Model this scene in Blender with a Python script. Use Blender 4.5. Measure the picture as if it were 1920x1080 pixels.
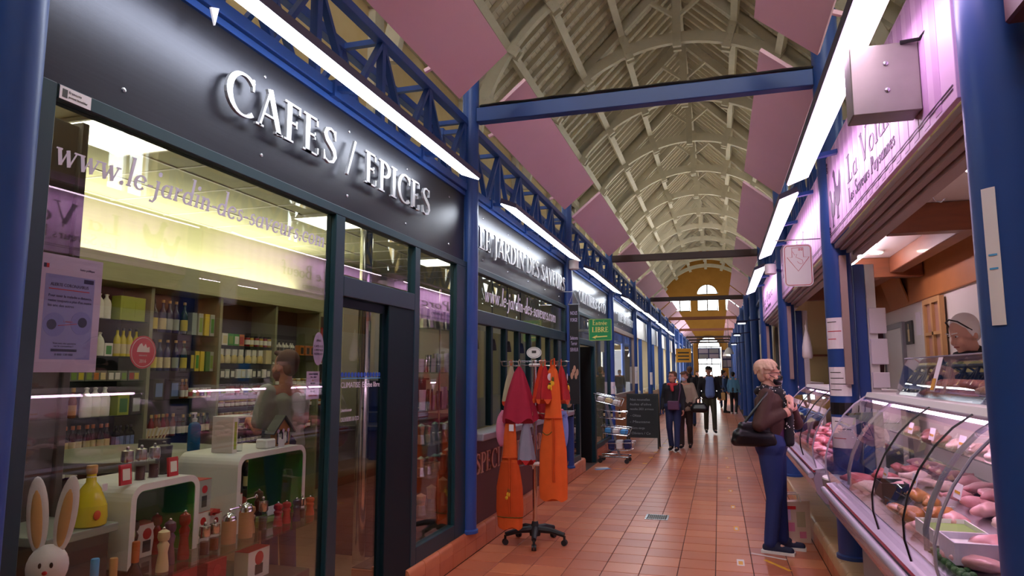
import bpy, bmesh, math, random
from mathutils import Vector, Matrix
random.seed(7)
for o in list(bpy.data.objects): bpy.data.objects.remove(o)
S = bpy.context.scene
COL = S.collection
PI = math.pi
# ---------------------------------------------------------------- camera, world, exposure
cam_d = bpy.data.cameras.new('camera'); cam = bpy.data.objects.new('camera', cam_d); COL.objects.link(cam)
cam_d.sensor_width = 36.0; cam_d.lens = 1285.0/1920*36; cam_d.clip_start = 0.05; cam_d.clip_end = 300
fwd = Vector((-0.2849, 0.9507, 0.1221)).normalized()
cam.location = (0, 0, 1.6)
cam.rotation_euler = fwd.to_track_quat('-Z', 'Y').to_euler()
S.camera = cam
S.view_settings.view_transform = 'Standard'; S.view_settings.look = 'None'
S.view_settings.gamma = 1.0; S.view_settings.use_curve_mapping = False
S.view_settings.exposure = 0.4
W = bpy.data.worlds.new('overcast_sky'); S.world = W; W.use_nodes = True
_bg = W.node_tree.nodes['Background']; _bg.inputs[0].default_value = (0.93, 0.97, 1.0, 1); _bg.inputs[1].default_value = 8.0
L_LEFT, L_RIGHT, L_SHOP, L_CASE = 11.0, 10.0, 3.6, 16.0     # lamp strengths
C_LEFT, C_RIGHT = (0.86, 0.93, 1.0), (1.0, 0.70, 0.97)

# ---------------------------------------------------------------- helpers
def lin(h):
    if isinstance(h, tuple): return h
    h = h.lstrip('#'); r = [int(h[i:i+2], 16)/255 for i in (0, 2, 4)]
    return tuple(c/12.92 if c <= .04045 else ((c+.055)/1.055)**2.4 for c in r)
M = {}
def mat(name, col, rough=.5, metal=0., var=0., scale=8., bump=0., bscale=40., stretch=None, col2=None, spec=.5, trans=0., alpha=1., coat=0.):
    m = bpy.data.materials.new(name); m.use_nodes = True; M[name] = m
    nt = m.node_tree; b = nt.nodes['Principled BSDF']; c = lin(col)
    b.inputs['Base Color'].default_value = (*c, 1); b.inputs['Roughness'].default_value = rough
    b.inputs['Metallic'].default_value = metal; b.inputs['Specular IOR Level'].default_value = spec
    b.inputs['Transmission Weight'].default_value = trans; b.inputs['Alpha'].default_value = alpha
    b.inputs['Coat Weight'].default_value = coat
    if var or bump:
        tc = nt.nodes.new('ShaderNodeTexCoord'); mp = nt.nodes.new('ShaderNodeMapping'); nt.links.new(tc.outputs['Object'], mp.inputs[0])
        if stretch: mp.inputs['Scale'].default_value = stretch
    if var:
        n = nt.nodes.new('ShaderNodeTexNoise'); n.inputs['Scale'].default_value = scale; n.inputs['Detail'].default_value = 5
        nt.links.new(mp.outputs[0], n.inputs['Vector'])
        oi = nt.nodes.new('ShaderNodeObjectInfo'); ad = nt.nodes.new('ShaderNodeMath'); ad.operation = 'MULTIPLY_ADD'
        ad.inputs[1].default_value = .5; nt.links.new(oi.outputs['Random'], ad.inputs[0]); nt.links.new(n.outputs[0], ad.inputs[2])
        r = nt.nodes.new('ShaderNodeMapRange'); r.inputs[1].default_value = .35; r.inputs[2].default_value = 1.15; nt.links.new(ad.outputs[0], r.inputs[0])
        mx = nt.nodes.new('ShaderNodeMix'); mx.data_type = 'RGBA'
        c2 = lin(col2) if col2 else tuple(min(1, x*(1+var)) for x in c); c1 = c if col2 else tuple(x*(1-var) for x in c)
        mx.inputs[6].default_value = (*c1, 1); mx.inputs[7].default_value = (*c2, 1)
        nt.links.new(r.outputs[0], mx.inputs[0]); nt.links.new(mx.outputs[2], b.inputs['Base Color'])
    if bump:
        n2 = nt.nodes.new('ShaderNodeTexNoise'); n2.inputs['Scale'].default_value = bscale; n2.inputs['Detail'].default_value = 4
        nt.links.new(mp.outputs[0], n2.inputs['Vector'])
        bp = nt.nodes.new('ShaderNodeBump'); bp.inputs['Strength'].default_value = bump; bp.inputs['Distance'].default_value = .01
        nt.links.new(n2.outputs[0], bp.inputs['Height']); nt.links.new(bp.outputs[0], b.inputs['Normal'])
    return m
def emis(name, col, s):
    m = bpy.data.materials.new(name); m.use_nodes = True; M[name] = m; nt = m.node_tree
    b = nt.nodes['Principled BSDF']; c = lin(col); b.inputs['Base Color'].default_value = (.8, .8, .8, 1)
    b.inputs['Emission Color'].default_value = (*c, 1); b.inputs['Emission Strength'].default_value = s
    return m
def pane_mat(name, tint=(1, 1, 1), refl=1.0, rough=0.0):
    m = bpy.data.materials.new(name); m.use_nodes = True; M[name] = m; nt = m.node_tree; nt.nodes.clear()
    out = nt.nodes.new('ShaderNodeOutputMaterial'); mx = nt.nodes.new('ShaderNodeMixShader')
    t = nt.nodes.new('ShaderNodeBsdfTransparent'); t.inputs[0].default_value = (*tint, 1)
    g = nt.nodes.new('ShaderNodeBsdfGlossy'); g.inputs['Roughness'].default_value = rough
    f = nt.nodes.new('ShaderNodeFresnel'); gm = nt.nodes.new('ShaderNodeNewGeometry'); ir = nt.nodes.new('ShaderNodeMapRange'); ir.inputs[3].default_value = 1.5; ir.inputs[4].default_value = 1/1.5   # same loss on both faces of the pane
    nt.links.new(gm.outputs['Backfacing'], ir.inputs[0]); nt.links.new(ir.outputs[0], f.inputs[0])
    mu = nt.nodes.new('ShaderNodeMath'); mu.operation = 'MULTIPLY'; mu.inputs[1].default_value = refl; mu.use_clamp = True
    nt.links.new(f.outputs[0], mu.inputs[0]); nt.links.new(mu.outputs[0], mx.inputs[0])
    nt.links.new(t.outputs[0], mx.inputs[1]); nt.links.new(g.outputs[0], mx.inputs[2]); nt.links.new(mx.outputs[0], out.inputs[0])
    return m
class MB:
    def __init__(s): s.v = []; s.f = []
    def add(s, vs, fs):
        b = len(s.v); s.v += [tuple(x) for x in vs]; s.f += [tuple(b+i for i in f) for f in fs]; return s
    def box(s, x0, x1, y0, y1, z0, z1, c=0):
        if c <= 0:
            return s.add([(x, y, z) for x in (x0, x1) for y in (y0, y1) for z in (z0, z1)],
                         [(0, 1, 3, 2), (4, 6, 7, 5), (0, 4, 5, 1), (2, 3, 7, 6), (0, 2, 6, 4), (1, 5, 7, 3)])
        return s.cbox(Matrix.Translation(((x0+x1)/2, (y0+y1)/2, (z0+z1)/2)), (x1-x0)/2, (y1-y0)/2, (z1-z0)/2, c)
    def cbox(s, mt, hx, hy, hz, c):
        vs = []; idx = {}
        for a in (-1, 1):
            for b in (-1, 1):
                for d in (-1, 1):
                    for k, p in enumerate(((a*hx, b*(hy-c), d*(hz-c)), (a*(hx-c), b*hy, d*(hz-c)), (a*(hx-c), b*(hy-c), d*hz))):
                        idx[a, b, d, k] = len(vs); vs.append(mt @ Vector(p))
        fs = []
        q = ((-1, -1), (1, -1), (1, 1), (-1, 1))
        for a in (-1, 1):
            fs.append([idx[a, i, j, 0] for i, j in q][::a]); fs.append([idx[i, a, j, 1] for i, j in q][::-a]); fs.append([idx[i, j, a, 2] for i, j in q][::a])
        for i in (-1, 1):
            for j in (-1, 1):
                fs.append([idx[i, j, -1, 0], idx[i, j, 1, 0], idx[i, j, 1, 1], idx[i, j, -1, 1]][::-1 if i*j > 0 else 1])
                fs.append([idx[i, -1, j, 0], idx[i, 1, j, 0], idx[i, 1, j, 2], idx[i, -1, j, 2]][::1 if i*j > 0 else -1])
                fs.append([idx[-1, i, j, 1], idx[1, i, j, 1], idx[1, i, j, 2], idx[-1, i, j, 2]][::-1 if i*j > 0 else 1])
                for d in (-1, 1): fs.append([idx[i, j, d, k] for k in (0, 1, 2)][::1 if i*j*d > 0 else -1])
        return s.add(vs, fs)
    def bar(s, p0, p1, w, h, up=(0, 0, 1)):          # rectangular bar between two points
        p0, p1 = Vector(p0), Vector(p1); d = (p1-p0); L = d.length; d.normalize(); u = Vector(up)
        r = d.cross(u)
        if r.length < 1e-4: r = d.cross(Vector((1, 0, 0)))
        r.normalize(); u = r.cross(d); vs = []
        for p in (p0, p1):
            for a, b in ((-1, -1), (1, -1), (1, 1), (-1, 1)): vs.append(p + r*a*w/2 + u*b*h/2)
        return s.add(vs, [(0, 3, 2, 1), (4, 5, 6, 7), (0, 1, 5, 4), (1, 2, 6, 5), (2, 3, 7, 6), (3, 0, 4, 7)])
    def tube(s, pts, r, n=8, closed=False, caps=True):
        pts = [Vector(p) for p in pts]; k = len(pts); rs = r if isinstance(r, (list, tuple)) else [r]*k
        t0 = (pts[1]-pts[0]).normalized(); a = Vector((0, 0, 1)) if abs(t0.z) < .9 else Vector((1, 0, 0)); u = t0.cross(a).normalized(); vs = []
        for i, p in enumerate(pts):
            if closed: t = pts[(i+1) % k]-pts[i-1]
            else: t = pts[min(i+1, k-1)]-pts[max(i-1, 0)]
            t.normalize(); u = (u - t*u.dot(t)).normalized(); w = t.cross(u)
            for j in range(n):
                an = 2*PI*j/n; vs.append(p + (u*math.cos(an)+w*math.sin(an))*rs[i])
        fs = []
        for i in range(k if closed else k-1):
            for j in range(n):
                a0 = i*n+j; a1 = i*n+(j+1) % n; b0 = ((i+1) % k)*n+j; b1 = ((i+1) % k)*n+(j+1) % n
                fs.append((a0, a1, b1, b0))
        if caps and not closed: fs += [tuple(range(n))[::-1], tuple(range((k-1)*n, k*n))]
        return s.add(vs, fs)
    def cyl(s, p0, p1, r0, r1=None, n=16): return s.tube([p0, p1], [r0, r0 if r1 is None else r1], n)
    def lathe(s, prof, n=16, c=(0, 0, 0), sx=1., sy=1.):
        vs = [(c[0]+r*sx*math.cos(2*PI*j/n), c[1]+r*sy*math.sin(2*PI*j/n), c[2]+z) for r, z in prof for j in range(n)]
        fs = [(i*n+j, i*n+(j+1) % n, (i+1)*n+(j+1) % n, (i+1)*n+j) for i in range(len(prof)-1) for j in range(n)]
        fs += [tuple(range(n))[::-1], tuple(range((len(prof)-1)*n, len(prof)*n))]
        return s.add(vs, fs)
    def ell(s, c, r, n=12, m=8, mt=None):
        vs = []; mt = mt or Matrix.Identity(3)
        for i in range(1, m):
            ph = PI*i/m
            for j in range(n):
                th = 2*PI*j/n; vs.append(Vector(c)+mt @ Vector((r[0]*math.sin(ph)*math.cos(th), r[1]*math.sin(ph)*math.sin(th), -r[2]*math.cos(ph))))
        vs += [Vector(c)+mt @ Vector((0, 0, -r[2])), Vector(c)+mt @ Vector((0, 0, r[2]))]; k = len(vs)
        fs = [(i*n+j, i*n+(j+1) % n, (i+1)*n+(j+1) % n, (i+1)*n+j) for i in range(m-2) for j in range(n)]
        fs += [((j+1) % n, j, k-2) for j in range(n)] + [((m-2)*n+j, (m-2)*n+(j+1) % n, k-1) for j in range(n)]
        return s.add(vs, fs)
    def cap(s, p0, p1, r0, r1, n=10):                 # capsule for bodies
        p0, p1 = Vector(p0), Vector(p1); d = p1-p0; L = max(d.length, 1e-5); d /= L; pts = []; rs = []
        for a in (-80, -50, -20): pts.append(p0+d*r0*math.sin(math.radians(a))); rs.append(r0*math.cos(math.radians(a)))
        for a in (20, 50, 80): pts.append(p1+d*r1*math.sin(math.radians(a))); rs.append(r1*math.cos(math.radians(a)))
        return s.tube(pts, rs, n)
    def prism(s, poly, fr, d0, d1):                   # 2-D polygon on a frame (o,u,v,n) extruded along n
        o, u, v, nn = [Vector(q) for q in fr]; k = len(poly)
        ar = sum(poly[i-1][0]*poly[i][1]-poly[i][0]*poly[i-1][1] for i in range(k))
        if ar < 0: poly = poly[::-1]
        vs = [o+u*x+v*y+nn*d for d in (d0, d1) for x, y in poly]
        fs = [tuple(range(k))[::-1], tuple(range(k, 2*k))] + [(i, (i+1) % k, k+(i+1) % k, k+i) for i in range(k)]
        return s.add(vs, fs)
    def sheet(s, fn, nu, nv, th):                     # two-sided cloth from fn(u,v)
        P = [[Vector(fn(i/nu, j/nv)) for j in range(nv+1)] for i in range(nu+1)]; vs = []; w = nv+1
        nr = [[None]*w for _ in range(nu+1)]
        for i in range(nu+1):
            for j in range(w):
                a = P[min(i+1, nu)][j]-P[max(i-1, 0)][j]; b = P[i][min(j+1, nv)]-P[i][max(j-1, 0)]; n_ = a.cross(b)
                nr[i][j] = n_.normalized() if n_.length > 1e-9 else Vector((0, 0, 1))
        for sg in (.5, -.5):
            for i in range(nu+1):
                for j in range(w): vs.append(P[i][j]+nr[i][j]*th*sg)
        o = (nu+1)*w; fs = []
        for i in range(nu):
            for j in range(nv):
                a = i*w+j; q = (a, a+w, a+w+1, a+1); fs += [q, tuple(o+x for x in q[::-1])]
        for i in range(nu):
            a = i*w; fs.append((a, o+a, o+a+w, a+w)); a = i*w+nv; fs.append((a, a+w, o+a+w, o+a))
        for j in range(nv):
            a = j; fs.append((a, a+1, o+a+1, o+a)); a = nu*w+j; fs.append((a, o+a, o+a+1, a+1))
        return s.add(vs, fs)
    def xf(s, mt):
        s.v = [tuple(mt @ Vector(p)) for p in s.v]; return s
    def mesh(s, name, smooth=False):
        me = bpy.data.meshes.new(name); me.from_pydata([tuple(p) for p in s.v], [], s.f); me.update()
        if smooth:
            me.polygons.foreach_set('use_smooth', [True]*len(me.polygons)); me.set_sharp_from_angle(angle=math.radians(42))
        return me
def obj(name, mb, m=None, parent=None, smooth=False, loc=None, kind=None):
    me = mb.mesh(name, smooth) if isinstance(mb, MB) else mb
    if m is not None and len(me.materials) == 0: me.materials.append(M[m] if isinstance(m, str) else m)
    o = bpy.data.objects.new(name, me); COL.objects.link(o)
    if parent: o.parent = parent
    if loc: o.location = loc
    if kind: o['kind'] = kind
    return o
def tag(o, label, cat, group=None):
    o['label'] = label; o['category'] = cat
    if group: o['group'] = group
    return o
def thing(name, label, cat, loc=(0, 0, 0), rz=0, group=None):
    o = bpy.data.objects.new(name, None); COL.objects.link(o); o.location = loc; o.rotation_euler = (0, 0, rz); o.empty_display_size = .1
    return tag(o, label, cat, group)
def struct(name, mb=None, m=None, smooth=False):
    if mb is None:
        o = bpy.data.objects.new(name, None); COL.objects.link(o); o.empty_display_size = .1
    else: o = obj(name, mb, m, None, smooth)
    o['kind'] = 'structure'; return o
def setm(o, m):
    o.material_slots[0].link = 'OBJECT'; o.material_slots[0].material = M[m] if isinstance(m, str) else m
def dup(root, loc, rz=None, label=None, group=None, mats=None, scale=None):
    r = root.copy(); COL.objects.link(r); r.location = loc
    if rz is not None: r.rotation_euler = (0, 0, rz)
    if label: r['label'] = label
    if group: r['group'] = group
    if scale: r.scale = scale if isinstance(scale, tuple) else (scale,)*3
    if mats and 'root' in mats and r.type == 'MESH': setm(r, mats['root'])
    for ch in list(root.children):
        c = ch.copy(); COL.objects.link(c); c.parent = r
        b = ch.name.split('.')[0]
        if mats and b in mats: setm(c, mats[b])
        for g in list(ch.children):
            d = g.copy(); COL.objects.link(d); d.parent = c
            b = g.name.split('.')[0]
            if mats and b in mats: setm(d, mats[b])
    return r
PROTO = []
def proto(o):                                          # a source piece that is only copied, removed at the end
    PROTO.append(o); return o
def kill(o):
    for c in list(o.children): kill(c)
    bpy.data.objects.remove(o)
FL = lambda x, y, z: ((x, y, z), (0, 1, 0), (0, 0, 1), (1, 0, 0))       # frame on the left side, faces the aisle
FR = lambda x, y, z: ((x, y, z), (0, -1, 0), (0, 0, 1), (-1, 0, 0))     # frame on the right side
FC = lambda x, y, z: ((x, y, z), (1, 0, 0), (0, 0, 1), (0, -1, 0))      # frame facing down the aisle to the viewer
# ---- serif lettering drawn from strokes (thick and thin), cap height 1
def ribbon(pts, ws):
    L = []; R = []
    for i, p in enumerate(pts):
        a = pts[max(i-1, 0)]; b = pts[min(i+1, len(pts)-1)]; dx, dy = b[0]-a[0], b[1]-a[1]; l = math.hypot(dx, dy) or 1
        nx, ny = -dy/l, dx/l; w = ws[i]/2
        L.append((p[0]+nx*w, p[1]+ny*w)); R.append((p[0]-nx*w, p[1]-ny*w))
    return [[L[i], L[i+1], R[i+1], R[i]] for i in range(len(pts)-1)]
TK, TN, SF = .15, .055, .05
def arc(cx, cy, rx, ry, a0, a1, n=14, thick=TK, thin=TN):
    pts = []; ws = []
    for i in range(n+1):
        a = math.radians(a0+(a1-a0)*i/n); pts.append((cx+rx*math.cos(a), cy+ry*math.sin(a))); ws.append(thin+(thick-thin)*abs(math.cos(a))**1.3)
    return ribbon(pts, ws)
def seg(a, b, w): return ribbon([a, b], [w, w])
def rc(x0, x1, y0, y1): return [[(x0, y0), (x1, y0), (x1, y1), (x0, y1)]]
def stem(x, w=TK, y0=0, y1=1, top=True, bot=True):
    r = rc(x-w/2, x+w/2, y0, y1); e = .075
    if bot: r += rc(x-w/2-e, x+w/2+e, y0, y0+SF)
    if top: r += rc(x-w/2-e, x+w/2+e, y1-SF, y1)
    return r
def ft(x, y=0, e=.11): return rc(x-e, x+e, y, y+SF)
def glyph(c):
    s = stem(.16)
    if c == 'I': return s, .34
    if c == 'E': return s+rc(.1, .52, .95, 1)+rc(.1, .56, 0, .05)+rc(.1, .44, .48, .53)+rc(.47, .52, .8, 1)+rc(.51, .56, 0, .22)+rc(.4, .44, .41, .6), .64
    if c == 'F': return s+rc(.1, .52, .95, 1)+rc(.1, .42, .48, .53)+rc(.47, .52, .8, 1)+rc(.38, .42, .41, .6), .58
    if c == 'L': return s+rc(.1, .54, 0, .05)+rc(.49, .54, 0, .22), .6
    if c == 'T': return stem(.34, top=False)+rc(.02, .66, .95, 1)+rc(.02, .07, .78, 1)+rc(.61, .66, .78, 1), .7
    if c == 'H': return s+stem(.62)+rc(.2, .6, .48, .53), .8
    if c == 'D': return s+arc(.2, .5, .5, .475, -90, 90), .8
    if c == 'P': return s+arc(.24, .735, .3, .24, -90, 90), .62
    if c == 'B': return s+arc(.24, .745, .27, .23, -90, 90)+arc(.24, .27, .33, .245, -90, 90), .66
    if c == 'R': return s+arc(.24, .735, .3, .24, -90, 90)+ribbon([(.3, .5), (.66, .02)], [.1, .17])+ft(.68, 0, .08), .74
    if c == 'O': return arc(.44, .5, .37, .475, 0, 360, 24), .88
    if c == 'C': return arc(.44, .5, .37, .475, 48, 312, 20)+rc(.66, .71, .7, .98), .76
    if c == 'J': return stem(.22, bot=False, y0=.0)+ribbon([(.22, .05), (.16, -.16), (.02, -.2)], [TK, .08, .1]), .4
    if c == 'U': return stem(.16, bot=False, y0=.3)+stem(.64, TN, .3, 1, True, False)+arc(.4, .32, .245, .3, 180, 360, 12), .8
    if c == 'V': return ribbon([(.08, 1), (.38, .0)], [TK, TK])+ribbon([(.38, .02), (.66, 1)], [TN, TN])+ft(.08, .95)+ft(.66, .95), .74
    if c == 'Y': return ribbon([(.08, 1), (.36, .48)], [TK, TK])+ribbon([(.36, .48), (.64, 1)], [TN, TN])+stem(.36, y1=.5, top=False)+ft(.08, .95)+ft(.64, .95), .72
    if c == 'A': return ribbon([(.09, 0), (.37, 1)], [TN, TN])+ribbon([(.35, 1), (.66, 0)], [TK, TK])+rc(.2, .56, .32, .37)+ft(.09)+ft(.66), .76
    if c == 'N': return stem(.14, TN)+stem(.68, TN, bot=False)+ribbon([(.12, 1), (.68, .0)], [TK, TK]), .84
    if c == 'M': return stem(.13, TN)+stem(.82, TK)+ribbon([(.13, 1), (.47, .1)], [TK, TK])+ribbon([(.47, .1), (.8, 1)], [TN, TN]), .98
    if c == 'S': return ribbon([(.5, .8), (.46, .92), (.32, .97), (.17, .91), (.12, .76), (.2, .62), (.34, .52), (.47, .4), (.52, .24), (.44, .08), (.28, .02), (.13, .08), (.09, .22)],
                               [.05, .06, .06, .09, .13, .15, .16, .15, .13, .09, .06, .06, .05])+rc(.49, .53, .7, .97)+rc(.07, .11, .03, .3), .62
    if c == '/': return seg((.04, -.05), (.36, 1.05), .07), .44
    if c == '&': return ribbon([(.74, .5), (.62, .25), (.4, .03), (.2, .05), (.12, .25), (.26, .48), (.46, .66), (.46, .88), (.33, .95), (.22, .82), (.3, .6), (.72, .02)], [.05, .06, .08, .1, .13, .1, .08, .08, .06, .08, .12, .14]), .82
    # lower case (x height .48)
    X = .48; st = lambda x, h=X: rc(x-.06, x+.06, 0, h)+rc(x-.13, x+.03, h-.04, h)
    if c == 'l': return rc(.06, .18, 0, .98)+rc(.0, .1, .94, .98)+ft(.12, 0, .1), .26
    if c == 'i': return st(.12)+ft(.12, 0, .1)+arc(.12, .72, .045, .045, 0, 360, 8, .09, .09), .26
    if c == 'j': return rc(.06, .18, -.15, X)+rc(0, .1, X-.04, X)+ribbon([(.12, -.12), (.04, -.26), (-.1, -.24)], [.12, .07, .09])+arc(.12, .72, .045, .045, 0, 360, 8, .09, .09), .27
    if c in 'nmru':
        if c == 'u': return rc(.06, .18, .1, X)+rc(.36, .48, 0, X)+ribbon([(.12, .14), (.18, .03), (.28, .03), (.42, .16)], [.12, .08, .06, .05])+rc(0, .1, X-.04, X)+rc(.28, .4, X-.04, X)+rc(.46, .54, 0, .05), .56
        r = st(.12)+(ft(.12, 0, .1) if c != 'r' else ft(.12, 0, .1))
        if c == 'r': return r+ribbon([(.15, .28), (.24, .43), (.34, .44)], [.05, .07, .12]), .4
        r += ribbon([(.15, .3), (.24, .43), (.34, .44), (.41, .34)], [.05, .07, .09, .12])+rc(.35, .47, 0, .36)+ft(.41, 0, .1)
        if c == 'n': return r, .54
        return r+ribbon([(.45, .3), (.54, .43), (.64, .44), (.71, .34)], [.05, .07, .09, .12])+rc(.65, .77, 0, .36)+ft(.71, 0, .1), .84
    if c == 'e': return arc(.25, .24, .2, .23, 20, 320, 16, .12, .05)+rc(.1, .42, .25, .3), .48
    if c == 'o': return arc(.26, .24, .2, .23, 0, 360, 18, .12, .05), .52
    if c == 'c': return arc(.25, .24, .2, .23, 50, 315, 14, .12, .05)+arc(.38, .4, .03, .03, 0, 360, 8, .07, .07), .45
    if c == 'a': return arc(.22, .22, .17, .21, 60, 330, 14, .12, .05)+rc(.34, .46, 0, X)+rc(.42, .52, 0, .05), .52
    if c == 'd': return arc(.22, .23, .17, .21, 40, 320, 14, .12, .05)+rc(.34, .46, 0, .98)+rc(.27, .4, .94, .98)+rc(.42, .52, 0, .05), .54
    if c == 's': return ribbon([(.34, .38), (.24, .46), (.12, .4), (.12, .3), (.28, .22), (.34, .12), (.24, .02), (.12, .02), (.06, .12)], [.05, .06, .09, .1, .12, .1, .07, .06, .05]), .4
    if c == 'v': return ribbon([(.06, X), (.25, 0)], [.12, .12])+ribbon([(.25, 0), (.42, X)], [.05, .05])+ft(.06, X-.04, .1)+ft(.42, X-.04, .09), .5
    if c == 'w': return ribbon([(.06, X), (.22, 0)], [.12, .12])+ribbon([(.22, 0), (.36, X)], [.05, .05])+ribbon([(.34, X), (.5, 0)], [.12, .12])+ribbon([(.5, 0), (.64, X)], [.05, .05])+ft(.06, X-.04, .1)+ft(.64, X-.04, .09), .72
    if c == 't': return rc(.1, .22, .06, .62)+rc(.02, .34, X-.05, X)+ribbon([(.16, .08), (.22, .02), (.34, .06)], [.12, .08, .05]), .36
    if c == 'y': return ribbon([(.06, X), (.25, 0)], [.12, .12])+ribbon([(.42, X), (.22, -.12), (.08, -.24)], [.05, .06, .09]), .5
    if c == 'g': return arc(.22, .25, .17, .2, 0, 360, 14, .1, .05)+arc(.22, -.12, .18, .12, 0, 360, 14, .08, .05)+rc(.2, .25, 0, .06), .46
    if c == 'f': return rc(.1, .22, 0, .8)+ribbon([(.16, .76), (.2, .93), (.32, .94), (.38, .86)], [.12, .08, .06, .1])+rc(.02, .34, X-.05, X)+ft(.16, 0, .1), .36
    if c in 'bh': return rc(.06, .18, 0, .98)+rc(0, .1, .94, .98)+(arc(.26, .23, .17, .21, -140, 140, 14, .12, .05) if c == 'b' else ribbon([(.15, .3), (.24, .43), (.34, .44), (.41, .34)], [.05, .07, .09, .12])+rc(.35, .47, 0, .36)+ft(.41, 0, .1)), .54
    if c == 'p': return rc(.06, .18, -.26, X)+ft(.12, -.26, .1)+arc(.26, .23, .17, .21, -140, 140, 14, .12, .05), .52
    if c == '.': return arc(.1, .04, .04, .04, 0, 360, 8, .08, .08), .22
    if c == '-': return rc(.04, .26, .2, .27), .3
    if c == "'": return rc(.05, .13, .75, 1), .2
    if c == ':': return arc(.1, .04, .04, .04, 0, 360, 8, .08, .08)+arc(.1, .4, .04, .04, 0, 360, 8, .08, .08), .22
    return [], .3
def letters(text, fr, size, d0, d1, shear=0., gap=.04, xs=1.0, width=None):
    """list of (char, MB) set out along the frame; width rescales the line"""
    adv = sum(glyph(c)[1]+gap for c in text)-gap
    if width: xs = width/(adv*size)
    out = []; x = 0
    for c in text:
        g, w = glyph(c)
        if g:
            mb = MB()
            for k, q in enumerate(g):
                mb.prism([((x+px+shear*py)*size*xs, py*size) for px, py in q], fr, d0, d1+(k % 3)*.0004*size)
            out.append((c, mb))
        x += w+gap
    return out
def merged(lst):
    r = MB()
    for c, mb in lst: r.add(mb.v, mb.f)
    return r
def sans(text, fr, size, d=0.0015, width=None, center=False, space=1.0):
    """plain lettering from the built-in typeface as a thin solid on the frame"""
    cu = bpy.data.curves.new('lettering', 'FONT'); cu.body = text; cu.size = 1; cu.extrude = .002; cu.resolution_u = 2; cu.space_character = space
    if center: cu.align_x = 'CENTER'
    t = bpy.data.objects.new('lettering', cu); COL.objects.link(t)
    dg = bpy.context.evaluated_depsgraph_get(); me = bpy.data.meshes.new_from_object(t.evaluated_get(dg))
    o, u, v, n = [Vector(q) for q in fr]
    xs = [p.co.x for p in me.vertices] or [0, 1]; k = size if not width else width/(max(xs)-min(xs)); mb = MB()
    mb.v = [tuple(o+u*(p.co.x*k)+v*(p.co.y*size)+n*((p.co.z+.002)*d/.004)) for p in me.vertices]
    mb.f = [tuple(p.vertices) for p in me.polygons]
    bpy.data.objects.remove(t); bpy.data.curves.remove(cu); bpy.data.meshes.remove(me)
    return mb
# ---------------------------------------------------------------- materials
mat('blue_paint', '#24488f', .38, var=.12, scale=3); mat('blue_far', '#3f74bd', .4, var=.1, scale=3)
mat('teal_frame', '#0a343f', .4); mat('dark_teal', '#062028', .55, spec=.2)
mat('sign_metal', '#34343f', .3, .6, var=.12, scale=6, stretch=(1, .4, 14), bump=.06, bscale=60)
mat('steel_letter', '#d9d9dd', .32, .75); mat('steel', '#b9bbc0', .25, .9); mat('chrome', '#dcdcdf', .12, 1.0); mat('galv', '#8a877f', .45, .7, var=.18, scale=7)
mat('tile_grout', '#4a322c', .8); mat('kerb_tile', '#b4613f', .3, var=.16, scale=5, col2='#c97b52'); mat('kerb_lit', '#c9a377', .35, var=.1, scale=6)  # right kerb top: lamp light put into a paler tile colour
mat('wood_white', '#c6bda8', .65, var=.12, scale=3, bump=.05, bscale=25); mat('plank_white', '#ddd2bb', .7, var=.14, scale=4)
mat('ochre', '#b98437', .85, var=.18, scale=1.6, col2='#a46f26', bump=.05); mat('wall_beige', '#cdb98f', .85, var=.12, scale=1.6, col2='#bfa064', bump=.05); mat('ochre_dark', '#8f6224', .85, var=.1, scale=2)
mat('panel_pink_lit', '#f0c6d8', .75, var=.04, scale=2); mat('panel_edge', '#d8d2c8', .7)  # cream panels; the pink lamp glow is put into their base colour
mat('dark_beam', '#3a2320', .5); mat('rust_beam', '#7d4a33', .6); mat('black', '#0c0c0e', .45); mat('black_soft', '#15141a', .8); mat('rubber', '#1c1c1f', .6)
mat('white_plastic', '#e9e6e2', .4); mat('white_paint', '#e6e0d8', .5); mat('paper', '#ebe4ea', .7); mat('grey_plastic', '#8d8b92', .4); mat('grey_lilac', '#a59caf', .35)
mat('shop_wall', '#b9b692', .7, var=.06, scale=6, stretch=(1, .6, 8)); mat('shelf_wood', '#8f9070', .55, var=.12, scale=8, stretch=(1, 1, .2)); mat('shelf_dark', '#33342f', .5)
mat('shop_ceil', '#c9c6a4', .8); mat('shop_floor', '#7d6552', .4); mat('grey_wood', '#4d4743', .5, var=.15, scale=5, stretch=(1, .5, 6)); mat('grey_top', '#8f9284', .4)
mat('brown_panel', '#4b2026', .5, var=.08, scale=4); mat('tan_letter', '#b98a74', .5)
mat('lilac_sign', '#d9b7dd', .45); mat('lilac_stripe', '#c9a0cf', .45); mat('ink_violet', '#3f2a4a', .5); mat('shutter', '#a8938c', .45, .4)
mat('beam_wood', '#8a4f2b', .5, var=.25, scale=4, stretch=(1, 1, 6), col2='#6a3a20', coat=.2); mat('ply_wood', '#b5763f', .5, var=.15, scale=3)
mat('green', '#2f8f2b', .4); mat('green_sign', '#17904f', .5); mat('yellow_ink', '#f0e07a', .5); mat('red', '#c3252c', .4); mat('tape_yellow', '#e0a52c', .5); mat('tape_white', '#d9d2cf', .5); mat('tape_blue', '#4fa3e0', .5)
pane_mat('window_glass', (.97, .99, .97), 1.25); pane_mat('case_glass', (.97, .95, .99), 1.3); pane_mat('shelf_glass', (.8, .95, .9), 1.2)
pane_mat('clear_plastic', (.93, .95, .97), 1.2)
mat('vinyl_white', '#cfc6da', .6)
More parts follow.
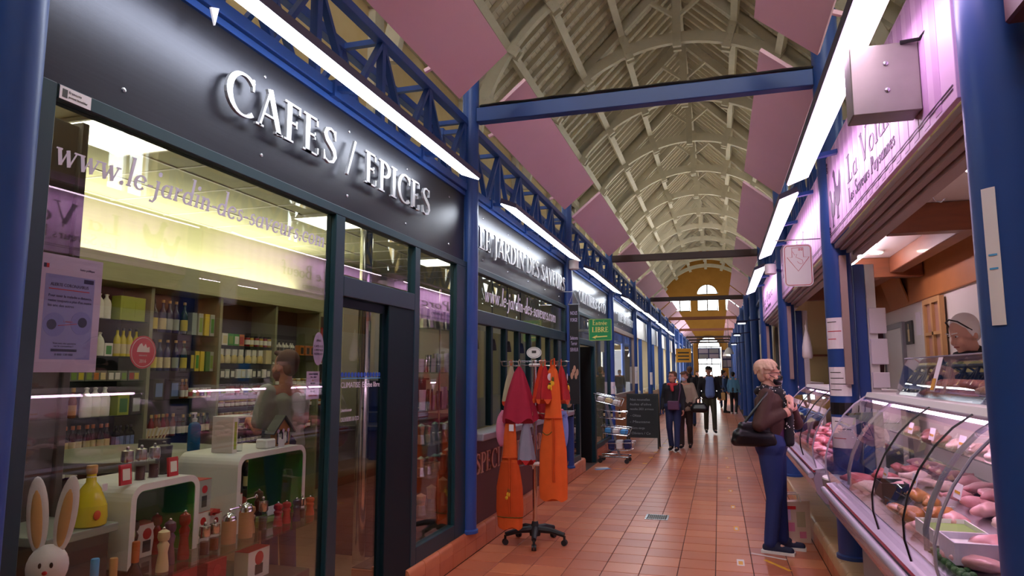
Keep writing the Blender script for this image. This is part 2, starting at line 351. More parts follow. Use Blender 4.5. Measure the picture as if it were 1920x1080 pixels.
emis('lamp_left', C_LEFT, L_LEFT); emis('lamp_right', C_RIGHT, L_RIGHT); emis('lamp_shop', (1.0, .95, .74), L_SHOP); emis('fill_pink', (1.0, .74, .9), 30.0); emis('lamp_cornice', (1.0, .96, .76), 9.0); emis('lamp_case', (1.0, .62, .92), L_CASE); emis('lamp_spot', (.95, 1.0, .75), 14); emis('lamp_stall', (1.0, .96, .9), 4)  # the batten glow is an added fill for the stall interior
def tile_material():
    m = bpy.data.materials.new('floor_tile'); m.use_nodes = True; M['floor_tile'] = m; nt = m.node_tree; b = nt.nodes['Principled BSDF']; N = nt.nodes.new; Lk = nt.links.new
    g = N('ShaderNodeNewGeometry'); oi = N('ShaderNodeObjectInfo'); ad = N('ShaderNodeMath'); ad.operation = 'ADD'; Lk(g.outputs['Random Per Island'], ad.inputs[0]); Lk(oi.outputs['Random'], ad.inputs[1])
    fr = N('ShaderNodeMath'); fr.operation = 'FRACT'; Lk(ad.outputs[0], fr.inputs[0])
    n = N('ShaderNodeTexNoise'); n.inputs['Scale'].default_value = 1.3; n.inputs['Detail'].default_value = 2; Lk(g.outputs['Position'], n.inputs['Vector'])
    mx = N('ShaderNodeMath'); mx.operation = 'MULTIPLY_ADD'; mx.inputs[1].default_value = .55; Lk(fr.outputs[0], mx.inputs[0])
    nh = N('ShaderNodeMath'); nh.operation = 'MULTIPLY_ADD'; nh.inputs[1].default_value = .3; nh.inputs[2].default_value = .25; Lk(n.outputs[0], nh.inputs[0]); Lk(nh.outputs[0], mx.inputs[2])
    cr = N('ShaderNodeValToRGB'); Lk(mx.outputs[0], cr.inputs[0]); e = cr.color_ramp.elements
    e[0].position = .25; e[0].color = (*lin('#a2573f'), 1); e[1].position = 1.0; e[1].color = (*lin('#cd8058'), 1)
    q = cr.color_ramp.elements.new(.62); q.color = (*lin('#b9694a'), 1)
    Lk(cr.outputs[0], b.inputs['Base Color'])
    n2 = N('ShaderNodeTexNoise'); n2.inputs['Scale'].default_value = 5; Lk(g.outputs['Position'], n2.inputs['Vector'])
    mr = N('ShaderNodeMapRange'); mr.inputs[1].default_value = .3; mr.inputs[2].default_value = .7; mr.inputs[3].default_value = .29; mr.inputs[4].default_value = .31; Lk(n2.outputs[0], mr.inputs[0]); Lk(mr.outputs[0], b.inputs['Roughness'])
tile_material()

XL, XR = -2.17, .925
BY = lambda k: 1.58+4.3*k
CX = -.8                                     # ridge line of the hall
Y_END = 64.0
# ---------------------------------------------------------------- floor
floor = struct('floor', MB().box(-5.7, 4.1, -4, Y_END+3, -.12, -.005), 'tile_grout')
TW, TL = .294, .285
tmesh = MB().box(.0035, TW-.0035, .0055, TL-.0055, -.012, 0, .0015).mesh('tile')
tmesh.materials.append(M['floor_tile'])
for r in range(30):
    for c in range(10):
        obj('tile', tmesh, None, floor, loc=(-2.14+c*TW, 5.2+r*TL, 0))
mb = MB()
for r in list(range(-30, 0))+list(range(30, 208)):
    for c in range(10):
        x, y = -2.14+c*TW, 5.2+r*TL; mb.box(x+.0035, x+TW-.0035, y+.0055, y+TL-.0055, -.012, 0)
obj('far_tiles', mb, 'floor_tile', floor, kind='stuff')
# kerbs along both fronts, bullnose tiles on top and face tiles below
def kerb(name, x_f, x_b, y0, y1, sg, topm):
    core = MB().box(min(x_f+sg*-.012, x_b), max(x_f+sg*-.012, x_b), y0+.01, y1-.01, 0, .195)
    k = struct(name, core, 'tile_grout')
    n = max(1, round((y1-y0)/.285)); L = (y1-y0)/n; g = .0025
    prof = [(0, .118), (0, .18), (.008, .198), (.022, .209), (.04, .212), (.30, .212), (.30, .19), (.03, .19), (.012, .118)]
    mt_ = MB().prism([(-sg*a, b) for a, b in prof], ((0, g, 0), (1, 0, 0), (0, 0, 1), (0, 1, 0)), 0, L-2*g).mesh('bullnose_tile', True); mt_.materials.append(M[topm])
    mf_ = MB().box(*sorted((0, -sg*.012)), g, L-g, .003, .115, .002).mesh('face_tile'); mf_.materials.append(M['kerb_tile'])
    for i in range(min(n, 60)):
        obj('bullnose_tile', mt_, None, k, True, (x_f, y0+i*L, 0)); obj('face_tile', mf_, None, k, False, (x_f, y0+i*L, 0))
    for yy, s2 in ((y0, 1), (y1, -1)):
        e = MB().box(min(x_f-sg*.012, x_b), max(x_f-sg*.012, x_b), *sorted((yy, yy+s2*.012)), .003, .19, .002); obj('face_tile', e, 'kerb_tile', k)
    return k
kerb('trim_1', -2.14, -2.6, 4.62, 11.35, 1, 'kerb_tile'); kerb('trim_2', -2.2, -2.6, 12.55, 19.0, 1, 'kerb_tile')
kerb('trim_3', .80, 1.35, 1.2, 18.0, -1, 'kerb_lit')
obj('plinth_top', MB().box(1.09, 1.36, 1.2, 18, .16, .209), 'kerb_lit', bpy.data.objects['trim_3'])
# raised floors inside the butcher stalls, flat floors inside the left shops
struct('floor_stalls', MB().box(1.36, 3.9, -2, 18.5, -.005, .205), 'white_paint')
struct('floor_shop', MB().box(-5.5, -2.62, -1, 18.6, -.005, .012), 'shop_floor')
# ---------------------------------------------------------------- hall walls
WK = range(0, 14)
def wall_added_windows(name, x, sg):
    w = MB(); t = .3*sg; ZA, ZB = 3.9, 5.7
    def bx(y0, y1, z0, z1): w.box(min(x, x+t), max(x, x+t), y0, y1, z0, z1)
    if sg < 0: bx(-4.2, Y_END+.4, 0, ZA)
    else: bx(-4.2, 36.2, 0, ZA); bx(44.3, Y_END+.4, 0, ZA)
    bx(-4.2, Y_END+.4, ZB, 8.8)
    hw = lambda k: .45 if k < 5 else 1.15  # narrow openings nearby keep the near roof dimmer
    ys = [-4.2]+[BY(k)+2.15+o*hw(k) for k in WK for o in (-1, 1)]+[Y_END+.4]
    for i in range(0, len(ys)-1, 2): bx(ys[i], ys[i+1], ZA, ZB)
    o = struct(name, w, 'wall_beige')
    for k in WK:  # unseen high windows, added to let daylight onto roof and panels
        yc = BY(k)+2.15; f = MB(); xx = x+t*.5; h = hw(k)
        for a, b, c, d in ((yc-h, yc+h, ZA, ZA+.06), (yc-h, yc+h, ZB-.06, ZB), (yc-h, yc-h+.06, ZA+.06, ZB-.06), (yc+h-.06, yc+h, ZA+.06, ZB-.06), (yc-.03, yc+.03, ZA+.06, ZB-.06)): f.box(xx-.03, xx+.03, a, b, c, d)
        obj('window_frame', f, 'white_paint', o); obj('pane', MB().box(xx-.004, xx+.004, yc-h+.06, yc+h-.06, ZA+.06, ZB-.06), 'window_glass', o)
    # pilaster strips and a timber wall plate
    for k in range(0, 15):
        p = MB().box(*sorted((x-.002*sg, x-.14*sg)), BY(k)-.16, BY(k)+.16, 4.5, 8.3); obj('wall_post', p, 'wood_white', o)
    obj('wall_plate', MB().box(*sorted((x-.145*sg, x-.32*sg)), -4, Y_END, 8.3, 8.55), 'wood_white', o)
    return o
wall_added_windows('wall_left', -5.6, -1); wall_added_windows('wall_right', 4.0, 1)
# wall behind the viewer with a lit opening, and the end wall with its arched windows and door
def holed_wall(name, y0, y1, x0, x1, z1, holes, m, gable=None):
    w = MB(); n = int((x1-x0)/.1)
    for i in range(n):
        a = x0+(x1-x0)*i/n; b = x0+(x1-x0)*(i+1)/n; c = (a+b)/2; top = z1 if not gable else min(z1, gable(c)); iv = []
        for hx, hw, h0, h1, r in holes:
            if abs(c-hx) < hw:
                e = h1 + (math.sqrt(max(0, hw*hw-(c-hx)**2)) if r else 0); iv.append((h0, e))
        iv.sort(); z = 0
        for h0, h1 in iv:
            if h0 > z: w.box(a, b, y0, y1, z, h0)
            z = max(z, h1)
        if top > z: w.box(a, b, y0, y1, z, top)
    return struct(name, w, m)
gab = lambda x: 13.3-abs(x-CX)
we = holed_wall('wall_end', Y_END, Y_END+.4, -5.6, 4.0, 13.3, [(-.78, .9, 8.6, 8.6, True), (-.78, .9, 7.1, 8.15, False), (-3.2, .9, 7.1, 8.15, False), (1.64, .9, 7.1, 8.15, False), (-.78, 1.0, 0, 3.85, True)], 'ochre', gab)
struct('wall_near', MB().box(-5.6, 4, -4.2, -4, 0, 9.2), 'ochre')
# louvred windows and the glazed doorway in the end wall
def louvre(name, xc, z0, z1, hw, arch):
    o = struct(name); f = MB(); y = Y_END+.15
    if arch:
        f.tube([(xc+hw*math.cos(a*PI/16), y, z0+hw*math.sin(a*PI/16)) for a in range(17)], .05, 6)
    else:
        f.box(xc-hw, xc+hw, y-.05, y+.05, z1-.07, z1)
        for s in (-1, 1): f.box(xc+s*(hw-.035)-.035, xc+s*(hw-.035)+.035, y-.05, y+.05, z0, z1)
    f.box(xc-hw, xc+hw, y-.05, y+.05, z0, z0+.07); f.box(xc-.05, xc+.05, y-.05, y+.05, z0, z1 if not arch else z0+hw); obj('window_frame', f, 'dark_beam', o)
    top = z1 if not arch else z0+hw; n = 6
    for i in range(n):
        z = z0+.1+(top-z0-.12)*i/n; h = hw-.06 if not arch else math.sqrt(max(.01, hw*hw-(z+.1-z0)**2))-.04
        for s in (-1, 1):
            a, b = sorted((xc+s*.06, xc+s*h)); obj('slat', MB().box(a, b, y-.02, y+.03, z, z+.045), 'white_paint', o)
    obj('pane', MB().box(xc-hw*.95, xc+hw*.95, y+.1, y+.108, z0+.02, top-.02), 'window_glass', o)
louvre('window_1', -.78, 8.6, 0, .9, True); louvre('window_2', -.78, 7.1, 8.15, .9, False); louvre('window_3', -3.2, 7.1, 8.15, .9, False); louvre('window_4', 1.64, 7.1, 8.15, .9, False)
tr = MB().tube([(-.78+1.02*math.cos(a*PI/16), Y_END-.02, 3.85+1.02*math.sin(a*PI/16)) for a in range(17)], .09, 6); t_ = struct('trim_4', tr, 'ochre_dark')
d1 = struct('door_1'); f = MB()
for x in (-1.74, -.98, -.58, .18): f.box(x-.04, x+.04, Y_END+.12, Y_END+.2, 0, 3.9)
for z in (2.3, 3.82): f.box(-1.78, .22, Y_END+.12, Y_END+.2, z, z+.09)
f.box(-.82, -.74, Y_END+.12, Y_END+.2, 3.85, 4.8); f.tube([(-.78+.95*math.cos(a*PI/16), Y_END+.16, 3.85+.95*math.sin(a*PI/16)) for a in range(17)], .05, 6)
obj('door_frame', f, 'dark_beam', d1)
for x0, x1 in ((-1.7, -1.02), (-.54, .14)): obj('pane', MB().box(x0, x1, Y_END+.155, Y_END+.163, .05, 2.3), 'window_glass', d1)
obj('threshold', MB().box(-1.9, .35, Y_END, Y_END+.5, -.004, .012), 'tile_grout', d1)
struct('ground_outside', MB().box(-14, 12, Y_END+3, Y_END+40, -.2, -.02), 'galv')
# ---------------------------------------------------------------- roof
R45 = math.sqrt(.5); APEX = 13.2
ceil = struct('ceiling', MB().prism([(-5.0, APEX-4.9), (CX, APEX+.14), (CX+5.6-.8+.4, APEX-4.9)] if False else [(CX-5.2, APEX-5.04), (CX, APEX+.16), (CX+5.2, APEX-5.04), (CX+5.2, APEX-4.9), (CX, APEX+.3), (CX-5.2, APEX-4.9)], ((0, -4.2, 0), (1, 0, 0), (0, 0, 1), (0, 1, 0)), 0, Y_END+4.7), 'plank_white')
def slope(sd, s, d=0): return (CX+sd*(s*R45)-sd*d*R45, APEX-s*R45-d*R45)       # s down the slope, d below it
for sd in (-1, 1):
    PW = .165
    pm = MB()
    a = slope(sd, 0, -.07); 
    for i in range(43):
        p = MB(); s0, s1 = i*PW+.05, (i+1)*PW+.05-.009
        q = [slope(sd, s0, -.08), slope(sd, s1, -.08), slope(sd, s1, -.055), slope(sd, s0, -.055)]
        p.prism(q, ((0, 4, 0), (1, 0, 0), (0, 0, 1), (0, 1, 0)), 0, Y_END-4); obj('plank', p, 'plank_white', ceil)
    rm = MB(); q = [slope(sd, .1, -.055), slope(sd, 7.1, -.055), slope(sd, 7.1, .07), slope(sd, .1, .07)]
    rm.prism(q, ((0, 0, 0), (1, 0, 0), (0, 0, 1), (0, 1, 0)), -.04, .04); rme = rm.mesh('rafter'); rme.materials.append(M['wood_white'])
    y = 6.0
    while y < Y_END-.2:
        obj('rafter', rme, None, ceil, loc=(0, y, 0)); y += .5
CZ = 6.43
rad = lambda th, r: (CX+r*math.sin(th), CZ+r*math.cos(th))
AN = [math.radians(a) for a in (-72, -54, -36, -18, 0, 18, 36, 54, 72)]
RP = [6.32/(math.cos(a)+abs(math.sin(a))) for a in AN]
for a, r in zip(AN, RP):
    x, z = rad(a, r); u, v = (math.cos(a), -math.sin(a)), (math.sin(a), math.cos(a)); h, w_ = .12, .09
    q = [(x+u[0]*i+v[0]*j, z+u[1]*i+v[1]*j) for i, j in ((-w_, -h), (w_, -h), (w_, h), (-w_, h))]
    obj('purlin', MB().prism(q, ((0, 4, 0), (1, 0, 0), (0, 0, 1), (0, 1, 0)), 0, Y_END-4), 'wood_white', ceil)
ar = MB(); n = 48; am = math.radians(84)
inn = [rad(-am+2*am*i/n, 4.32) for i in range(n+1)]; out = [rad(-am+2*am*i/n, 4.62) for i in range(n+1)]
for i in range(n): ar.prism([inn[i], inn[i+1], out[i+1], out[i]], ((0, 0, 0), (1, 0, 0), (0, 0, 1), (0, 1, 0)), -.08, .08)
arch_me = ar.mesh('arch_rib'); arch_me.materials.append(M['wood_white'])
pend_me = []
for a, r in zip(AN, RP):
    p = MB(); u, v = Vector((math.cos(a), 0, -math.sin(a))), Vector((math.sin(a), 0, math.cos(a)))
    for s in (-1, 1):
        fr_ = ((CX, s*.135, CZ), tuple(u), tuple(v), (0, 1, 0))
        p.prism([(-.11, 4.16), (.11, 4.16), (.11, r+.1), (-.11, r+.1)], fr_, -.055, .055)
        for i, j in ((-.05, 4.36), (.05, 4.36), (-.05, 4.54), (.05, 4.54), (0, r-.25)):
            b_ = Vector((CX, s*.19, CZ))+u*i+v*j; p.cyl(b_, b_+Vector((0, s*.015, 0)), .022, n=6)
    me = p.mesh('pendant'); me.materials.append(M['wood_white']); pend_me.append(me)
prin = []
for sd in (-1, 1):
    p = MB().prism([slope(sd, .25, .1), slope(sd, 6.6, .1), slope(sd, 6.6, .33), slope(sd, .25, .33)], ((0, 0, 0), (1, 0, 0), (0, 0, 1), (0, 1, 0)), -.08, .08)
    prin.append(p.mesh('principal_rafter')); prin[-1].materials.append(M['wood_white'])
    p = MB().bar((CX, 0, 11.5), (CX+sd*.75, 0, 12.1), .1, .12, (0, 1, 0)); prin.append(p.mesh('brace')); prin[-1].materials.append(M['wood_white'])
for k in range(2, 15):
    ao = obj('arch_rib', arch_me, None, ceil, loc=(0, BY(k), 0))
    for me in pend_me: obj('pendant', me, None, ao)
    for me in prin: obj(me.name.split('.')[0], me, None, ao)
# ---------------------------------------------------------------- columns, girders, panels, cross beams
def column_mesh(r):
    p = MB().lathe([(r+.015, 0), (r+.015, .025), (r, .035), (r, 4.35), (r*.5, 4.36)], 24); me = p.mesh('column', True); me.materials.append(M['blue_paint']); return me
cl, cr = column_mesh(.078), column_mesh(.105)
LN = {0: 'blue round column at the near edge of the coffee and spice shop window', 1: 'blue round column between the coffee and spice sign and the garden of flavours sign', 2: 'blue round column beside the hanging black banner and green entry sign', 3: 'blue round column with round floor-rule stickers after the olive oil shop'}
for k in range(0, 15):
    o = obj('column', cl, None, None, True, (XL, BY(k), .2 if k in (1, 2) else .0))
    tag(o, LN.get(k, 'slim blue round column further along the shops opposite the butcher'), 'column', None if k in LN else 'far columns on the shop side')
RN = {1: 'blue round column with paper notices beside the poultry butcher counter', 2: 'blue round column behind the blonde woman in brown jacket'}
for k in range(1, 15):
    o = obj('column', cr, None, None, True, (XR, BY(k), .212 if k < 4 else 0))
    tag(o, RN.get(k, 'blue round column further along the butcher side of the aisle'), 'column', None if k in RN else 'far columns on the butcher side')
o = obj('column', column_mesh(.115), None, None, True, (.955, 2.62, .212)); tag(o, 'large dark blue round column at the near end of the poultry counter', 'column')
gp = {}
def girder(k, x, sg, first):
    if not gp:
        h0, h1 = 3.3, 3.93; L = 4.12; g = {}
        for nm, z in (('top_chord', h1), ('bottom_chord', h0)):
            for i, xx in enumerate((0, -.32)): g[nm, i] = MB().box(xx-.035, xx+.035, 0, L, z-.035, z+.035, .004).mesh(nm)
        n = 5
        for i in range(n+1):
            y = .03+(L-.06)*i/n; g['post', i] = MB().box(-.025, .025, y-.025, y+.025, h0+.035, h1-.035).box(-.345, -.295, y-.025, y+.025, h0+.035, h1-.035).box(-.295, -.025, y-.02, y+.02, h1-.03, h1+.01).mesh('post')
        for i in range(n):
            y0, y1 = .03+(L-.06)*i/n, .03+(L-.06)*(i+1)/n; ym = (y0+y1)/2; d = MB()
            for xx in (0, -.32): d.bar((xx, y0, h1-.02), (xx, ym, h0+.02), .03, .045, (1, 0, 0)); d.bar((xx, ym, h0+.02), (xx, y1, h1-.02), .03, .045, (1, 0, 0))
            d.bar((0, ym, h0+.03), (-.32, ym, h0+.03), .04, .03); g['diagonal', i] = d.mesh('diagonal')
        for kx, me in g.items(): me.materials.append(M['blue_paint']); gp[kx] = me
    nm = ('blue lattice girder above the %s' % first) if first else ('dark blue lattice girder above the far stalls on the %s side' % ('shop' if sg > 0 else 'butcher'))
    t = thing('lattice_girder', nm, 'girder', (x, BY(k)+.09, 0), 0, None if first else 'far lattice girders %s' % ('shop side' if sg > 0 else 'butcher side'))
    for (nm, i), me in gp.items(): obj(nm, me, None, t)
    if sg < 0: t.scale = (-1, 1, 1)
for k in range(0, 14):
    girder(k, XL-.03, 1, {0: 'coffee and spice sign', 1: 'garden of flavours sign', 2: 'olive oil shop sign'}.get(k))
    if k > 0: girder(k, XR+.08, -1, {0: 'poultry butcher sign', 1: 'second lilac butcher sign'}.get(k))
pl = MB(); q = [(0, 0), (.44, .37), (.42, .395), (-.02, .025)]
pl.prism(q, ((0, 0, 0), (1, 0, 0), (0, 0, 1), (0, 1, 0)), 0, 3.72); plm = pl.mesh('board'); plm.materials.append(M['panel_pink_lit'])
brm = []
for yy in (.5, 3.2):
    brm.append(MB().bar((.12, yy, .13), (-.1, yy, .04), .03, .03).mesh('bracket')); brm[-1].materials.append(M['panel_pink_lit'])
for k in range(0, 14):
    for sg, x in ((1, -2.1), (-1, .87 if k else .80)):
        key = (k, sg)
        lab = {(0, 1): 'pink lit acoustic panel tilted above the coffee and spice sign', (1, 1): 'pink lit acoustic panel tilted above the garden of flavours sign', (2, 1): 'pink lit acoustic panel tilted above the olive oil shop sign',
               (0, -1): 'pink lit acoustic panel tilted above the poultry butcher lamp', (1, -1): 'pink lit acoustic panel tilted above the second butcher lamp', (2, -1): 'pink lit acoustic panel tilted above the third lilac sign'}.get(key)
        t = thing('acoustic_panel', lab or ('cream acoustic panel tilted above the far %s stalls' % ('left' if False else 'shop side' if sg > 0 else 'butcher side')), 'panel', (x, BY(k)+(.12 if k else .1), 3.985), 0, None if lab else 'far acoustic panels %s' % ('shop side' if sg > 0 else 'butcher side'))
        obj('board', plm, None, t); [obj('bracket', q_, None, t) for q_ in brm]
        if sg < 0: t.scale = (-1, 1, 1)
for k, m_, lb in ((1, 'blue_paint', 'blue cross beam with black cables over the nearest part of the aisle'), (3, 'dark_beam', 'dark brown cross beam between the olive oil shop and ticket sign columns'), (5, 'dark_beam', None), (7, 'rust_beam', None), (9, 'rust_beam', None), (11, 'dark_beam', None), (12, 'dark_beam', None), (13, 'dark_beam', None)):
    b = MB().box(XL+.07, XR-.1, BY(k)-.05, BY(k)+.05, 3.93, 4.07, .006)
    if k == 1:
        t = thing('cross_beam', lb, 'beam', (0, 0, 0)); obj('beam', b, m_, t)
        for j in range(3):
            pts = [(XL+.1+i*.14, BY(1)+(j-1)*.03, 4.085+.012*abs(math.sin(i*.9+j))+.008*j) for i in range(22)]
            obj('cable', MB().tube(pts, .011, 6), 'black' if j < 2 else 'red', t, True)
    else:
        o = obj('cross_beam', b, m_); tag(o, lb or 'thin dark cross beam spanning the far part of the aisle', 'beam', None if lb else 'far cross beams')
# ---------------------------------------------------------------- strip lamps over the fronts
def lamp_protos(side):
    L = 3.28; s = 1 if side == 'l' else -1
    A, B, B2, A2 = (-.075*s, .05), (.085*s, -.012), (.092*s, .03), (-.06*s, .095)
    fr_ = ((0, 0, 0), (1, 0, 0), (0, 0, 1), (0, 1, 0))
    hous = MB().prism([A, B, B2, A2], fr_, 0, L).mesh('housing')
    n = Vector((-.36*s, -.93)); dd = [(A[0]+.006*s, A[1]-.003), (B[0]-.006*s, B[1]+.003)]
    q = [dd[0], dd[1], (dd[1][0]+n.x*.012, dd[1][1]+n.y*.012), (dd[0][0]+n.x*.012, dd[0][1]+n.y*.012)]
    dif = MB().prism(q, fr_, .02, L-.02).mesh('diffuser')
    arms = [MB().bar((0, y, .08), (-.28*s, y, .13), .05, .03).box(*sorted((-.25*s, -.29*s)), y-.05, y+.05, .07, .17).mesh('bracket') for y in (.35, L/2, L-.35)]
    hous.materials.append(M['grey_wood'] if False else M['housing']); dif.materials.append(M['lamp_left' if s > 0 else 'lamp_right'])
    for a in arms: a.materials.append(M['blue_paint'])
    return hous, dif, arms
mat('housing', '#4a4560', .45, .2)
LP = lamp_protos('l'); RPt = lamp_protos('r')
def strip_lamp(P, loc, label, group=None, sy=1.0):
    t = thing('strip_lamp', label, 'lamp', loc, 0, group); obj('housing', P[0], None, t); obj('diffuser', P[1], None, t)
    for a in P[2]: obj('bracket', a, None, t)
    t.scale = (1, sy, 1); return t
for k, lb in enumerate(('glowing white strip lamp above the coffee and spice sign', 'glowing white strip lamp above the garden of flavours sign', 'glowing white strip lamp above the olive oil shop sign', 'glowing white strip lamp above the fourth dark metal sign')):
    strip_lamp(LP, (-1.9, BY(k)+.30, 3.18), lb)
for k in (4, 5, 6): strip_lamp(LP, (-1.9, BY(k)+.4, 3.22), 'white strip lamp on black arms above the far stalls', 'far strip lamps shop side')
# ---------------------------------------------------------------- metal fascia signs with raised letters
def fascia(k, label, text, width, y0, size, zb, screws=True):
    t = thing('fascia_sign', label, 'sign', (XL-.045, BY(k), 2.6))
    y1 = BY(k)+.085; y2 = BY(k+1)-.085
    obj('board', MB().box(-.015, .015, .085, 4.215, 0, .62, .003), 'sign_metal', t)
    obj('trim_rail', MB().box(-.03, .03, .085, 4.215, .62, .655), 'blue_paint', t)
    for c, m_ in letters(text, ((0, y0-BY(k), zb-2.6), (0, 1, 0), (0, 0, 1), (1, 0, 0)), size, .045, .062, width=width): obj('letter', m_, 'steel_letter', t)
    # short stand-off pins join letters and board
    if screws:
        for i in range(5):
            for z in (.1, .52): obj('screw', MB().lathe([(.011, 0), (.009, .004), (.003, .006)], 8).xf(Matrix.Translation((.015, .45+i*.85, z)) @ Matrix.Rotation(PI/2, 4, 'Y')), 'steel', t)
    return t
fascia(0, 'dark brushed metal sign with raised steel letters CAFES / EPICES', 'CAFES / EPICES', 2.38, 2.55, .215, 2.825)
fascia(1, 'dark brushed metal sign with raised letters LE JARDIN DES SAVEURS', 'LE JARDIN DES SAVEURS', 3.86, 6.1, .215, 2.785)
fascia(2, 'dark metal sign with raised letters OLIVIERS & CO', 'OLIVIERS & CO', 2.75, 11.05, .2, 2.76)
fascia(3, 'dark metal sign with raised letters on the fourth shop', 'THE BENNETT', 2.9, 15.6, .19, 2.77)
o = thing('wall_clip', 'small white folded card clipped under the near strip lamp', 'card', (-2.1, 2.35, 3.2)); obj('card', MB().prism([(0, 0), (.05, .02), (.03, -.07)], ((0, 0, 0), (0, 1, 0), (0, 0, 1), (1, 0, 0)), 0, .01), 'paper', o)
# ---------------------------------------------------------------- shop front: coffee and spice shop
XG = -2.2
def frame_bars(o, rects, m='teal_frame', x0=XG-.035, x1=XG+.035, nm='frame'):
    for a, b, c, d in rects: obj(nm, MB().box(x0, x1, a, b, c, d, .004), m, o)
def pane(o, a, b, c, d, x=XG, m='window_glass'): return obj('pane', MB().box(x-.003, x+.003, a, b, c, d), m, o)
w5 = struct('window_5'); frame_bars(w5, [(1.66, 1.73, .0, 2.6), (1.73, 5.8, 2.545, 2.6), (3.56, 3.665, 0, 2.545), (1.73, 3.56, .2, .3)])
pane(w5, 1.73, 3.56, .3, 2.545)
obj('lettering', merged(letters('www.le-jardin-des-saveurs.com', FL(XG+.004, 1.76, 2.325), .125, 0, .0012, shear=.22, width=1.72)), 'vinyl_white', w5)
d2 = struct('door_2'); frame_bars(d2, [(3.665, 4.69, 2.06, 2.185), (4.69, 4.78, .21, 2.545)])
pane(d2, 3.68, 4.68, 2.2, 2.54)
lf = obj('sliding_leaf', MB().box(XG-.02, XG+.0, 3.68, 3.72, .02, 2.06).box(XG-.02, XG, 4.24, 4.28, .02, 2.06).box(XG-.02, XG, 3.72, 4.24, .02, .09).box(XG-.02, XG, 3.72, 4.24, 2.0, 2.06), 'dark_teal', d2)
obj('pane', MB().box(XG-.013, XG-.007, 3.72, 4.24, .09, 2.0), 'window_glass', lf)
obj('lettering', sans('CLIMATISE  Entree libre', FL(XG-.006, 3.73, 1.505), .05, width=.5), 'vinyl_white', lf)
obj('blue_dots', MB().box(XG-.0065, XG-.005, 3.72, 4.24, 1.56, 1.565), 'tape_blue', lf)
mat('dot_blue', '#1c4fb5', .5)
for i in range(13):
    obj('dot', MB().lathe([(.016, 0), (.016, .0015)], 12).xf(Matrix.Translation((XG-.006, 3.745+i*.04, 1.585)) @ Matrix.Rotation(PI/2, 4, 'Y')), 'dot_blue', lf)
obj('lettering', sans('Distributeur', FL(XG-.006, 3.74, 1.36), .028, width=.13), 'vinyl_white', lf); obj('lettering', sans('OLIVIERS & CO', FL(XG-.006, 3.74, 1.30), .038, width=.22), 'vinyl_white', lf)
obj('fixed_panel', MB().box(XG-.02, XG+.03, 4.28, 4.69, .02, 2.06, .004), 'dark_teal', d2)
w6 = struct('window_6'); frame_bars(w6, [(5.55, 5.8, .21, 2.545), (4.78, 5.55, .21, .33)]); pane(w6, 4.78, 5.55, .33, 2.545)
mat('brown_dark_wood', '#3a221a', .5, var=.15, scale=5)
# ---- shop interior
struct('wall_shop_back', MB().box(-5.12, -5.05, -.5, 10.2, 0, 3.1), 'shop_wall'); struct('wall_shop_near', MB().box(-5.1, -2.3, .9, .98, 0, 3.1), 'grey_wood')
struct('wall_shop_far', MB().box(-5.1, -2.26, 10.12, 10.24, 0, 3.1), 'shop_wall')
sc = struct('ceiling_shop', MB().box(-5.1, -2.26, .9, 10.2, 3.1, 3.16), 'shop_ceil')
g = MB()
for i in range(16): g.box(-5.05, -2.27, 1.0+i*.6, 1.02+i*.6, 3.094, 3.1)
for i in range(5): g.box(-5.0+i*.6, -4.98+i*.6, .98, 10.1, 3.093, 3.1)
obj('ceiling_grid', g, 'white_paint', sc)
sl = 0
for x, y in ((-2.95, 2.05), (-3.6, 3.3), (-2.95, 4.7), (-3.6, 5.9), (-2.95, 7.2), (-3.6, 8.5)):
    t = thing('ceiling_light', 'square glowing ceiling panel inside the coffee shop', 'light', (x, y, 3.08), 0, 'ceiling panels in the coffee shop')
    obj('frame', MB().box(-.31, .31, -.31, .31, 0, .018).box(-.31, .31, -.31, -.29, -.008, 0).box(-.31, .31, .29, .31, -.008, 0), 'white_paint', t); obj('diffuser', MB().box(-.28, .28, -.28, .28, -.006, 0), 'lamp_shop', t)
wb = MB(); wb.cyl((-2.95, 5.36, .012), (-2.95, 5.36, 3.1), .055, n=20)
o = obj('chrome_pole', wb, 'chrome', None, True); tag(o, 'shiny chrome pole standing inside the coffee shop doorway', 'pole')
t = thing('service_desk', 'dark brown service desk behind the shop door', 'desk', (-3.1, 6.3, .012)); obj('front', MB().box(-.3, .25, -.75, 1.1, 0, 1.08, .01), 'brown_dark_wood', t); obj('top', MB().box(-.34, .29, -.79, 1.14, 1.08, 1.12, .006), 'black', t)
t = thing('coffee_machine', 'black espresso machine on the service desk', 'machine', (-3.05, 6.2, 1.133)); obj('body', MB().box(-.2, .18, -.3, .35, .12, .42, .03), 'black', t); obj('tray', MB().box(-.2, .2, -.3, .35, 0, .1, .01), 'black', t); obj('column', MB().box(-.2, -.05, -.25, .3, .1, .12), 'black', t); obj('chrome_edge', MB().cyl((.19, -.3, .4), (.19, .35, .4), .012, n=8), 'chrome', t)
# dark wood partition just inside the window
o = obj('wood_partition', MB().box(-2.97, -2.92, 1.0, 2.46, .012, 2.78, .004).box(-2.99, -2.9, 2.46, 2.5, .012, 2.8, .004), 'grey_wood'); tag(o, 'dark brown wood partition inside the spice shop window', 'partition')
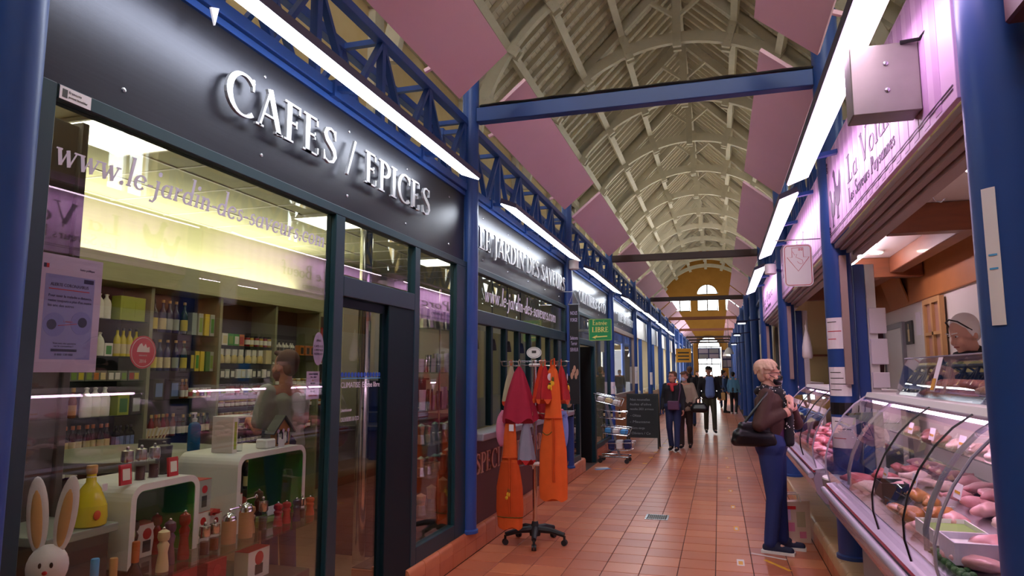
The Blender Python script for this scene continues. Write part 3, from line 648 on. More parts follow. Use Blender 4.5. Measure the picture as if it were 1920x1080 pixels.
# shelving: cabinet units, glass shelves
SX0, SX1 = -5.03, -4.7
DV = [3.02, 3.91, 4.79, 5.66, 6.55, 7.42, 8.3]
SHZ = {0: (2.05, 1.74, 1.25, .85), 1: (2.03, 1.73, 1.53, 1.25, .98, .80, .55), 2: (1.95, 1.61, 1.36, 1.03, .8, .5), 3: (1.87, 1.69, 1.54, 1.37, 1.25, 1.13, 1.01, .88, .74, .4), 4: (1.8, 1.45, 1.2, .95, .7), 5: (1.95, 1.7, 1.45, 1.2, .95, .7)}
UL = ['dim shelf unit at the near end behind the wood partition', 'tall wooden shelf unit with white bottles and boxed oils', 'tall wooden shelf unit with blue olive oil bottles and tins', 'tall wooden shelf unit with pasta bags and many small jars', 'tall wooden shelf unit behind the man in grey t-shirt', 'tall wooden shelf unit with red boxes seen through the door']
for i in range(6):
    a, b = DV[i], DV[i+1]; t = thing('shelf_unit', UL[i], 'shelf', (SX0, a, .012))
    obj('back_panel', MB().box(0, .015, 0, b-a, 0, 2.32), 'shelf_dark', t)
    obj('side_panel', MB().box(.015, SX1-SX0, 0, .018, 0, 2.32), 'shelf_wood', t); obj('side_panel', MB().box(.015, SX1-SX0, b-a-.018, b-a, 0, 2.32), 'shelf_wood', t)
    obj('base', MB().box(.015, SX1-SX0, .018, b-a-.018, 0, .1), 'shelf_wood', t)
    for z in SHZ[i]: obj('glass_shelf', MB().box(.015, SX1-SX0-.02, .02, b-a-.02, z-.020, z-.012), 'shelf_dark' if i == 3 and z < 1.3 else 'shelf_glass', t)
o = obj('shelf_fascia', MB().box(SX0, SX1+.03, 3.02, 7.42, 2.335, 2.56, .003), 'shop_wall'); tag(o, 'pale green grained fascia running above the shelf units', 'fascia')
o = obj('cornice_light', MB().box(-4.98, -4.78, 3.1, 7.4, 2.562, 2.58), 'lamp_cornice'); tag(o, 'glowing strip on top of the shelf fascia', 'light')
# round counter table with grey top
t = thing('round_counter', 'round grey counter top on a dark pedestal behind the display', 'table', (-3.55, 3.55, .012))
obj('top', MB().lathe([(.50, 1.02), (.52, 1.03), (.52, 1.085), (.505, 1.095)], 36), 'grey_top', t, True); obj('pedestal', MB().lathe([(.35, 0), (.35, .04), (.3, .05), (.3, 1.02)], 28), 'shelf_dark', t, True)
# ---------------------------------------------------------------- second front: service counter window
w7 = struct('window_7'); frame_bars(w7, [(5.97, 6.05, 1.05, 2.6), (6.05, 10.09, 2.545, 2.6), (6.05, 10.09, 2.06, 2.19), (10.0, 10.09, 1.05, 2.545)])
pane(w7, 6.05, 10.0, 2.19, 2.545)
obj('lettering', merged(letters('www.le-jardin-des-saveurs.com', FL(XG+.004, 6.38, 2.30), .2, 0, .0012, shear=.22, width=3.1)), 'vinyl_white', w7)
for i in range(1, 8):
    y = 6.05+i*.494; frame_bars(w7, [(y-.03, y+.03, 1.08, 2.06)], 'dark_teal', XG-.03, XG+.03, 'mullion')
for i in (0, 1, 3, 4, 6, 7): pane(w7, 6.08+i*.494, 6.05+(i+1)*.494-.03, 1.08, 2.06)
wl = struct('wall_counter', MB().box(-2.24, -2.18, 5.97, 10.09, .212, .98), 'brown_panel')
for c, m_ in letters('SPECIALITES LORRAINES', FL(-2.18, 6.07, .66), .19, 0, .012, width=3.3): obj('letter', m_, 'tan_letter', wl)
o = obj('counter_ledge', MB().box(-2.3, -2.06, 5.97, 10.09, .98, 1.045, .008), 'grey_plastic'); tag(o, 'long grey counter ledge above the brown specialties panel', 'counter')
t = thing('sneeze_guard', 'clear tilted plastic guard with white card on the counter ledge', 'guard', (-2.18, 7.0, 1.046)); obj('screen', MB().bar((0, 0, .15), (0, .8, .15), .006, .32, (.3, 0, 1)), 'clear_plastic', t); obj('foot', MB().box(-.06, .06, .1, .12, 0, .02).box(-.06, .06, .68, .7, 0, .02), 'clear_plastic', t)
for i in range(5):
    t = thing('spot_lamp', 'small black spot lamp hanging behind the counter window', 'lamp', (-2.6, 6.6+i*.62, 1.86), 0, 'black spot lamps behind the counter window')
    obj('shade', MB().lathe([(.02, .14), (.035, .13), (.05, .05), (.055, 0), (.045, 0), (.03, .1), (.0, .12)], 14), 'black', t, True); obj('stem', MB().cyl((0, 0, .14), (0, 0, 1.24), .007, n=6), 'black', t)
# objects glimpsed behind the counter window
struct('partition_counter', MB().box(-3.6, -3.54, 6.0, 10.1, .0, 2.3), 'shop_wall')
# ---------------------------------------------------------------- olive oil shop front and fourth front
w8 = struct('window_8'); frame_bars(w8, [(10.27, 10.34, .21, 2.6), (10.34, 14.4, 2.545, 2.6), (11.0, 11.1, .0, 2.545), (12.45, 12.6, .0, 2.545), (12.6, 14.4, .212, .3), (14.32, 14.4, .21, 2.545), (11.1, 12.45, 2.06, 2.16), (10.34, 11.0, .212, .3)])
for a, b, c, d in ((10.34, 11.0, .3, 2.545), (11.1, 12.45, 2.16, 2.545), (12.6, 14.32, .3, 2.545)): pane(w8, a, b, c, d)
d3 = struct('door_3', MB().box(XG-.6, XG-.56, 11.1, 12.45, .0, 2.06), 'dark_teal'); obj('side_jamb', MB().box(XG-.6, XG-.03, 12.4, 12.45, 0, 2.06), 'black', d3); obj('side_jamb', MB().box(XG-.6, XG-.03, 11.1, 11.15, 0, 2.06), 'black', d3)
w9 = struct('window_9'); frame_bars(w9, [(14.57, 14.64, .21, 2.6), (14.64, 18.7, 2.5, 2.6), (14.64, 18.7, 1.02, 1.12), (18.6, 18.7, .21, 2.5)], 'shutter'); pane(w9, 14.64, 18.6, 1.12, 2.5)
struct('wall_low_front', MB().box(-2.24, -2.18, 14.64, 18.6, .0, 1.02), 'ply_wood')
# deep interiors of those two shops
struct('wall_olive_back', MB().box(-5.05, -4.98, 10.24, 18.7, 0, 3.1), 'white_paint'); struct('ceiling_olive', MB().box(-5.05, -2.26, 10.24, 18.7, 3.05, 3.1), 'white_paint'); struct('wall_olive_far', MB().box(-5.0, -2.26, 18.68, 18.76, 0, 3.1), 'white_paint')
struct('wall_olive_mid', MB().box(-5.0, -2.26, 14.44, 14.52, 0, 3.05), 'shop_wall')
for x, y in ((-3.5, 11.5), (-3.5, 13.2), (-3.4, 15.8), (-3.4, 17.5)):
    t = thing('ceiling_light', 'square glowing ceiling panel inside the olive oil shops', 'light', (x, y, 3.03), 0, 'ceiling panels in the olive oil shops'); obj('frame', MB().box(-.31, .31, -.31, .31, 0, .018), 'white_paint', t); obj('diffuser', MB().box(-.28, .28, -.28, .28, -.006, 0), 'lamp_stall', t)
for i, (x, y) in enumerate(((-2.55, 15.6), (-2.6, 16.1), (-2.55, 16.9))):
    t = thing('pendant_lamp', 'white bell shaped pendant lamp inside the fourth shop window', 'lamp', (x, y, 1.95), 0, 'bell lamps in the fourth shop')
    obj('shade', MB().lathe([(.17, 0), (.18, .01), (.15, .07), (.07, .15), (.04, .22), (.03, .22), (.06, .14), (.14, .06), (.16, 0)], 20), 'white_plastic', t, True); obj('cord', MB().cyl((0, 0, .2), (0, 0, 1.05), .006, n=6), 'black', t)
# ---------------------------------------------------------------- far stalls on the shop side
mat('far_cream', '#e2d8bd', .6); mat('far_wood', '#c59a64', .55, var=.15, scale=4); mat('far_grey', '#8a8a90', .5)
for k in range(4, 14):
    t = thing('far_stall', 'bright market stall with wooden counter and blue posts down the shop side', 'stall', (XL, BY(k), 0), 0, 'far stalls shop side')
    obj('counter', MB().box(-.55, -.09, .1, 4.2, 0, .95, .01), 'far_wood', t); obj('back_wall', MB().box(-1.9, -1.84, .0, 4.3, 0, 3.05), 'far_cream', t)
    obj('fascia', MB().box(-.17, -.12, .09, 4.21, 2.62, 3.2), 'far_grey' if k % 2 else 'white_paint', t); obj('roof_panel', MB().box(-1.9, -.18, 0, 4.3, 3.05, 3.1), 'far_cream', t)
    obj('side_wall', MB().box(-1.84, -.56, .0, .06, 0, 3.05), 'far_cream', t)
    obj('post', MB().box(-.2, -.1, 1.35, 1.47, .95, 2.62), 'blue_paint', t); obj('post', MB().box(-.2, -.1, 2.8, 2.92, .95, 2.62), 'blue_paint', t)
    obj('light_panel', MB().box(-1.3, -.7, 1.0, 3.4, 3.03, 3.045), 'lamp_stall', t)
    for j in range(6):
        h = .08+.1*random.random(); y = .35+j*.62
        o = obj('goods_box', MB().box(XL-.32, XL-.12, BY(k)+y, BY(k)+y+.3, .951, .951+h, .01), random.choice(['far_cream', 'green', 'tape_yellow', 'tape_blue', 'white_plastic', 'red'])); tag(o, 'small bright box of goods on a far wooden counter', 'box', 'goods on far counters')
# ---------------------------------------------------------------- goods: prototypes (copied, each with its parts)
for n_, c_, r_ in (('glass_dark', '#14181c', .12), ('glass_navy', '#1a2350', .12), ('glass_green', '#1f3a1c', .12), ('oil_gold', '#b59226', .15), ('oil_yellow', '#d9c526', .2), ('glass_amber', '#7a3f16', .15), ('glass_red', '#8a1c1c', .15), ('jam_red', '#641820', .2), ('jam_violet', '#4a2f5c', .2), ('jam_orange', '#b5602a', .2), ('ceramic_white', '#e8e4d8', .3), ('gold', '#b8893a', .3),
                   ('lab_white', '#e6e0d4', .7), ('lab_cream', '#dccb98', .7), ('lab_yellow', '#d9c23a', .6), ('lab_blue', '#6f86b8', .6), ('lab_green', '#7fa046', .6), ('lab_orange', '#cf7a3a', .6), ('lab_red', '#b8443c', .6), ('lab_silver', '#a9b0a6', .4),
                   ('cap_tan', '#c69a5f', .5), ('cap_orange', '#b85f2c', .45), ('cap_black', '#1d1b1b', .45), ('cap_gold', '#b89a52', .35), ('cap_white', '#e4e0da', .5), ('box_dark', '#3a3834', .5), ('box_lime', '#9fae2a', .5), ('box_green', '#3f7a3a', .5), ('box_grey', '#77786c', .55), ('box_white', '#e4ddd2', .6), ('box_red', '#b01f26', .5), ('wood_mill', '#b98a63', .45), ('wood_pale', '#d9c49a', .45), ('plum', '#5d3b57', .4), ('brown_dark', '#3a1c18', .3), ('orange', '#d9551f', .6), ('pasta', '#d9c07a', .7), ('blue_gel', '#1a6fb0', .15)):
    mat(n_, c_, r_)
def bottle_proto(name, prof, cap, lab, square=False):
    """prof body lathe; cap (z0,z1,r); lab (z0,z1,r)"""
    n = 4 if square else 14; mb = MB().lathe(prof, n)
    if square: mb.xf(Matrix.Rotation(PI/4, 4, 'Z'))
    b = proto(obj(name, mb, 'glass_dark', None, not square)); b.location = (0, 0, -50); tag(b, 'prototype for copies only', 'bottle')
    obj('cap', MB().lathe([(cap[2], cap[0]), (cap[2], cap[1]-.003), (cap[2]*.85, cap[1])], 12), 'cap_tan', b, True)
    if lab:
        if square:
            w = prof[1][0]*R45+.0012; l = MB().box(-w*.85, w*.85, -w, -w+.002, lab[0], lab[1]).box(w-.002, w, -w*.85, w*.85, lab[0], lab[1])
            obj('label', l, 'lab_white', b)
        else: obj('label', MB().lathe([(lab[2], lab[0]), (lab[2], lab[1])], 14), 'lab_white', b, True)
    return b
P_OIL = bottle_proto('bottle', [(.026, 0), (.033, .004), (.033, .17), (.028, .195), (.013, .225), (.012, .275)], (.27, .295, .0145), (.03, .13, .0337))
P_SQ = bottle_proto('bottle', [(.034, 0), (.036, .003), (.036, .135), (.03, .15), (.012, .17), (.012, .2)], (.195, .215, .014), (.025, .115, 0), True)
P_CER = bottle_proto('bottle', [(.04, 0), (.046, .006), (.046, .15), (.036, .185), (.015, .215), (.015, .235), (.02, .237), (.02, .248)], (.246, .252, .012), None)
P_VIN = bottle_proto('bottle', [(.02, 0), (.026, .004), (.026, .12), (.018, .145), (.011, .16), (.011, .185)], (.18, .21, .014), (.02, .09, .0266))
P_JAR = bottle_proto('jar', [(.026, 0), (.03, .004), (.03, .05), (.026, .058)], (.056, .072, .029), (.012, .046, .0306))
P_TALL = bottle_proto('jar', [(.022, 0), (.025, .004), (.025, .075), (.021, .083)], (.08, .098, .0235), (.018, .06, .0256))
def box_proto(w, d, h):
    b = proto(obj('carton', MB().box(-d/2, d/2, -w/2, w/2, 0, h, .002), 'box_dark')); b.location = (0, 0, -50); tag(b, 'prototype for copies only', 'box')
    obj('label', MB().box(d/2, d/2+.0012, -w*.34, w*.34, h*.14, h*.8), 'lab_white', b); return b
P_TIN = box_proto(.06, .06, .21); P_BOX = box_proto(.085, .07, .115); P_BIG = box_proto(.13, .1, .2); P_SMALL = box_proto(.055, .05, .07)
def pasta_proto():
    b = proto(obj('pasta_bag', MB().lathe([(.035, 0), (.048, .01), (.05, .05), (.042, .085), (.012, .11)], 12, sx=.7), 'pasta', None, True)); b.location = (0, 0, -50); tag(b, 'prototype for copies only', 'bag')
    obj('card_header', MB().box(-.012, .012, -.038, .038, .095, .17), 'lab_white', b); return b
P_PASTA = pasta_proto()
def row(P, i, z, y0, y1, n, label, group, mats, x=-4.76, rz=0, sc=1.0, jit=.004):
    w_ = max(v.co.y for v in P.data.vertices)-min(v.co.y for v in P.data.vertices); sp_ = (y1-y0)/n; jit = min(jit, max(0, (sp_-w_*sc)/3))
    if w_*sc > sp_*.97: sc = sp_*.97/w_
    for j in range(n):
        y = y0+(y1-y0)*(j+.5)/n+random.uniform(-jit, jit); m_ = mats[j % len(mats)]
        dup(P, (x+random.uniform(-.012, .012), y, z+.0003), rz+random.uniform(-.03, .03), label, group, m_, sc)
RB = lambda a, b=None, c=None: dict(root=a, cap=b or 'cap_black', label=c or 'lab_white')
D1, D2, D3, D4 = 3.95, 4.83, 5.70, 6.59
Z = lambda i, j: .012+SHZ[i][j]-.012
# unit 1
row(P_CER, 1, Z(1, 0), 4.27, 4.42, 2, 'white ceramic bottle on the top glass shelf', 'white bottles top shelf', [RB('ceramic_white', 'cap_tan')]); row(P_BIG, 1, Z(1, 0), 4.46, 4.74, 2, 'yellow carton standing on the top glass shelf', 'yellow cartons top shelf', [RB('box_lime', None, 'box_lime')])
row(P_CER, 1, Z(1, 1), 4.22, 4.36, 2, 'white ceramic bottle beside green dot carton', 'white bottles second shelf', [RB('ceramic_white', 'cap_tan')]); row(P_BOX, 1, Z(1, 1), 4.36, 4.44, 1, 'white carton with a green dot label on the second shelf', None, [dict(root='box_white', label='green')]); row(P_OIL, 1, Z(1, 1), 4.46, 4.74, 4, 'gold oil bottle with cream label behind the red round sticker', 'gold oil bottles second shelf', [RB('oil_yellow', 'cap_black', 'lab_cream')], sc=.8)
row(P_SMALL, 1, Z(1, 2), 4.0, 4.74, 11, 'small dark box with a coloured label on the third shelf', 'small tea boxes third shelf', [dict(root='box_grey', label=q) for q in ('lab_green', 'lab_green', 'lab_yellow', 'lab_green', 'lab_orange', 'lab_cream', 'lab_white', 'lab_white', 'lab_green', 'lab_red', 'lab_yellow')], sc=1.2)
row(P_CER, 1, Z(1, 3), 4.2, 4.46, 3, 'white ceramic oil bottle with lime tag on the fourth shelf', 'ceramic bottles with lime tags', [RB('ceramic_white', 'cap_white')], sc=.92); row(P_VIN, 1, Z(1, 3), 4.1, 4.18, 1, 'gold topped bottle beside the ceramic bottles', None, [RB('glass_amber', 'gold', 'gold')], sc=1.1); row(P_BIG, 1, Z(1, 3), 4.5, 4.76, 2, 'green and black boxed oil on the fourth shelf', 'boxed oils fourth shelf', [dict(root='box_lime', label='box_green'), dict(root='box_dark', label='lab_silver')], sc=.85)
row(P_VIN, 1, Z(1, 4), 4.0, 4.5, 8, 'dark vinegar bottle with cream fruit label on the fifth shelf', 'fruit vinegars fifth shelf', [RB('glass_dark', 'cap_orange', 'lab_cream')]); row(P_SQ, 1, Z(1, 4), 4.52, 4.74, 4, 'square dark bottle with blue label on the fifth shelf', 'blue label bottles fifth shelf', [RB('glass_dark', 'cap_black', 'lab_blue')], sc=.85)
row(P_JAR, 1, Z(1, 5), 3.98, 4.36, 6, 'purple jam jar with white label on the jam shelf', 'purple jams', [RB('jam_violet', 'cap_black')]); row(P_JAR, 1, Z(1, 5), 4.38, 4.74, 6, 'small honey jar with white label on the jam shelf', 'small honey jars', [RB('jam_orange', 'cap_white')], sc=.85)
row(P_JAR, 1, Z(1, 6), 4.0, 4.5, 7, 'dark jam jar with gold lid on the low shelf', 'low shelf jams', [RB('jam_red', 'cap_gold')])
# unit 2
row(P_OIL, 2, Z(2, 0), 4.84, 5.26, 5, 'navy olive oil bottle with cork and pale label on the top shelf', 'navy oil bottles top shelf', [RB('glass_dark', 'cap_black', 'lab_yellow'), RB('glass_navy', 'cap_tan', 'lab_cream'), RB('glass_navy', 'cap_tan', 'lab_silver'), RB('glass_navy', 'cap_tan', 'lab_silver'), RB('glass_green', 'cap_tan', 'lab_yellow')]); row(P_TIN, 2, Z(2, 0), 5.3, 5.63, 4, 'tall oil tin with green band on the top shelf', 'oil tins top shelf', [dict(root='lab_silver', label='lab_silver'), dict(root='lab_silver', label='lab_green'), dict(root='lab_yellow', label='lab_yellow'), dict(root='lab_silver', label='green')])
row(P_OIL, 2, Z(2, 1), 4.84, 5.28, 5, 'navy olive oil bottle with pale label on the second shelf', 'navy oil bottles second shelf', [RB('glass_dark', 'cap_black', 'lab_yellow'), RB('glass_navy', 'cap_tan', 'lab_cream'), RB('glass_navy', 'cap_tan', 'lab_cream'), RB('glass_navy', 'cap_tan', 'lab_silver'), RB('glass_green', 'cap_tan', 'lab_yellow')], sc=.95); row(P_TIN, 2, Z(2, 1), 5.31, 5.63, 5, 'yellow and green oil tin on the second shelf', 'oil tins second shelf', [dict(root='box_dark', label='lab_yellow'), dict(root='lab_yellow', label='green'), dict(root='lab_yellow', label='lab_yellow'), dict(root='box_green', label='box_green'), dict(root='lab_silver', label='lab_green')], sc=.9)
row(P_BIG, 2, Z(2, 2), 4.86, 5.2, 2, 'clear gift box tied with a gold ribbon on the third shelf', 'gift boxes', [dict(root='box_dark', label='lab_blue')], sc=.9); row(P_VIN, 2, Z(2, 2), 5.22, 5.33, 2, 'dark little liqueur bottle beside the juice cartons', 'liqueur bottles', [RB('glass_amber', 'cap_tan', 'lab_white')], sc=.85); row(P_TALL, 2, Z(2, 2), 5.34, 5.63, 6, 'white capped juice carton with coloured label on the third shelf', 'juice cartons', [RB('lab_cream', 'cap_white', q) for q in ('lab_red', 'lab_green', 'lab_orange', 'jam_violet', 'lab_green', 'lab_red')], sc=1.35)
row(P_VIN, 2, Z(2, 3), 4.83, 5.18, 7, 'amber vinegar bottle with long white label on the fourth shelf', 'amber vinegars', [RB('glass_amber', 'cap_gold'), RB('glass_red', 'cap_gold'), RB('glass_amber', 'cap_orange')], sc=1.15); row(P_VIN, 2, Z(2, 3), 5.22, 5.63, 9, 'dark dressing bottle with narrow white label on the fourth shelf', 'dark dressings', [RB('glass_dark', 'cap_black'), RB('glass_green', 'cap_gold')], sc=1.1)
row(P_JAR, 2, Z(2, 4), 4.84, 5.6, 9, 'dark condiment jar on the shelf behind the round counter', 'condiment jars', [RB('jam_red', 'cap_black'), RB('jam_violet', 'cap_white')])
# unit 3
row(P_BOX, 3, Z(3, 0), 5.70, 6.06, 4, 'upright packet on the top shelf beside the olive jars', 'packets top shelf', [dict(root='box_white', label='lab_cream'), dict(root='green', label='lab_green'), dict(root='green', label='lab_white'), dict(root='lab_orange', label='lab_red')], sc=1.05); row(P_TALL, 3, Z(3, 0), 6.1, 6.53, 6, 'olive jar with white label on the top shelf', 'olive jars', [RB('glass_red', 'cap_black'), RB('oil_gold', 'cap_black')], sc=1.15)
row(P_PASTA, 3, Z(3, 1), 5.70, 6.4, 7, 'clear bag of dried pasta with white card header', 'pasta bags', [dict(root='pasta', card_header='lab_white'), dict(root='lab_cream', card_header='lab_white')], sc=.85); row(P_BIG, 3, Z(3, 1), 6.42, 6.53, 1, 'cream carton at the end of the pasta bags', None, [dict(root='lab_cream', label='lab_cream')], sc=.75)
row(P_SMALL, 3, Z(3, 2), 5.70, 6.53, 10, 'small tin or box of condiments on the third jar shelf', 'condiment boxes', [dict(root=q, label='lab_white') for q in ('box_dark', 'lab_silver', 'box_dark', 'box_white', 'lab_cream', 'box_white', 'box_dark', 'box_dark', 'box_white', 'box_dark')], sc=1.3)
row(P_TALL, 3, Z(3, 3), 5.70, 6.53, 12, 'spice jar or slim bottle on the fourth jar shelf', 'spice jars', [RB(q, 'cap_black', l) for q, l in (('box_grey', 'lab_blue'), ('box_grey', 'lab_green'), ('glass_amber', 'lab_white'), ('glass_red', 'lab_white'), ('jam_red', 'lab_red'), ('glass_amber', 'lab_white'))], sc=1.15)
for j, (nm, rm, cp) in enumerate((('red', 'jam_red', 'cap_gold'), ('amber', 'jam_orange', 'cap_gold'), ('violet', 'jam_violet', 'cap_white'), ('dark violet', 'jam_violet', 'cap_black'), ('dark red', 'jam_red', 'cap_black'))):
    row(P_JAR, 3, Z(3, 4+j), 5.69, 6.54, 12, 'little %s jam jar with white label, %s' % (nm, ('row just under the spice jars', 'second row under the spice jars', 'third row under the spice jars', 'fourth row under the spice jars', 'row just above the wine bottles')[j]), nm+' jam row', [RB(rm, cp)], sc=.95)
row(P_OIL, 3, Z(3, 9), 5.72, 6.5, 7, 'dark wine bottle on the lowest shelf of the jam unit', 'wine bottles lowest shelf', [RB('glass_dark', 'cap_tan', 'lab_cream')])
# units 4 and 5
row(P_SQ, 4, Z(4, 0), 6.6, 7.0, 6, 'small perfume like bottle with dark label behind the man', 'dark label bottles', [RB('ceramic_white', 'cap_black', 'box_dark')], sc=.7); row(P_BOX, 4, Z(4, 0), 7.05, 7.38, 3, 'pink patterned box at the end of the shelf behind the man', 'pink boxes', [dict(root='lab_orange', label='box_dark')])
for j in (1, 2, 3): row(P_JAR, 4, Z(4, j), 6.62, 7.38, 9, 'jar on a dim shelf behind the man in grey t-shirt, %s' % ('top row', 'middle row', 'bottom row')[j-1], 'dim jars row %d' % j, [RB('jam_red', 'cap_gold'), RB('oil_gold', 'cap_white')], sc=1.1)
row(P_BIG, 5, Z(5, 0), 7.45, 8.25, 5, 'red gift box on the upper shelf seen through the door', 'red gift boxes', [dict(root='box_red', label='box_red')]); row(P_BOX, 5, Z(5, 1), 7.45, 8.25, 6, 'pale packet on the second shelf seen through the door', 'pale packets', [dict(root='box_white', label='lab_red')]); row(P_TALL, 5, Z(5, 2), 7.45, 8.25, 9, 'red spice jar seen through the glass door', 'red spice jars', [RB('jam_red', 'cap_black', 'lab_red')]); row(P_JAR, 5, Z(5, 3), 7.45, 8.25, 9, 'honey jar seen through the glass door', 'honey jars by the door', [RB('jam_orange', 'cap_gold')])
# unit 0 (glimpsed)
row(P_VIN, 0, Z(0, 2), 3.5, 3.88, 5, 'dark bottle in the dim near shelf unit', 'dim bottles', [RB('glass_dark', 'cap_orange', 'lab_cream')]); row(P_JAR, 0, Z(0, 3), 3.4, 3.88, 7, 'dark jar in the dim near shelf unit', 'dim jars', [RB('jam_violet', 'cap_black')])
# ---------------------------------------------------------------- window display
dp = struct('window_platform', MB().box(-3.1, -2.26, 1.75, 3.55, .012, .5, .004), 'grey_wood')
o = obj('glass_shelf', MB().box(-2.92, -2.30, 2.495, 3.95, .728, .738), 'shelf_glass'); tag(o, 'long clear glass shelf edge holding pepper mills in the window', 'shelf')
for y in (2.52, 3.93):
    for x in (-2.88, -2.34):
        q = obj('shelf_post', MB().cyl((x, y, .0), (x, y, .728), .01, n=8), 'chrome', o)
def u_table(label, x0, x1, y0, y1, z0, z1):
    t = thing('display_table', label, 'table', (0, 0, 0)); th = .03; r = .07
    def path(off):
        p = [(y0+off, z0)]
        for a in range(0, 7): an = PI-a*PI/12; p.append((y0+r+(r-off)*math.cos(an), z1-r+(r-off)*math.sin(an)))
        for a in range(0, 7): an = PI/2-a*PI/12; p.append((y1-r+(r-off)*math.cos(an), z1-r+(r-off)*math.sin(an)))
        return p+[(y1-off, z0)]
    A, B = path(0), path(th); m_ = MB(); g_ = MB()
    for i in range(len(A)-1): m_.prism([A[i], A[i+1], B[i+1], B[i]], ((0, 0, 0), (0, 1, 0), (0, 0, 1), (1, 0, 0)), x0, x1)
    B2, C2 = path(th), path(th+.004)
    for i in range(len(A)-1): g_.prism([B2[i], B2[i+1], C2[i+1], C2[i]], ((0, 0, 0), (0, 1, 0), (0, 0, 1), (1, 0, 0)), x0+.004, x1-.004)
    obj('shell', m_, 'white_plastic', t, True); obj('green_lining', g_, 'green', t, True); return t
u_table('white curved display table with green lining holding glass mills', -2.9, -2.5, 2.5, 2.92, .74, 1.10)
u_table('white curved display table with green lining holding a wooden house', -2.9, -2.5, 3.2, 3.84, .74, 1.155)
t = thing('plinth', 'grey wood plinth under the yellow bottle', 'plinth', (-2.72, 2.26, .5)); obj('top', MB().box(-.2, .2, -.14, .2, .42, .455, .003), 'grey_top', t); obj('body', MB().box(-.17, .17, -.1, .18, 0, .42), 'grey_wood', t)
t = thing('liqueur_bottle', 'tall yellow liqueur bottle with cork and orange label', 'bottle', (-2.58, 2.36, .956)); obj('glass_body', MB().lathe([(.06, 0), (.068, .006), (.07, .04), (.06, .1), (.038, .155), (.02, .18), (.018, .215)], 22, sy=1.0), 'oil_yellow', t, True); obj('neck', MB().lathe([(.0185, .18), (.019, .205)], 16), 'lab_white', t, True); obj('cork', MB().lathe([(.02, .215), (.022, .22), (.022, .245), (.02, .25)], 16), 'cap_tan', t, True)
obj('label', MB().lathe([(.0705, .03), (.066, .085)], 22), 'oil_yellow', t, True); obj('fruit_print', MB().ell((.066, -.02, .05), (.006, .018, .02), 10, 6), 'orange', t, True); obj('price_tag', MB().box(.04, .042, .02, .045, .14, .17), 'paper', t)
# rabbit toy
def rabbit():
    t = thing('toy_rabbit', 'white fabric toy rabbit with long ears, yellow bow and carrot', 'toy', (-2.42, 2.05, .5005), .6); t.scale = (1.02, 1.02, 1.14)
    mat('plush', '#e8e0e4', .9, bump=.1, bscale=200); mat('ear_tan', '#d8a468', .9); mat('check', '#b9b2a0', .9, var=.35, scale=120)
    bd = MB().lathe([(.05, 0), (.085, .02), (.085, .12), (.06, .22), (.03, .27)], 18); obj('body', bd, 'check', t, True)
    obj('head', MB().ell((0, 0, .335), (.068, .062, .07), 18, 12), 'plush', t, True)
    for s in (-1, 1):
        e = MB(); c = Matrix.Translation((s*.035, 0, .39)) @ Matrix.Rotation(s*.1+.02, 4, 'Y')
        e.ell((0, 0, .11), (.036, .014, .125), 14, 12).xf(c); ear = obj('ear', e, 'plush', t, True)
        i_ = MB().ell((0, -.008, .1), (.021, .009, .095), 12, 10).xf(c); obj('inner_ear', i_, 'ear_tan', ear, True)
        obj('eye', MB().ell((s*.018+.01, -.058, .35), (.006, .005, .009), 8, 6), 'black', t, True); obj('arm', MB().cap((s*.05, -.03, .22), (s*.085, -.05, .12), .025, .02), 'check', t, True)
        obj('bow_loop', MB().ell((s*.03, -.055, .268), (.03, .014, .02), 10, 8), 'lab_yellow', t, True)
    obj('nose', MB().ell((.01, -.064, .328), (.009, .006, .007), 8, 6), 'red', t, True); obj('mouth', MB().tube([(-.012, -.058, .305), (.005, -.062, .300), (.028, -.056, .312)], .0022, 5), 'black', t, True)
    obj('strap', MB().bar((.025, -.075, .23), (.03, -.09, .06), .018, .006, (0, 1, 0)), 'lab_green', t)
    cr_ = obj('carrot', MB().tube([(-.05, -.08, .2), (-.03, -.1, .1), (-.02, -.1, .02)], [.02, .016, .004], 10), 'orange', t, True); obj('carrot_leaf', MB().tube([(-.05, -.08, .2), (-.06, -.075, .27)], [.016, .012], 8), 'box_green', cr_, True)
rabbit()
# wine bottle tops in the corner of the window
for y, m1, m2, h, lb in ((2.24, 'glass_dark', 'tape_blue', .0, 'dark wine bottle with blue foil capsule beside the rabbit'), (2.33, 'glass_dark', 'cap_tan', -.02, 'dark wine bottle with tan capsule beside the rabbit'), (2.44, 'glass_dark', 'cap_orange', .02, 'dark wine bottle with pale capsule and tied neck string')):
    t = thing('wine_bottle', lb, 'bottle', (-2.4, y, .5+0.0003)); obj('glass_body', MB().lathe([(.035, 0), (.04, .005), (.04, .2+h), (.03, .24+h), (.015, .27+h), (.014, .31+h)], 18), m1, t, True); obj('capsule', MB().lathe([(.0155, .28+h), (.016, .36+h), (.014, .365+h)], 14), m2, t, True); obj('label', MB().lathe([(.0405, .06), (.0405, .16)], 18), 'lab_cream', t, True)
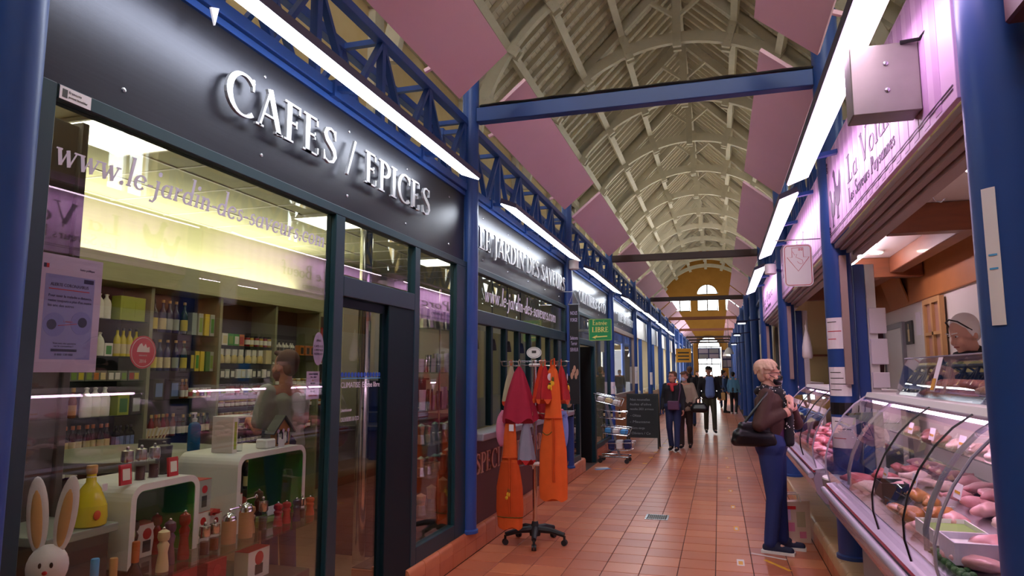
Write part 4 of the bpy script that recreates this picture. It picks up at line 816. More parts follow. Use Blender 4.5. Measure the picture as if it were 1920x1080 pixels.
# pepper mills along the glass shelf
def mill(y, h, m1, style, label, x=-2.42, top='chrome', z=.7383):
    t = thing('pepper_mill', label, 'mill', (x, y, z)); r = .026
    if style == 'turned':
        obj('body', MB().lathe([(r, 0), (r, .02*h/.18), (r*.72, .42*h), (r*.95, .6*h), (r*.6, .68*h), (r*.55, .7*h)], 18), m1, t, True); obj('head', MB().lathe([(r*.8, .7*h), (r*1.0, .78*h), (r*.9, .9*h), (r*.35, .95*h)], 18), m1, t, True); obj('knob', MB().ell((0, 0, .975*h), (.007, .007, .007), 8, 6), top, t, True)
    elif style == 'glass':
        obj('body', MB().lathe([(r, 0), (r, .5*h), (r*.85, .55*h)], 16), 'clear_plastic', t, True); obj('filling', MB().lathe([(r*.8, .01*h), (r*.8, .4*h)], 14), m1, t, True); obj('head', MB().lathe([(r*.9, .55*h), (r*1.05, .6*h), (r*.95, .88*h), (r*.3, .92*h)], 16), top, t, True); obj('knob', MB().ell((0, 0, .96*h), (.008, .008, .008), 8, 6), top, t, True)
    else:
        r = .036; obj('body', MB().lathe([(r, 0), (r, .62*h), (r*.97, .66*h)], 20), m1, t, True); obj('dome', MB().lathe([(r*.97, .66*h), (r*.9, .76*h), (r*.5, .86*h), (.006, .9*h)], 20), 'chrome', t, True); cr_ = obj('crank', MB().tube([(0, 0, .88*h), (0, 0, .97*h), (.01, .03, .985*h), (.015, .06, .99*h)], .004, 6), 'chrome', t, True); obj('crank_knob', MB().ell((.015, .06, 1.0*h), (.008, .008, .012), 8, 6), 'chrome', cr_, True)
    return t
mill(2.55, .185, 'wood_pale', 'turned', 'pale cream wooden pepper mill at the near end of the glass shelf', -2.36); mill(2.65, .2, 'plum', 'turned', 'dull purple wooden pepper mill next to the cream mill'); mill(2.74, .22, 'glass_red', 'turned', 'tall glossy dark red pepper mill on the glass shelf')
mill(2.83, .15, 'brown_dark', 'glass', 'clear acrylic pepper mill beside the tall red mill', -2.38); mill(2.92, .14, 'glass_amber', 'glass', 'squat clear mill with brown filling and price tag', -2.4); mill(3.05, .17, 'wood_mill', 'crank', 'light wooden crank mill with chrome dome before the white cartons', -2.42); mill(3.18, .2, 'wood_mill', 'crank', 'tall light wooden crank mill with chrome dome and paper tag'); mill(3.27, .15, 'wood_mill', 'turned', 'plain light wooden mill next to the tall crank mill', -2.46)
mill(3.35, .18, 'black', 'glass', 'clear tube mill with black filling before the second table', -2.44); mill(3.46, .13, 'box_red', 'turned', 'short bright red pepper mill in the row of small mills', -2.42); mill(3.54, .125, 'red', 'turned', 'short red pepper mill beside the blue mill', -2.42); mill(3.61, .13, 'glass_navy', 'turned', 'short blue pepper mill among the red mills', -2.4); mill(3.69, .13, 'brown_dark', 'glass', 'small clear mill beside the orange mill', -2.42); mill(3.78, .11, 'orange', 'turned', 'short orange mill at the far end of the glass shelf', -2.42); mill(3.4, .17, 'box_red', 'turned', 'tall red pepper mill under the second white table', -2.62); mill(3.55, .18, 'brown_dark', 'turned', 'dark brown turned mill under the second white table', -2.62); mill(2.62, .2, 'brown_dark', 'turned', 'black brown mill under the first white table', -2.6); mill(2.56, .17, 'lab_green', 'turned', 'lime green mill under the first white table', -2.56); mill(2.78, .19, 'glass_red', 'turned', 'dark red mill under the first white table', -2.62)
for y, lb in ((2.58, 'clear glass salt mill with steel head at the near side of the white table'), (2.66, 'clear glass pepper mill with steel head on the white table'), (2.74, 'wide glass mill with round glass dome on the white table')): mill(y, .16, 'brown_dark', 'glass', lb, -2.62, 'steel', 1.1003)
for y, lb in ((2.52, 'red folded card packet leaning by the salt mill'), (2.80, 'red folded card packet leaning by the wide glass mill')):
    o = obj('red_card', MB().box(-.006, .006, -.03, .03, 0, .09), 'red', loc=(-2.56, y, 1.1003)); o.rotation_euler = (0, -.1, 0); tag(o, lb, 'card'); obj('print', MB().box(.006, .0075, -.02, .02, .02, .07), 'lab_white', o)
t = thing('dark_pot', 'dark grey pot with small lid knob on the white table', 'pot', (-2.66, 2.84, 1.1003)); obj('pot', MB().lathe([(.03, 0), (.037, .08), (.039, .13)], 18), 'box_dark', t, True); obj('lid', MB().lathe([(.04, .13), (.04, .138), (.01, .145), (.01, .155), (.002, .16)], 18), 'box_dark', t, True)
t = thing('gel_dispenser', 'blue hand gel pump bottle on the round counter', 'bottle', (-3.2, 3.66, 1.108)); obj('bottle_body', MB().lathe([(.035, 0), (.038, .005), (.038, .15), (.03, .17), (.012, .18)], 18), 'blue_gel', t, True); obj('pump', MB().lathe([(.014, .18), (.016, .2), (.006, .205), (.006, .23)], 12).box(-.008, .008, -.035, .008, .228, .24), 'white_plastic', t, True)
t = thing('tool_box', 'dark box of wooden sticks on the round counter', 'box', (-3.4, 3.55, 1.108)); obj('box_body', MB().box(-.07, .07, -.06, .06, 0, .08, .003), 'box_dark', t)
for i in range(6): obj('stick', MB().bar((-.04+i*.015, -.03+i*.01, .05), (-.05+i*.02, .0+i*.012, .13+.01*(i % 3)), .012, .004), 'wood_pale', t)
t = thing('coffee_press', 'glass coffee press in an open white box on the second table', 'press', (-2.66, 3.36, 1.1555)); obj('carton_back', MB().box(-.07, .07, -.10, -.06, 0, .2, .002), 'box_white', t); obj('lime_panel', MB().box(.07, .0715, -.09, -.07, .02, .17), 'box_lime', t); obj('carton_side', MB().box(-.07, .07, -.06, .06, .19, .2).box(-.07, -.066, -.06, .06, 0, .19), 'box_white', t); obj('carafe', MB().lathe([(.03, 0), (.033, .12), (.03, .13)], 16, (.02, 0, 0)), 'clear_plastic', t, True); obj('plunger', MB().lathe([(.034, .13), (.034, .145), (.006, .15), (.006, .175), (.01, .178)], 14, (.02, 0, 0)), 'steel', t, True)
t = thing('butter_dish', 'small white lidded dish with clear cover on the second table', 'dish', (-2.58, 3.54, 1.1555)); obj('dish', MB().box(-.04, .04, -.045, .045, 0, .055, .008), 'white_plastic', t); obj('cover', MB().box(-.042, .042, -.05, .1, .058, .105, .002), 'clear_plastic', t); obj('price_card', MB().box(.05, .052, .05, .11, 0, .045), 'paper', t)
t = thing('wooden_house', 'little wooden easter house with white rabbit cutouts and black roof', 'decoration', (-2.6, 3.70, 1.1555)); obj('front', MB().prism([(-.075, 0), (.075, 0), (.075, .1), (0, .17), (-.075, .1)], ((.02, 0, 0), (0, 1, 0), (0, 0, 1), (1, 0, 0)), -.03, .0), 'ply_wood', t); obj('opening', MB().prism([(-.055, .012), (.055, .012), (.055, .075), (0, .1), (-.055, .075)], ((.021, 0, 0), (0, 1, 0), (0, 0, 1), (1, 0, 0)), 0, .002), 'black', t)
for s in (-1, 1): obj('roof_board', MB().bar((.005, 0, .178), (.005, s*.11, .075), .07, .01, (0, s*.1, .1)), 'box_dark', t)
for y, h in ((-.03, .05), (.02, .06)): obj('rabbit_cutout', MB().ell((.026, y, .012+h*.4), (.004, .018, h*.4), 10, 8).ell((.026, y-.012, h*.9+.01), (.004, .006, .02), 8, 6).ell((.026, y+.006, h*.9+.01), (.004, .006, .02), 8, 6), 'white_plastic', t, True)
for y in (-.05, .0, .05): obj('flower_cutout', MB().cyl((.026, y, .02), (.026, y, .085), .002, n=5).ell((.027, y, .09), (.003, .012, .012), 8, 6), 'lilac_sign', t, True)
# packaged mills: white and red cartons behind the row
def carton(x, y, z, w, d, h, m1, lb, m2='red'):
    t = thing('mill_carton', lb, 'box', (x, y, z)); obj('carton_body', MB().box(-d/2, d/2, -w/2, w/2, 0, h, .002), m1, t); obj('carton_top', MB().box(-d/2, d/2, -w/2, w/2, h, h+.002), m2, t)
    obj('emblem', MB().lathe([(w*.2, 0), (w*.2, .001)], 12).xf(Matrix.Translation((d/2, 0, h*.7)) @ Matrix.Rotation(PI/2, 4, 'Y')), m2, t); obj('picture', MB().box(d/2, d/2+.001, -w*.18, w*.18, h*.15, h*.5), 'box_dark', t); return t
for x, y, z, w, h, m1, lb in ((-2.6, 3.02, .7383, .1, .15, 'box_white', 'white mill carton in the lower row beside the first table'), (-2.6, 3.02, .8903, .1, .16, 'lab_silver', 'pink white carton stacked on a mill carton'), (-2.62, 3.14, .7383, .09, .12, 'box_white', 'white mill carton with black picture before the second table'), (-2.58, 3.255, .7383, .08, .2, 'box_white', 'tall white carton with oval window beside the second table'), (-2.66, 2.72, .7383, .13, .15, 'box_white', 'white and red carton under the first table'), (-2.5, 3.02, .5003, .14, .16, 'box_red', 'red carton under the glass shelf by the white cartons'), (-2.5, 2.8, .5003, .16, .18, 'box_red', 'large red carton under the middle of the glass shelf'), (-2.5, 2.6, .5003, .15, .15, 'box_red', 'red carton under the near end of the glass shelf'), (-2.46, 3.3, .5003, .18, .15, 'box_white', 'wide white carton with dark side under the glass shelf'), (-2.6, 3.1, .8603, .09, .02, 'box_red', 'flat red packet on top of a mill carton')):
    carton(x, y, z, w, .09, h, m1, lb)
for y, lb in ((3.6, 'green tray with white card under the second table'),):
    t = thing('green_tray', lb, 'tray', (-2.56, y, .7383)); obj('tray', MB().box(-.04, .04, -.1, .12, 0, .03, .003), 'lab_green', t); obj('card', MB().bar((.02, -.08, .06), (.02, 0, .06), .003, .05, (-.3, 0, 1)), 'paper', t)
# ---- small window: glass shelves of chrome coffee makers
t = thing('display_shelves', 'narrow glass display shelves with steel posts in the small window', 'shelf', (-2.47, 5.80, 0))
for z in (.4, .72, .99, 1.28, 1.6, 1.98): obj('glass_shelf', MB().box(-.12, .12, -.36, .36, z-.01, z), 'shelf_glass', t)
for y in (-.35, .35): obj('post', MB().cyl((-.1, y, .012), (-.1, y, 2.4), .01, n=8), 'chrome', t)
def moka(y, z, h, lb, g_, col='steel'):
    t = thing('coffee_maker', lb, 'coffee pot', (-2.46, y, z), random.uniform(-.5, .5), g_)
    obj('pot_base', MB().lathe([(.042, 0), (.045, .005), (.034, h*.42), (.032, h*.45)], 8), 'steel', t); obj('pot_top', MB().lathe([(.032, h*.45), (.034, h*.48), (.045, h*.88), (.02, h*.95), (.004, h)], 8), col, t); obj('handle', MB().tube([(0, .04, h*.85), (0, .075, h*.84), (0, .08, h*.55)], .007, 6), 'black', t, True)
for i, y in enumerate((5.52, 5.74, 6.0)): moka(y, .4003, (.18, .22, .25)[i], 'copper topped moka pot on the lowest glass shelf', 'copper moka pots', 'tan_letter')
for i, z in enumerate((.72, .99)):
    for y in (5.5, 5.65, 5.8, 5.95, 6.1): moka(y, z+.0003, .15+.03*random.random(), 'steel coffee maker on the %s glass shelf of the small window' % ('second', 'third')[i], 'steel pots %d' % i)
def cup(y, z, r, h, m_, lb, g_):
    o = obj('steel_cup', MB().lathe([(r*.8, 0), (r*.85, .004), (r, h), (r*.93, h), (r*.78, .008)], 14), m_, None, True, (-2.46+random.uniform(-.03, .03), y, z)); tag(o, lb, 'cup', g_)
for z, nm in ((1.28, 'fourth'), (1.6, 'fifth')):
    for i in range(8): cup(5.49+i*.085, z+.0003, .03, .09+.1*random.random(), 'chrome' if i % 3 else 'lilac_sign', 'chrome canister on the %s glass shelf of the small window' % nm, 'chrome canisters '+nm)
for i in range(5): moka(5.53+i*.13, 1.9803, .2, 'tall steel pot on the highest glass shelf of the small window', 'tall steel pots')
# ---- papers stuck to the glass
def paper_on(name, label, cat, y0, y1, z0, z1, m_, x=XG-.006, parts=()):
    t = thing(name, label, cat, (x, y0, z0)); obj('sheet', MB().box(-.0008, .0008, 0, y1-y0, 0, z1-z0), m_, t)
    for nm, mb_, mm in parts: obj(nm, mb_, mm, t)
    return t
mat('lilac_paper', '#c9b6dc', .6); mat('periwinkle', '#8f8fd0', .6); mat('navy', '#22265a', .6); mat('circle_blue', '#7d80cc', .6)
TXT = lambda s_, y, z, sz, w=None: sans(s_, ((.0012, y, z), (0, 1, 0), (0, 0, 1), (1, 0, 0)), sz, .0006, w)
disc = lambda y, z, r, d=.001: MB().lathe([(r, 0), (r, .0006)], 20).xf(Matrix.Translation((d, y, z)) @ Matrix.Rotation(PI/2, 4, 'Y'))
paper_on('covid_poster', 'lilac distancing poster reading ALERTE CORONAVIRUS on the window', 'poster', 1.735, 2.0, 1.6, 2.01, 'lilac_paper', parts=[
    ('panel', MB().box(.0008, .0011, .04, .235, .045, .34), 'periwinkle'), ('lettering', TXT('ALERTE CORONAVIRUS', .06, .3, .016, .15), 'navy'), ('red_line', MB().box(.0011, .0016, .055, .215, .288, .291), 'red'),
    ('lettering', TXT('Pour tenir la maladie a distance,', .055, .262, .013, .17), 'navy'), ('lettering', TXT("restez toujours a plus d'un metre", .055, .245, .013, .17), 'navy'), ('lettering', TXT('les uns des autres', .055, .228, .013, .1), 'navy'),
    ('circle', disc(.085, .165, .042), 'circle_blue'), ('circle', disc(.19, .175, .042), 'circle_blue'), ('figure', disc(.075, .165, .018, .0016), 'navy'), ('figure', disc(.195, .178, .018, .0016), 'navy'), ('red_line', MB().bar((.002, .1, .162), (.002, .172, .172), .0015, .002), 'red'), ('lettering', TXT('1 metre', .118, .175, .009, .035), 'red'),
    ('lettering', TXT('Vous avez des questions', .085, .098, .009, .09), 'navy'), ('lettering', TXT('sur le coronavirus ?', .09, .088, .009, .075), 'navy'), ('bar', MB().box(.0011, .0016, .08, .18, .072, .081), 'navy'), ('lettering', TXT('0 800 130 000', .095, .058, .011, .07), 'navy'),
    ('emblem', MB().box(.0008, .0013, .03, .04, .36, .375), 'navy'), ('emblem', MB().box(.0008, .0013, .04, .05, .36, .375), 'red'), ('lettering', TXT('Sante publique', .17, .365, .011, .06), 'navy'), ('badge', MB().box(.0011, .0016, .19, .23, .32, .335), 'navy')])
t = thing('round_sticker', 'red round sticker with white castle emblem and year 2016', 'sticker', (XG-.006, 2.215, 1.68)); obj('disc', disc(0, 0, .066, 0), 'red', t); obj('ring', MB().tube([(.001, .058*math.cos(a*PI/16), .058*math.sin(a*PI/16)) for a in range(32)], .0012, 5, True), 'lab_white', t)
obj('castle', MB().prism([(-.032, 0), (.032, 0), (.03, .022), (.018, .018), (.01, .034), (0, .022), (-.01, .036), (-.02, .03), (-.03, .014)], ((.0008, 0, 0), (0, 1, 0), (0, 0, 1), (1, 0, 0)), 0, .0006), 'lab_white', t); obj('lettering', sans('2016', ((.0008, 0, -.042), (0, 1, 0), (0, 0, 1), (1, 0, 0)), .02, .0006, .034, True), 'lab_white', t); obj('lettering', sans('FRANCE', ((.0008, 0, -.016), (0, 1, 0), (0, 0, 1), (1, 0, 0)), .008, .0006, .04, True), 'lab_white', t)
t = thing('oval_sticker', 'pale oval window sticker reading CAPSULES COMPATIBLES NESPRESSO', 'sticker', (XG-.006, 3.475, 1.735)); obj('oval', MB().prism([(.055*math.cos(a*PI/14), .095*math.sin(a*PI/14)) for a in range(28)], ((0, 0, 0), (0, 1, 0), (0, 0, 1), (1, 0, 0)), -.0008, .0008), 'lilac_paper', t)
for s_, z, w in (("CAP'MUNDO", .04, .05), ('CAPSULES', .008, .09), ('COMPATIBLES', -.014, .09), ('NESPRESSO', -.036, .085)): obj('lettering', sans(s_, ((.0009, 0, z), (0, 1, 0), (0, 0, 1), (1, 0, 0)), .018, .0006, w, True), 'box_dark', t)
paper_on('hours_notice', 'lilac opening hours notice taped inside the window', 'notice', 3.365, 3.495, 1.45, 1.605, 'lilac_paper', parts=[('lettering', TXT(s_, y, z, .014, w), m_) for s_, y, z, w, m_ in (("HORAIRES D'OUVERTURE", .02, .135, .09, 'navy'), ('7H00 - 18H30', .035, .118, .06, 'navy'), ('DU', .055, .1, .015, 'tape_yellow'), ('MERCREDI', .04, .083, .045, 'navy'), ('SAMEDI', .045, .055, .035, 'navy'), ('8H00 - 18H', .04, .038, .045, 'navy'), ('FERME LE LUNDI', .025, .015, .08, 'red'))])
paper_on('tiny_sticker', 'small pink sticker with black square logo under the metal sign', 'sticker', 1.735, 1.86, 2.548, 2.595, 'paper', XG+.037, [('logo', MB().box(.0008, .0014, .01, .03, .008, .038), 'box_dark'), ('lettering', TXT('francois', .035, .028, .014, .05), 'box_dark'), ('lettering', TXT('provost Immobilier', .035, .012, .012, .075), 'box_dark')])
# ---------------------------------------------------------------- butcher side: signs, lamps, shutters
def right_sign(k, y0, y1, big, small, label, hens):
    t = thing('fascia_sign', label, 'sign', (.885, y1, 2.6)); L = y1-y0; F = lambda y, z, d=0: ((-.012-d, -y, z), (0, -1, 0), (0, 0, 1), (-1, 0, 0))
    obj('board', MB().box(-.012, .012, -L, 0, 0, .68, .002), 'lilac_sign', t)
    for i in range(int(L/.16)): obj('stripe', MB().box(-.0135, -.012, -i*.16-.11, -i*.16-.03, .015, .665), 'lilac_stripe', t)
    for z in (.045, .06): obj('border_line', MB().box(-.0145, -.0135, -L+.03, -.03, z, z+.005), 'ink_violet', t)
    for c, m_ in letters(big, F(.85 if hens else .25, .25, .0015), .185, 0, .002, width=1.5 if hens else 2.4): obj('letter', m_, 'ink_violet', t)
    for c, m_ in letters(small, F(.86 if hens else .6, .12, .0015), .095, 0, .002, width=1.25 if hens else 1.6): obj('letter', m_, 'ink_violet', t)
    if hens:
        hen = [(-.1, .28), (-.085, .18), (-.06, .12), (-.015, .1), (.03, .12), (.05, .2), (.055, .3), (.07, .35), (.085, .36), (.07, .39), (.05, .4), (.03, .37), (.02, .3), (0, .25), (-.04, .24), (-.06, .3), (-.085, .34)]
        for y, z, s_ in ((.2, .08, .78), (.42, .1, 1.0)):
            h_ = obj('hen_figure', MB().prism([(-a*s_*1.7, b*s_) for a, b in hen], F(y, z, .0015), 0, .002), 'ink_violet', t)
            for a in (-.02, .02): obj('hen_leg', MB().prism([(a*s_-.006, .02*s_), (a*s_+.006, .02*s_), (a*s_+.006, .11*s_), (a*s_-.006, .11*s_)], F(y, z, .0015), 0, .002).prism([(a*s_-.02, .015*s_), (a*s_+.025, .015*s_), (a*s_+.025, .025*s_), (a*s_-.02, .025*s_)], F(y, z, .0015), 0, .002), 'ink_violet', h_)
        for z in (.05, .56):
            for i in range(4): obj('scroll', MB().tube([(-.0145, -.05-.02*math.sin(a*.8+i), z+i*.02+.01*math.cos(a*.8)) for a in range(7)], .003, 5), 'ink_violet', t)
    return t
right_sign(0, 2.78, 5.78, 'La Volaille', 'Les Saveurs Paysannes', 'lilac striped sign with two hens reading La Volaille', True)
right_sign(1, 6.0, 10.06, "L'Agneau - Le Boeuf", 'Les Saveurs Paysannes', "lilac striped sign reading L'Agneau Le Boeuf behind the ticket sign", False)
right_sign(2, 10.3, 14.36, 'Le Porc', 'Les Saveurs Paysannes', 'lilac striped sign reading Le Porc over the third butcher stall', False)
for k, (y0, y1), lb in ((0, (2.8, 5.78), 'rolled metal shutter under the hen sign'), (1, (6.0, 10.06), 'rolled metal shutter under the second lilac sign'), (2, (10.3, 14.36), 'rolled metal shutter under the third lilac sign')):
    t = thing('roller_shutter', lb, 'shutter', (.9, y0, 2.46))
    for i, (a, b, c) in enumerate(((0, .03, .1), (.035, .075, .085), (.08, .12, .06), (.125, .2, .04))): obj('slat', MB().box(a, b, 0, y1-y0, c, .138, .004), 'shutter', t)
    for y in (0.01, y1-y0-.04): obj('guide_rail', MB().box(.02, .07, y, y+.03, -.95, c-.002), 'shutter', t)
strip_lamp(RPt, (.64, 2.33, 3.06), 'glowing pink white strip lamp above the hen sign')
strip_lamp(RPt, (.64, BY(1)+.35, 3.1), 'glowing pink white strip lamp beside the ticket sign'); strip_lamp(RPt, (.64, BY(2)+.4, 3.1), 'glowing pink white strip lamp over the third butcher stall')
t = thing('end_plate', 'scuffed galvanised metal box with two screws by the near strip lamp', 'box', (.6, 3.18, 2.71)); obj('box_body', MB().box(0, .27, 0, .14, 0, .31, .004), 'galv', t); obj('bracket', MB().bar((.27, .1, .2), (.30, .1, .2), .03, .03), 'galv', t)
for z in (.1, .22): obj('screw', MB().lathe([(.012, 0), (.01, .006), (.004, .008)], 8).xf(Matrix.Translation((.14, 0, z)) @ Matrix.Rotation(PI/2, 4, 'X')), 'steel', t)
obj('cable', MB().tube([(.2, -.005, .305), (.27, -.03, .30), (.31, -.25, .33), (.4, -.45, .4), (.46, -.5, .46)], .009, 6), 'black', t, True)
t = thing('wood_block', 'purple lit wooden block screwed to the large near column', 'block', (.93, 2.32, 2.72)); obj('block', MB().box(0, .2, 0, .16, 0, .7, .008), 'brown_panel', t)
for z in (.2, .45): obj('screw_hook', MB().tube([(.05, 0, z), (.05, -.03, z), (.06, -.04, z+.015)], .004, 6), 'steel', t, True)
for x, y, z, lb in ((.72, 9.85, 2.92, 'white drum loudspeaker beside the second butcher strip lamp'), (-2.02, 9.95, 3.12, 'white drum loudspeaker under the garden of flavours lamp')):
    t = thing('loudspeaker', lb, 'loudspeaker', (x, y, z)); obj('drum', MB().lathe([(.06, 0), (.075, .01), (.075, .13), (.065, .14)], 20), 'white_plastic', t, True); obj('arm', MB().bar((0, 0, .07), (.16 if x > 0 else -.1, .2, .07), .03, .03), 'blue_paint', t)
# ticket sign on a rod
t = thing('ticket_sign', 'white rounded sign with red arrow and hand taking a ticket', 'sign', (.56, 6.2, 2.32)); w, h, r = .23, .36, .04
def rr(w, h, r, o=0):
    p = []
    for cx, cy, a0 in ((w-r, r, -90), (w-r, h-r, 0), (r, h-r, 90), (r, r, 180)):
        for i in range(6): a = math.radians(a0+i*18); p.append((cx+(r-o)*math.cos(a), cy+(r-o)*math.sin(a)))
    return p
FCt = ((0, 0, 0), (1, 0, 0), (0, 0, 1), (0, -1, 0)); P3 = lambda a, b: (a, -.0045, b)
obj('plate', MB().prism(rr(w, h, r), FCt, -.004, .004), 'white_plastic', t); obj('border', MB().tube([P3(a, b) for a, b in rr(w, h, r, .012)], .0025, 5, True), 'red', t)
obj('arrow', MB().tube([P3(a, b) for a, b in ((.07, .33), (.16, .33), (.16, .25), (.205, .25), (.115, .13), (.03, .25), (.07, .25))], .0022, 5, True), 'red', t)
obj('hand', MB().tube([P3(a, b) for a, b in ((.075, .30), (.09, .27), (.11, .275), (.1, .25), (.12, .24), (.15, .225), (.155, .2), (.14, .19), (.12, .2), (.11, .215))], .0014, 5), 'red', t, True)
obj('display_digits', sans('88', ((.12, -.0045, .305), (1, 0, 0), (0, 0, 1), (0, -1, 0)), .03, .001, .035), 'red', t)
obj('rod', MB().cyl((-.06, 0, .4), (.30, 0, .4), .005, n=6), 'steel', t)
for x in (.05, .18): obj('hanger', MB().cyl((x, 0, .36), (x, 0, .4), .002, n=5), 'steel', t)
# ---------------------------------------------------------------- stall interior
struct('wall_stall_back', MB().box(2.0, 2.06, -.5, 12.0, .2, 2.32), 'white_paint'); struct('wall_stall_upper', MB().box(1.97, 2.06, -.5, 12.0, 2.32, 2.735, .004), 'ply_wood')
struct('ceiling_stall', MB().box(1.13, 2.06, 1.0, 14.38, 2.74, 2.78), 'white_paint')
mat('yellow_tile', '#cdbb84', .4)
struct('wall_stall_far', MB().box(1.14, 2.06, 11.95, 12.0, .2, 2.74), 'yellow_tile'); struct('wall_stall_third', MB().box(1.14, 2.06, 14.3, 14.38, .2, 2.74), 'white_paint')
for y in (5.2, 7.6, 9.8): o = obj('ceiling_beam', MB().box(1.15, 1.96, y-.06, y+.06, 2.54, 2.738, .006), 'beam_wood'); tag(o, 'varnished wooden ceiling beam crossing the poultry stall', 'beam', 'wooden beams in the stall')
for y0, y1 in ((5.27, 7.53), (7.67, 9.73)): o = obj('ceiling_joist', MB().box(1.66, 1.78, y0, y1, 2.58, 2.736, .006), 'beam_wood'); tag(o, 'varnished wooden joist %s' % ('beside the round recessed light' if y0 < 6 else 'above the stall door and ladder'), 'beam')
t = thing('down_light', 'round glowing recessed light between the stall beams', 'light', (1.46, 7.1, 2.722)); obj('rim', MB().lathe([(.07, 0), (.075, .005), (.075, .018)], 20), 'white_plastic', t, True); obj('bulb', MB().lathe([(.05, -.01), (.058, -.002)], 16), 'lamp_spot', t, True)
for y0, lb in ((3.0, 'added pink fill light hidden behind the hen sign shutter'), (6.3, 'added pink fill light hidden behind the second shutter')):
    t = thing('fill_batten', lb, 'lamp', (1.3, y0, 2.66)); obj('housing', MB().box(-.012, .012, 0, 1.1 if y0 < 4 else 1.25, .02, .079), 'white_plastic', t); obj('tube', MB().cyl((0, .03, .005), (0, 1.07 if y0 < 4 else 1.2, .005), .014, n=8), 'fill_pink', t, True)  # added fill light, out of view, brightens the stall and its ceiling
t = thing('flap_panel', 'tilted plywood flap hanging open above the stall door', 'panel', (2.02, 8.2, 2.36)); obj('flap', MB().bar((-.1, 0, .16), (-.1, .8, .16), .015, .36, (-.3, 0, 1)), 'ply_wood', t)
d4 = struct('door_4', MB().box(1.975, 1.998, 8.6, 9.4, .206, 2.1, .003), 'white_plastic'); obj('door_frame', MB().box(1.965, 1.999, 8.54, 8.6, .206, 2.16).box(1.965, 1.999, 9.4, 9.46, .206, 2.16).box(1.965, 1.999, 8.6, 9.4, 2.1, 2.16), 'grey_plastic', d4); obj('handle', MB().tube([(1.975, 8.68, 1.25), (1.94, 8.68, 1.25), (1.94, 8.8, 1.25)], .008, 6), 'steel', d4)
t = thing('wooden_ladder', 'brown wooden ladder leaning by the stall door', 'ladder', (1.9, 9.5, .206))
for y in (0.02, .42): obj('rail', MB().bar((-.1, y, 0), (.06, y, 2.0), .05, .09), 'brown_panel', t)
for i in range(7): obj('rung', MB().bar((-.085+.022*i, .04, .22+.27*i), (-.085+.022*i, .4, .22+.27*i), .05, .025), 'beam_wood', t)
t = thing('bottle_picture', 'small dark picture of a pale bottle on the stall wall', 'picture', (1.995, 8.2, 1.9)); obj('canvas', MB().box(-.015, 0, 0, .26, 0, .25), 'box_dark', t); obj('bottle_print', MB().box(-.0165, -.015, .1, .17, .03, .16).box(-.0165, -.015, .125, .145, .16, .22), 'lab_cream', t)
o = obj('wall_notice', MB().box(1.994, 1.998, 7.9, 8.08, 1.98, 2.22), 'paper'); tag(o, 'white printed notice between picture and wooden window on stall wall', 'notice')
t = thing('wooden_window', 'old wooden window frame with orange panes on the stall wall', 'window frame', (1.99, 7.05, 1.35))
for a, b, c, d in ((0, .05, 0, .95), (.5, .55, 0, .95), (.25, .3, .05, .9), (.05, .5, 0, .05), (.05, .5, .9, .95), (.05, .5, .3, .33), (.05, .5, .6, .63)): obj('frame_bar', MB().box(-.05, -.01, a, b, c, d), 'far_wood', t)
for a in (.05, .3):
    for c, d in ((.05, .3), (.33, .6), (.63, .9)): obj('pane', MB().box(-.025, -.018, a, a+.2, c, d), 'tan_letter', t)
o = obj('hook', MB().tube([(1.2, 4.3, 2.72), (1.2, 4.3, 2.66), (1.18, 4.3, 2.61), (1.2, 4.3, 2.56), (1.23, 4.3, 2.55), (1.25, 4.3, 2.57)], .004, 6), 'steel', None, True); o2 = obj('hook_bar', MB().bar((1.2, 3.2, 2.725), (1.2, 5.13, 2.725), .012, .012), 'steel', o); tag(o, 'bare steel meat hook hanging under the stall ceiling', 'hook')
for x, y, z1, lb in ((1.165, 5.98, 2.45, 'white plastic door post with papers beside the notice column'), (1.165, 10.28, 2.45, 'white plastic door post beside the hanging bag')):
    o = obj('door_post', MB().box(x-.035, x+.035, y-.03, y+.03, .213, z1, .004), 'white_plastic'); tag(o, lb, 'post')
for y in (5.98, 10.28):
    o = obj('pilaster', MB().box(1.04, 1.13, y-.06, y-.002 if False else y+.05, .213, 2.45, .004) if False else MB().box(1.045, 1.125, y-.05, y+.05, .213, 2.45, .004), 'blue_paint'); tag(o, 'square blue pilaster behind the stall door post', 'pilaster', 'blue pilasters')
for dy, z0, z1, lb in ((-.034, 1.9, 2.1, 'white wall telephone on the stall door post'), (-.034, 1.66, 1.86, 'curled white paper on the stall door post'), (-.034, 1.48, 1.6, 'small white thermostat on the stall door post')):
    o = obj('post_paper', MB().box(1.14, 1.26, 5.98+dy-.02, 5.98+dy, z0, z1, .004), 'paper'); tag(o, lb, 'paper')
t = thing('plastic_bag', 'white plastic bag hanging from the post of the second stall', 'bag', (1.12, 9.75, 1.78)); obj('bag_body', MB().lathe([(.09, 0), (.11, .03), (.1, .15), (.06, .3), (.025, .38), (.03, .44)], 14, sx=.6), 'white_plastic', t, True); obj('loop', MB().tube([(0, -.02, .43), (0, 0, .5), (0, .02, .43)], .006, 5), 'white_plastic', t, True)
t = thing('wall_shelf', 'narrow brown shelf on the yellow tiled stall wall', 'shelf', (1.2, 11.8, 1.85)); obj('plank', MB().box(-.1, .5, 0, .145, 0, .03), 'beam_wood', t); obj('bracket', MB().box(0, .02, .05, .145, -.08, 0), 'steel', t)
t = thing('thermos', 'steel thermos flask on the brown shelf', 'flask', (1.3, 11.87, 1.881)); obj('flask', MB().lathe([(.045, 0), (.05, .01), (.05, .18), (.03, .2)], 16), 'steel', t, True); obj('lid', MB().lathe([(.032, .2), (.032, .24), (.02, .245)], 14), 'black', t, True)
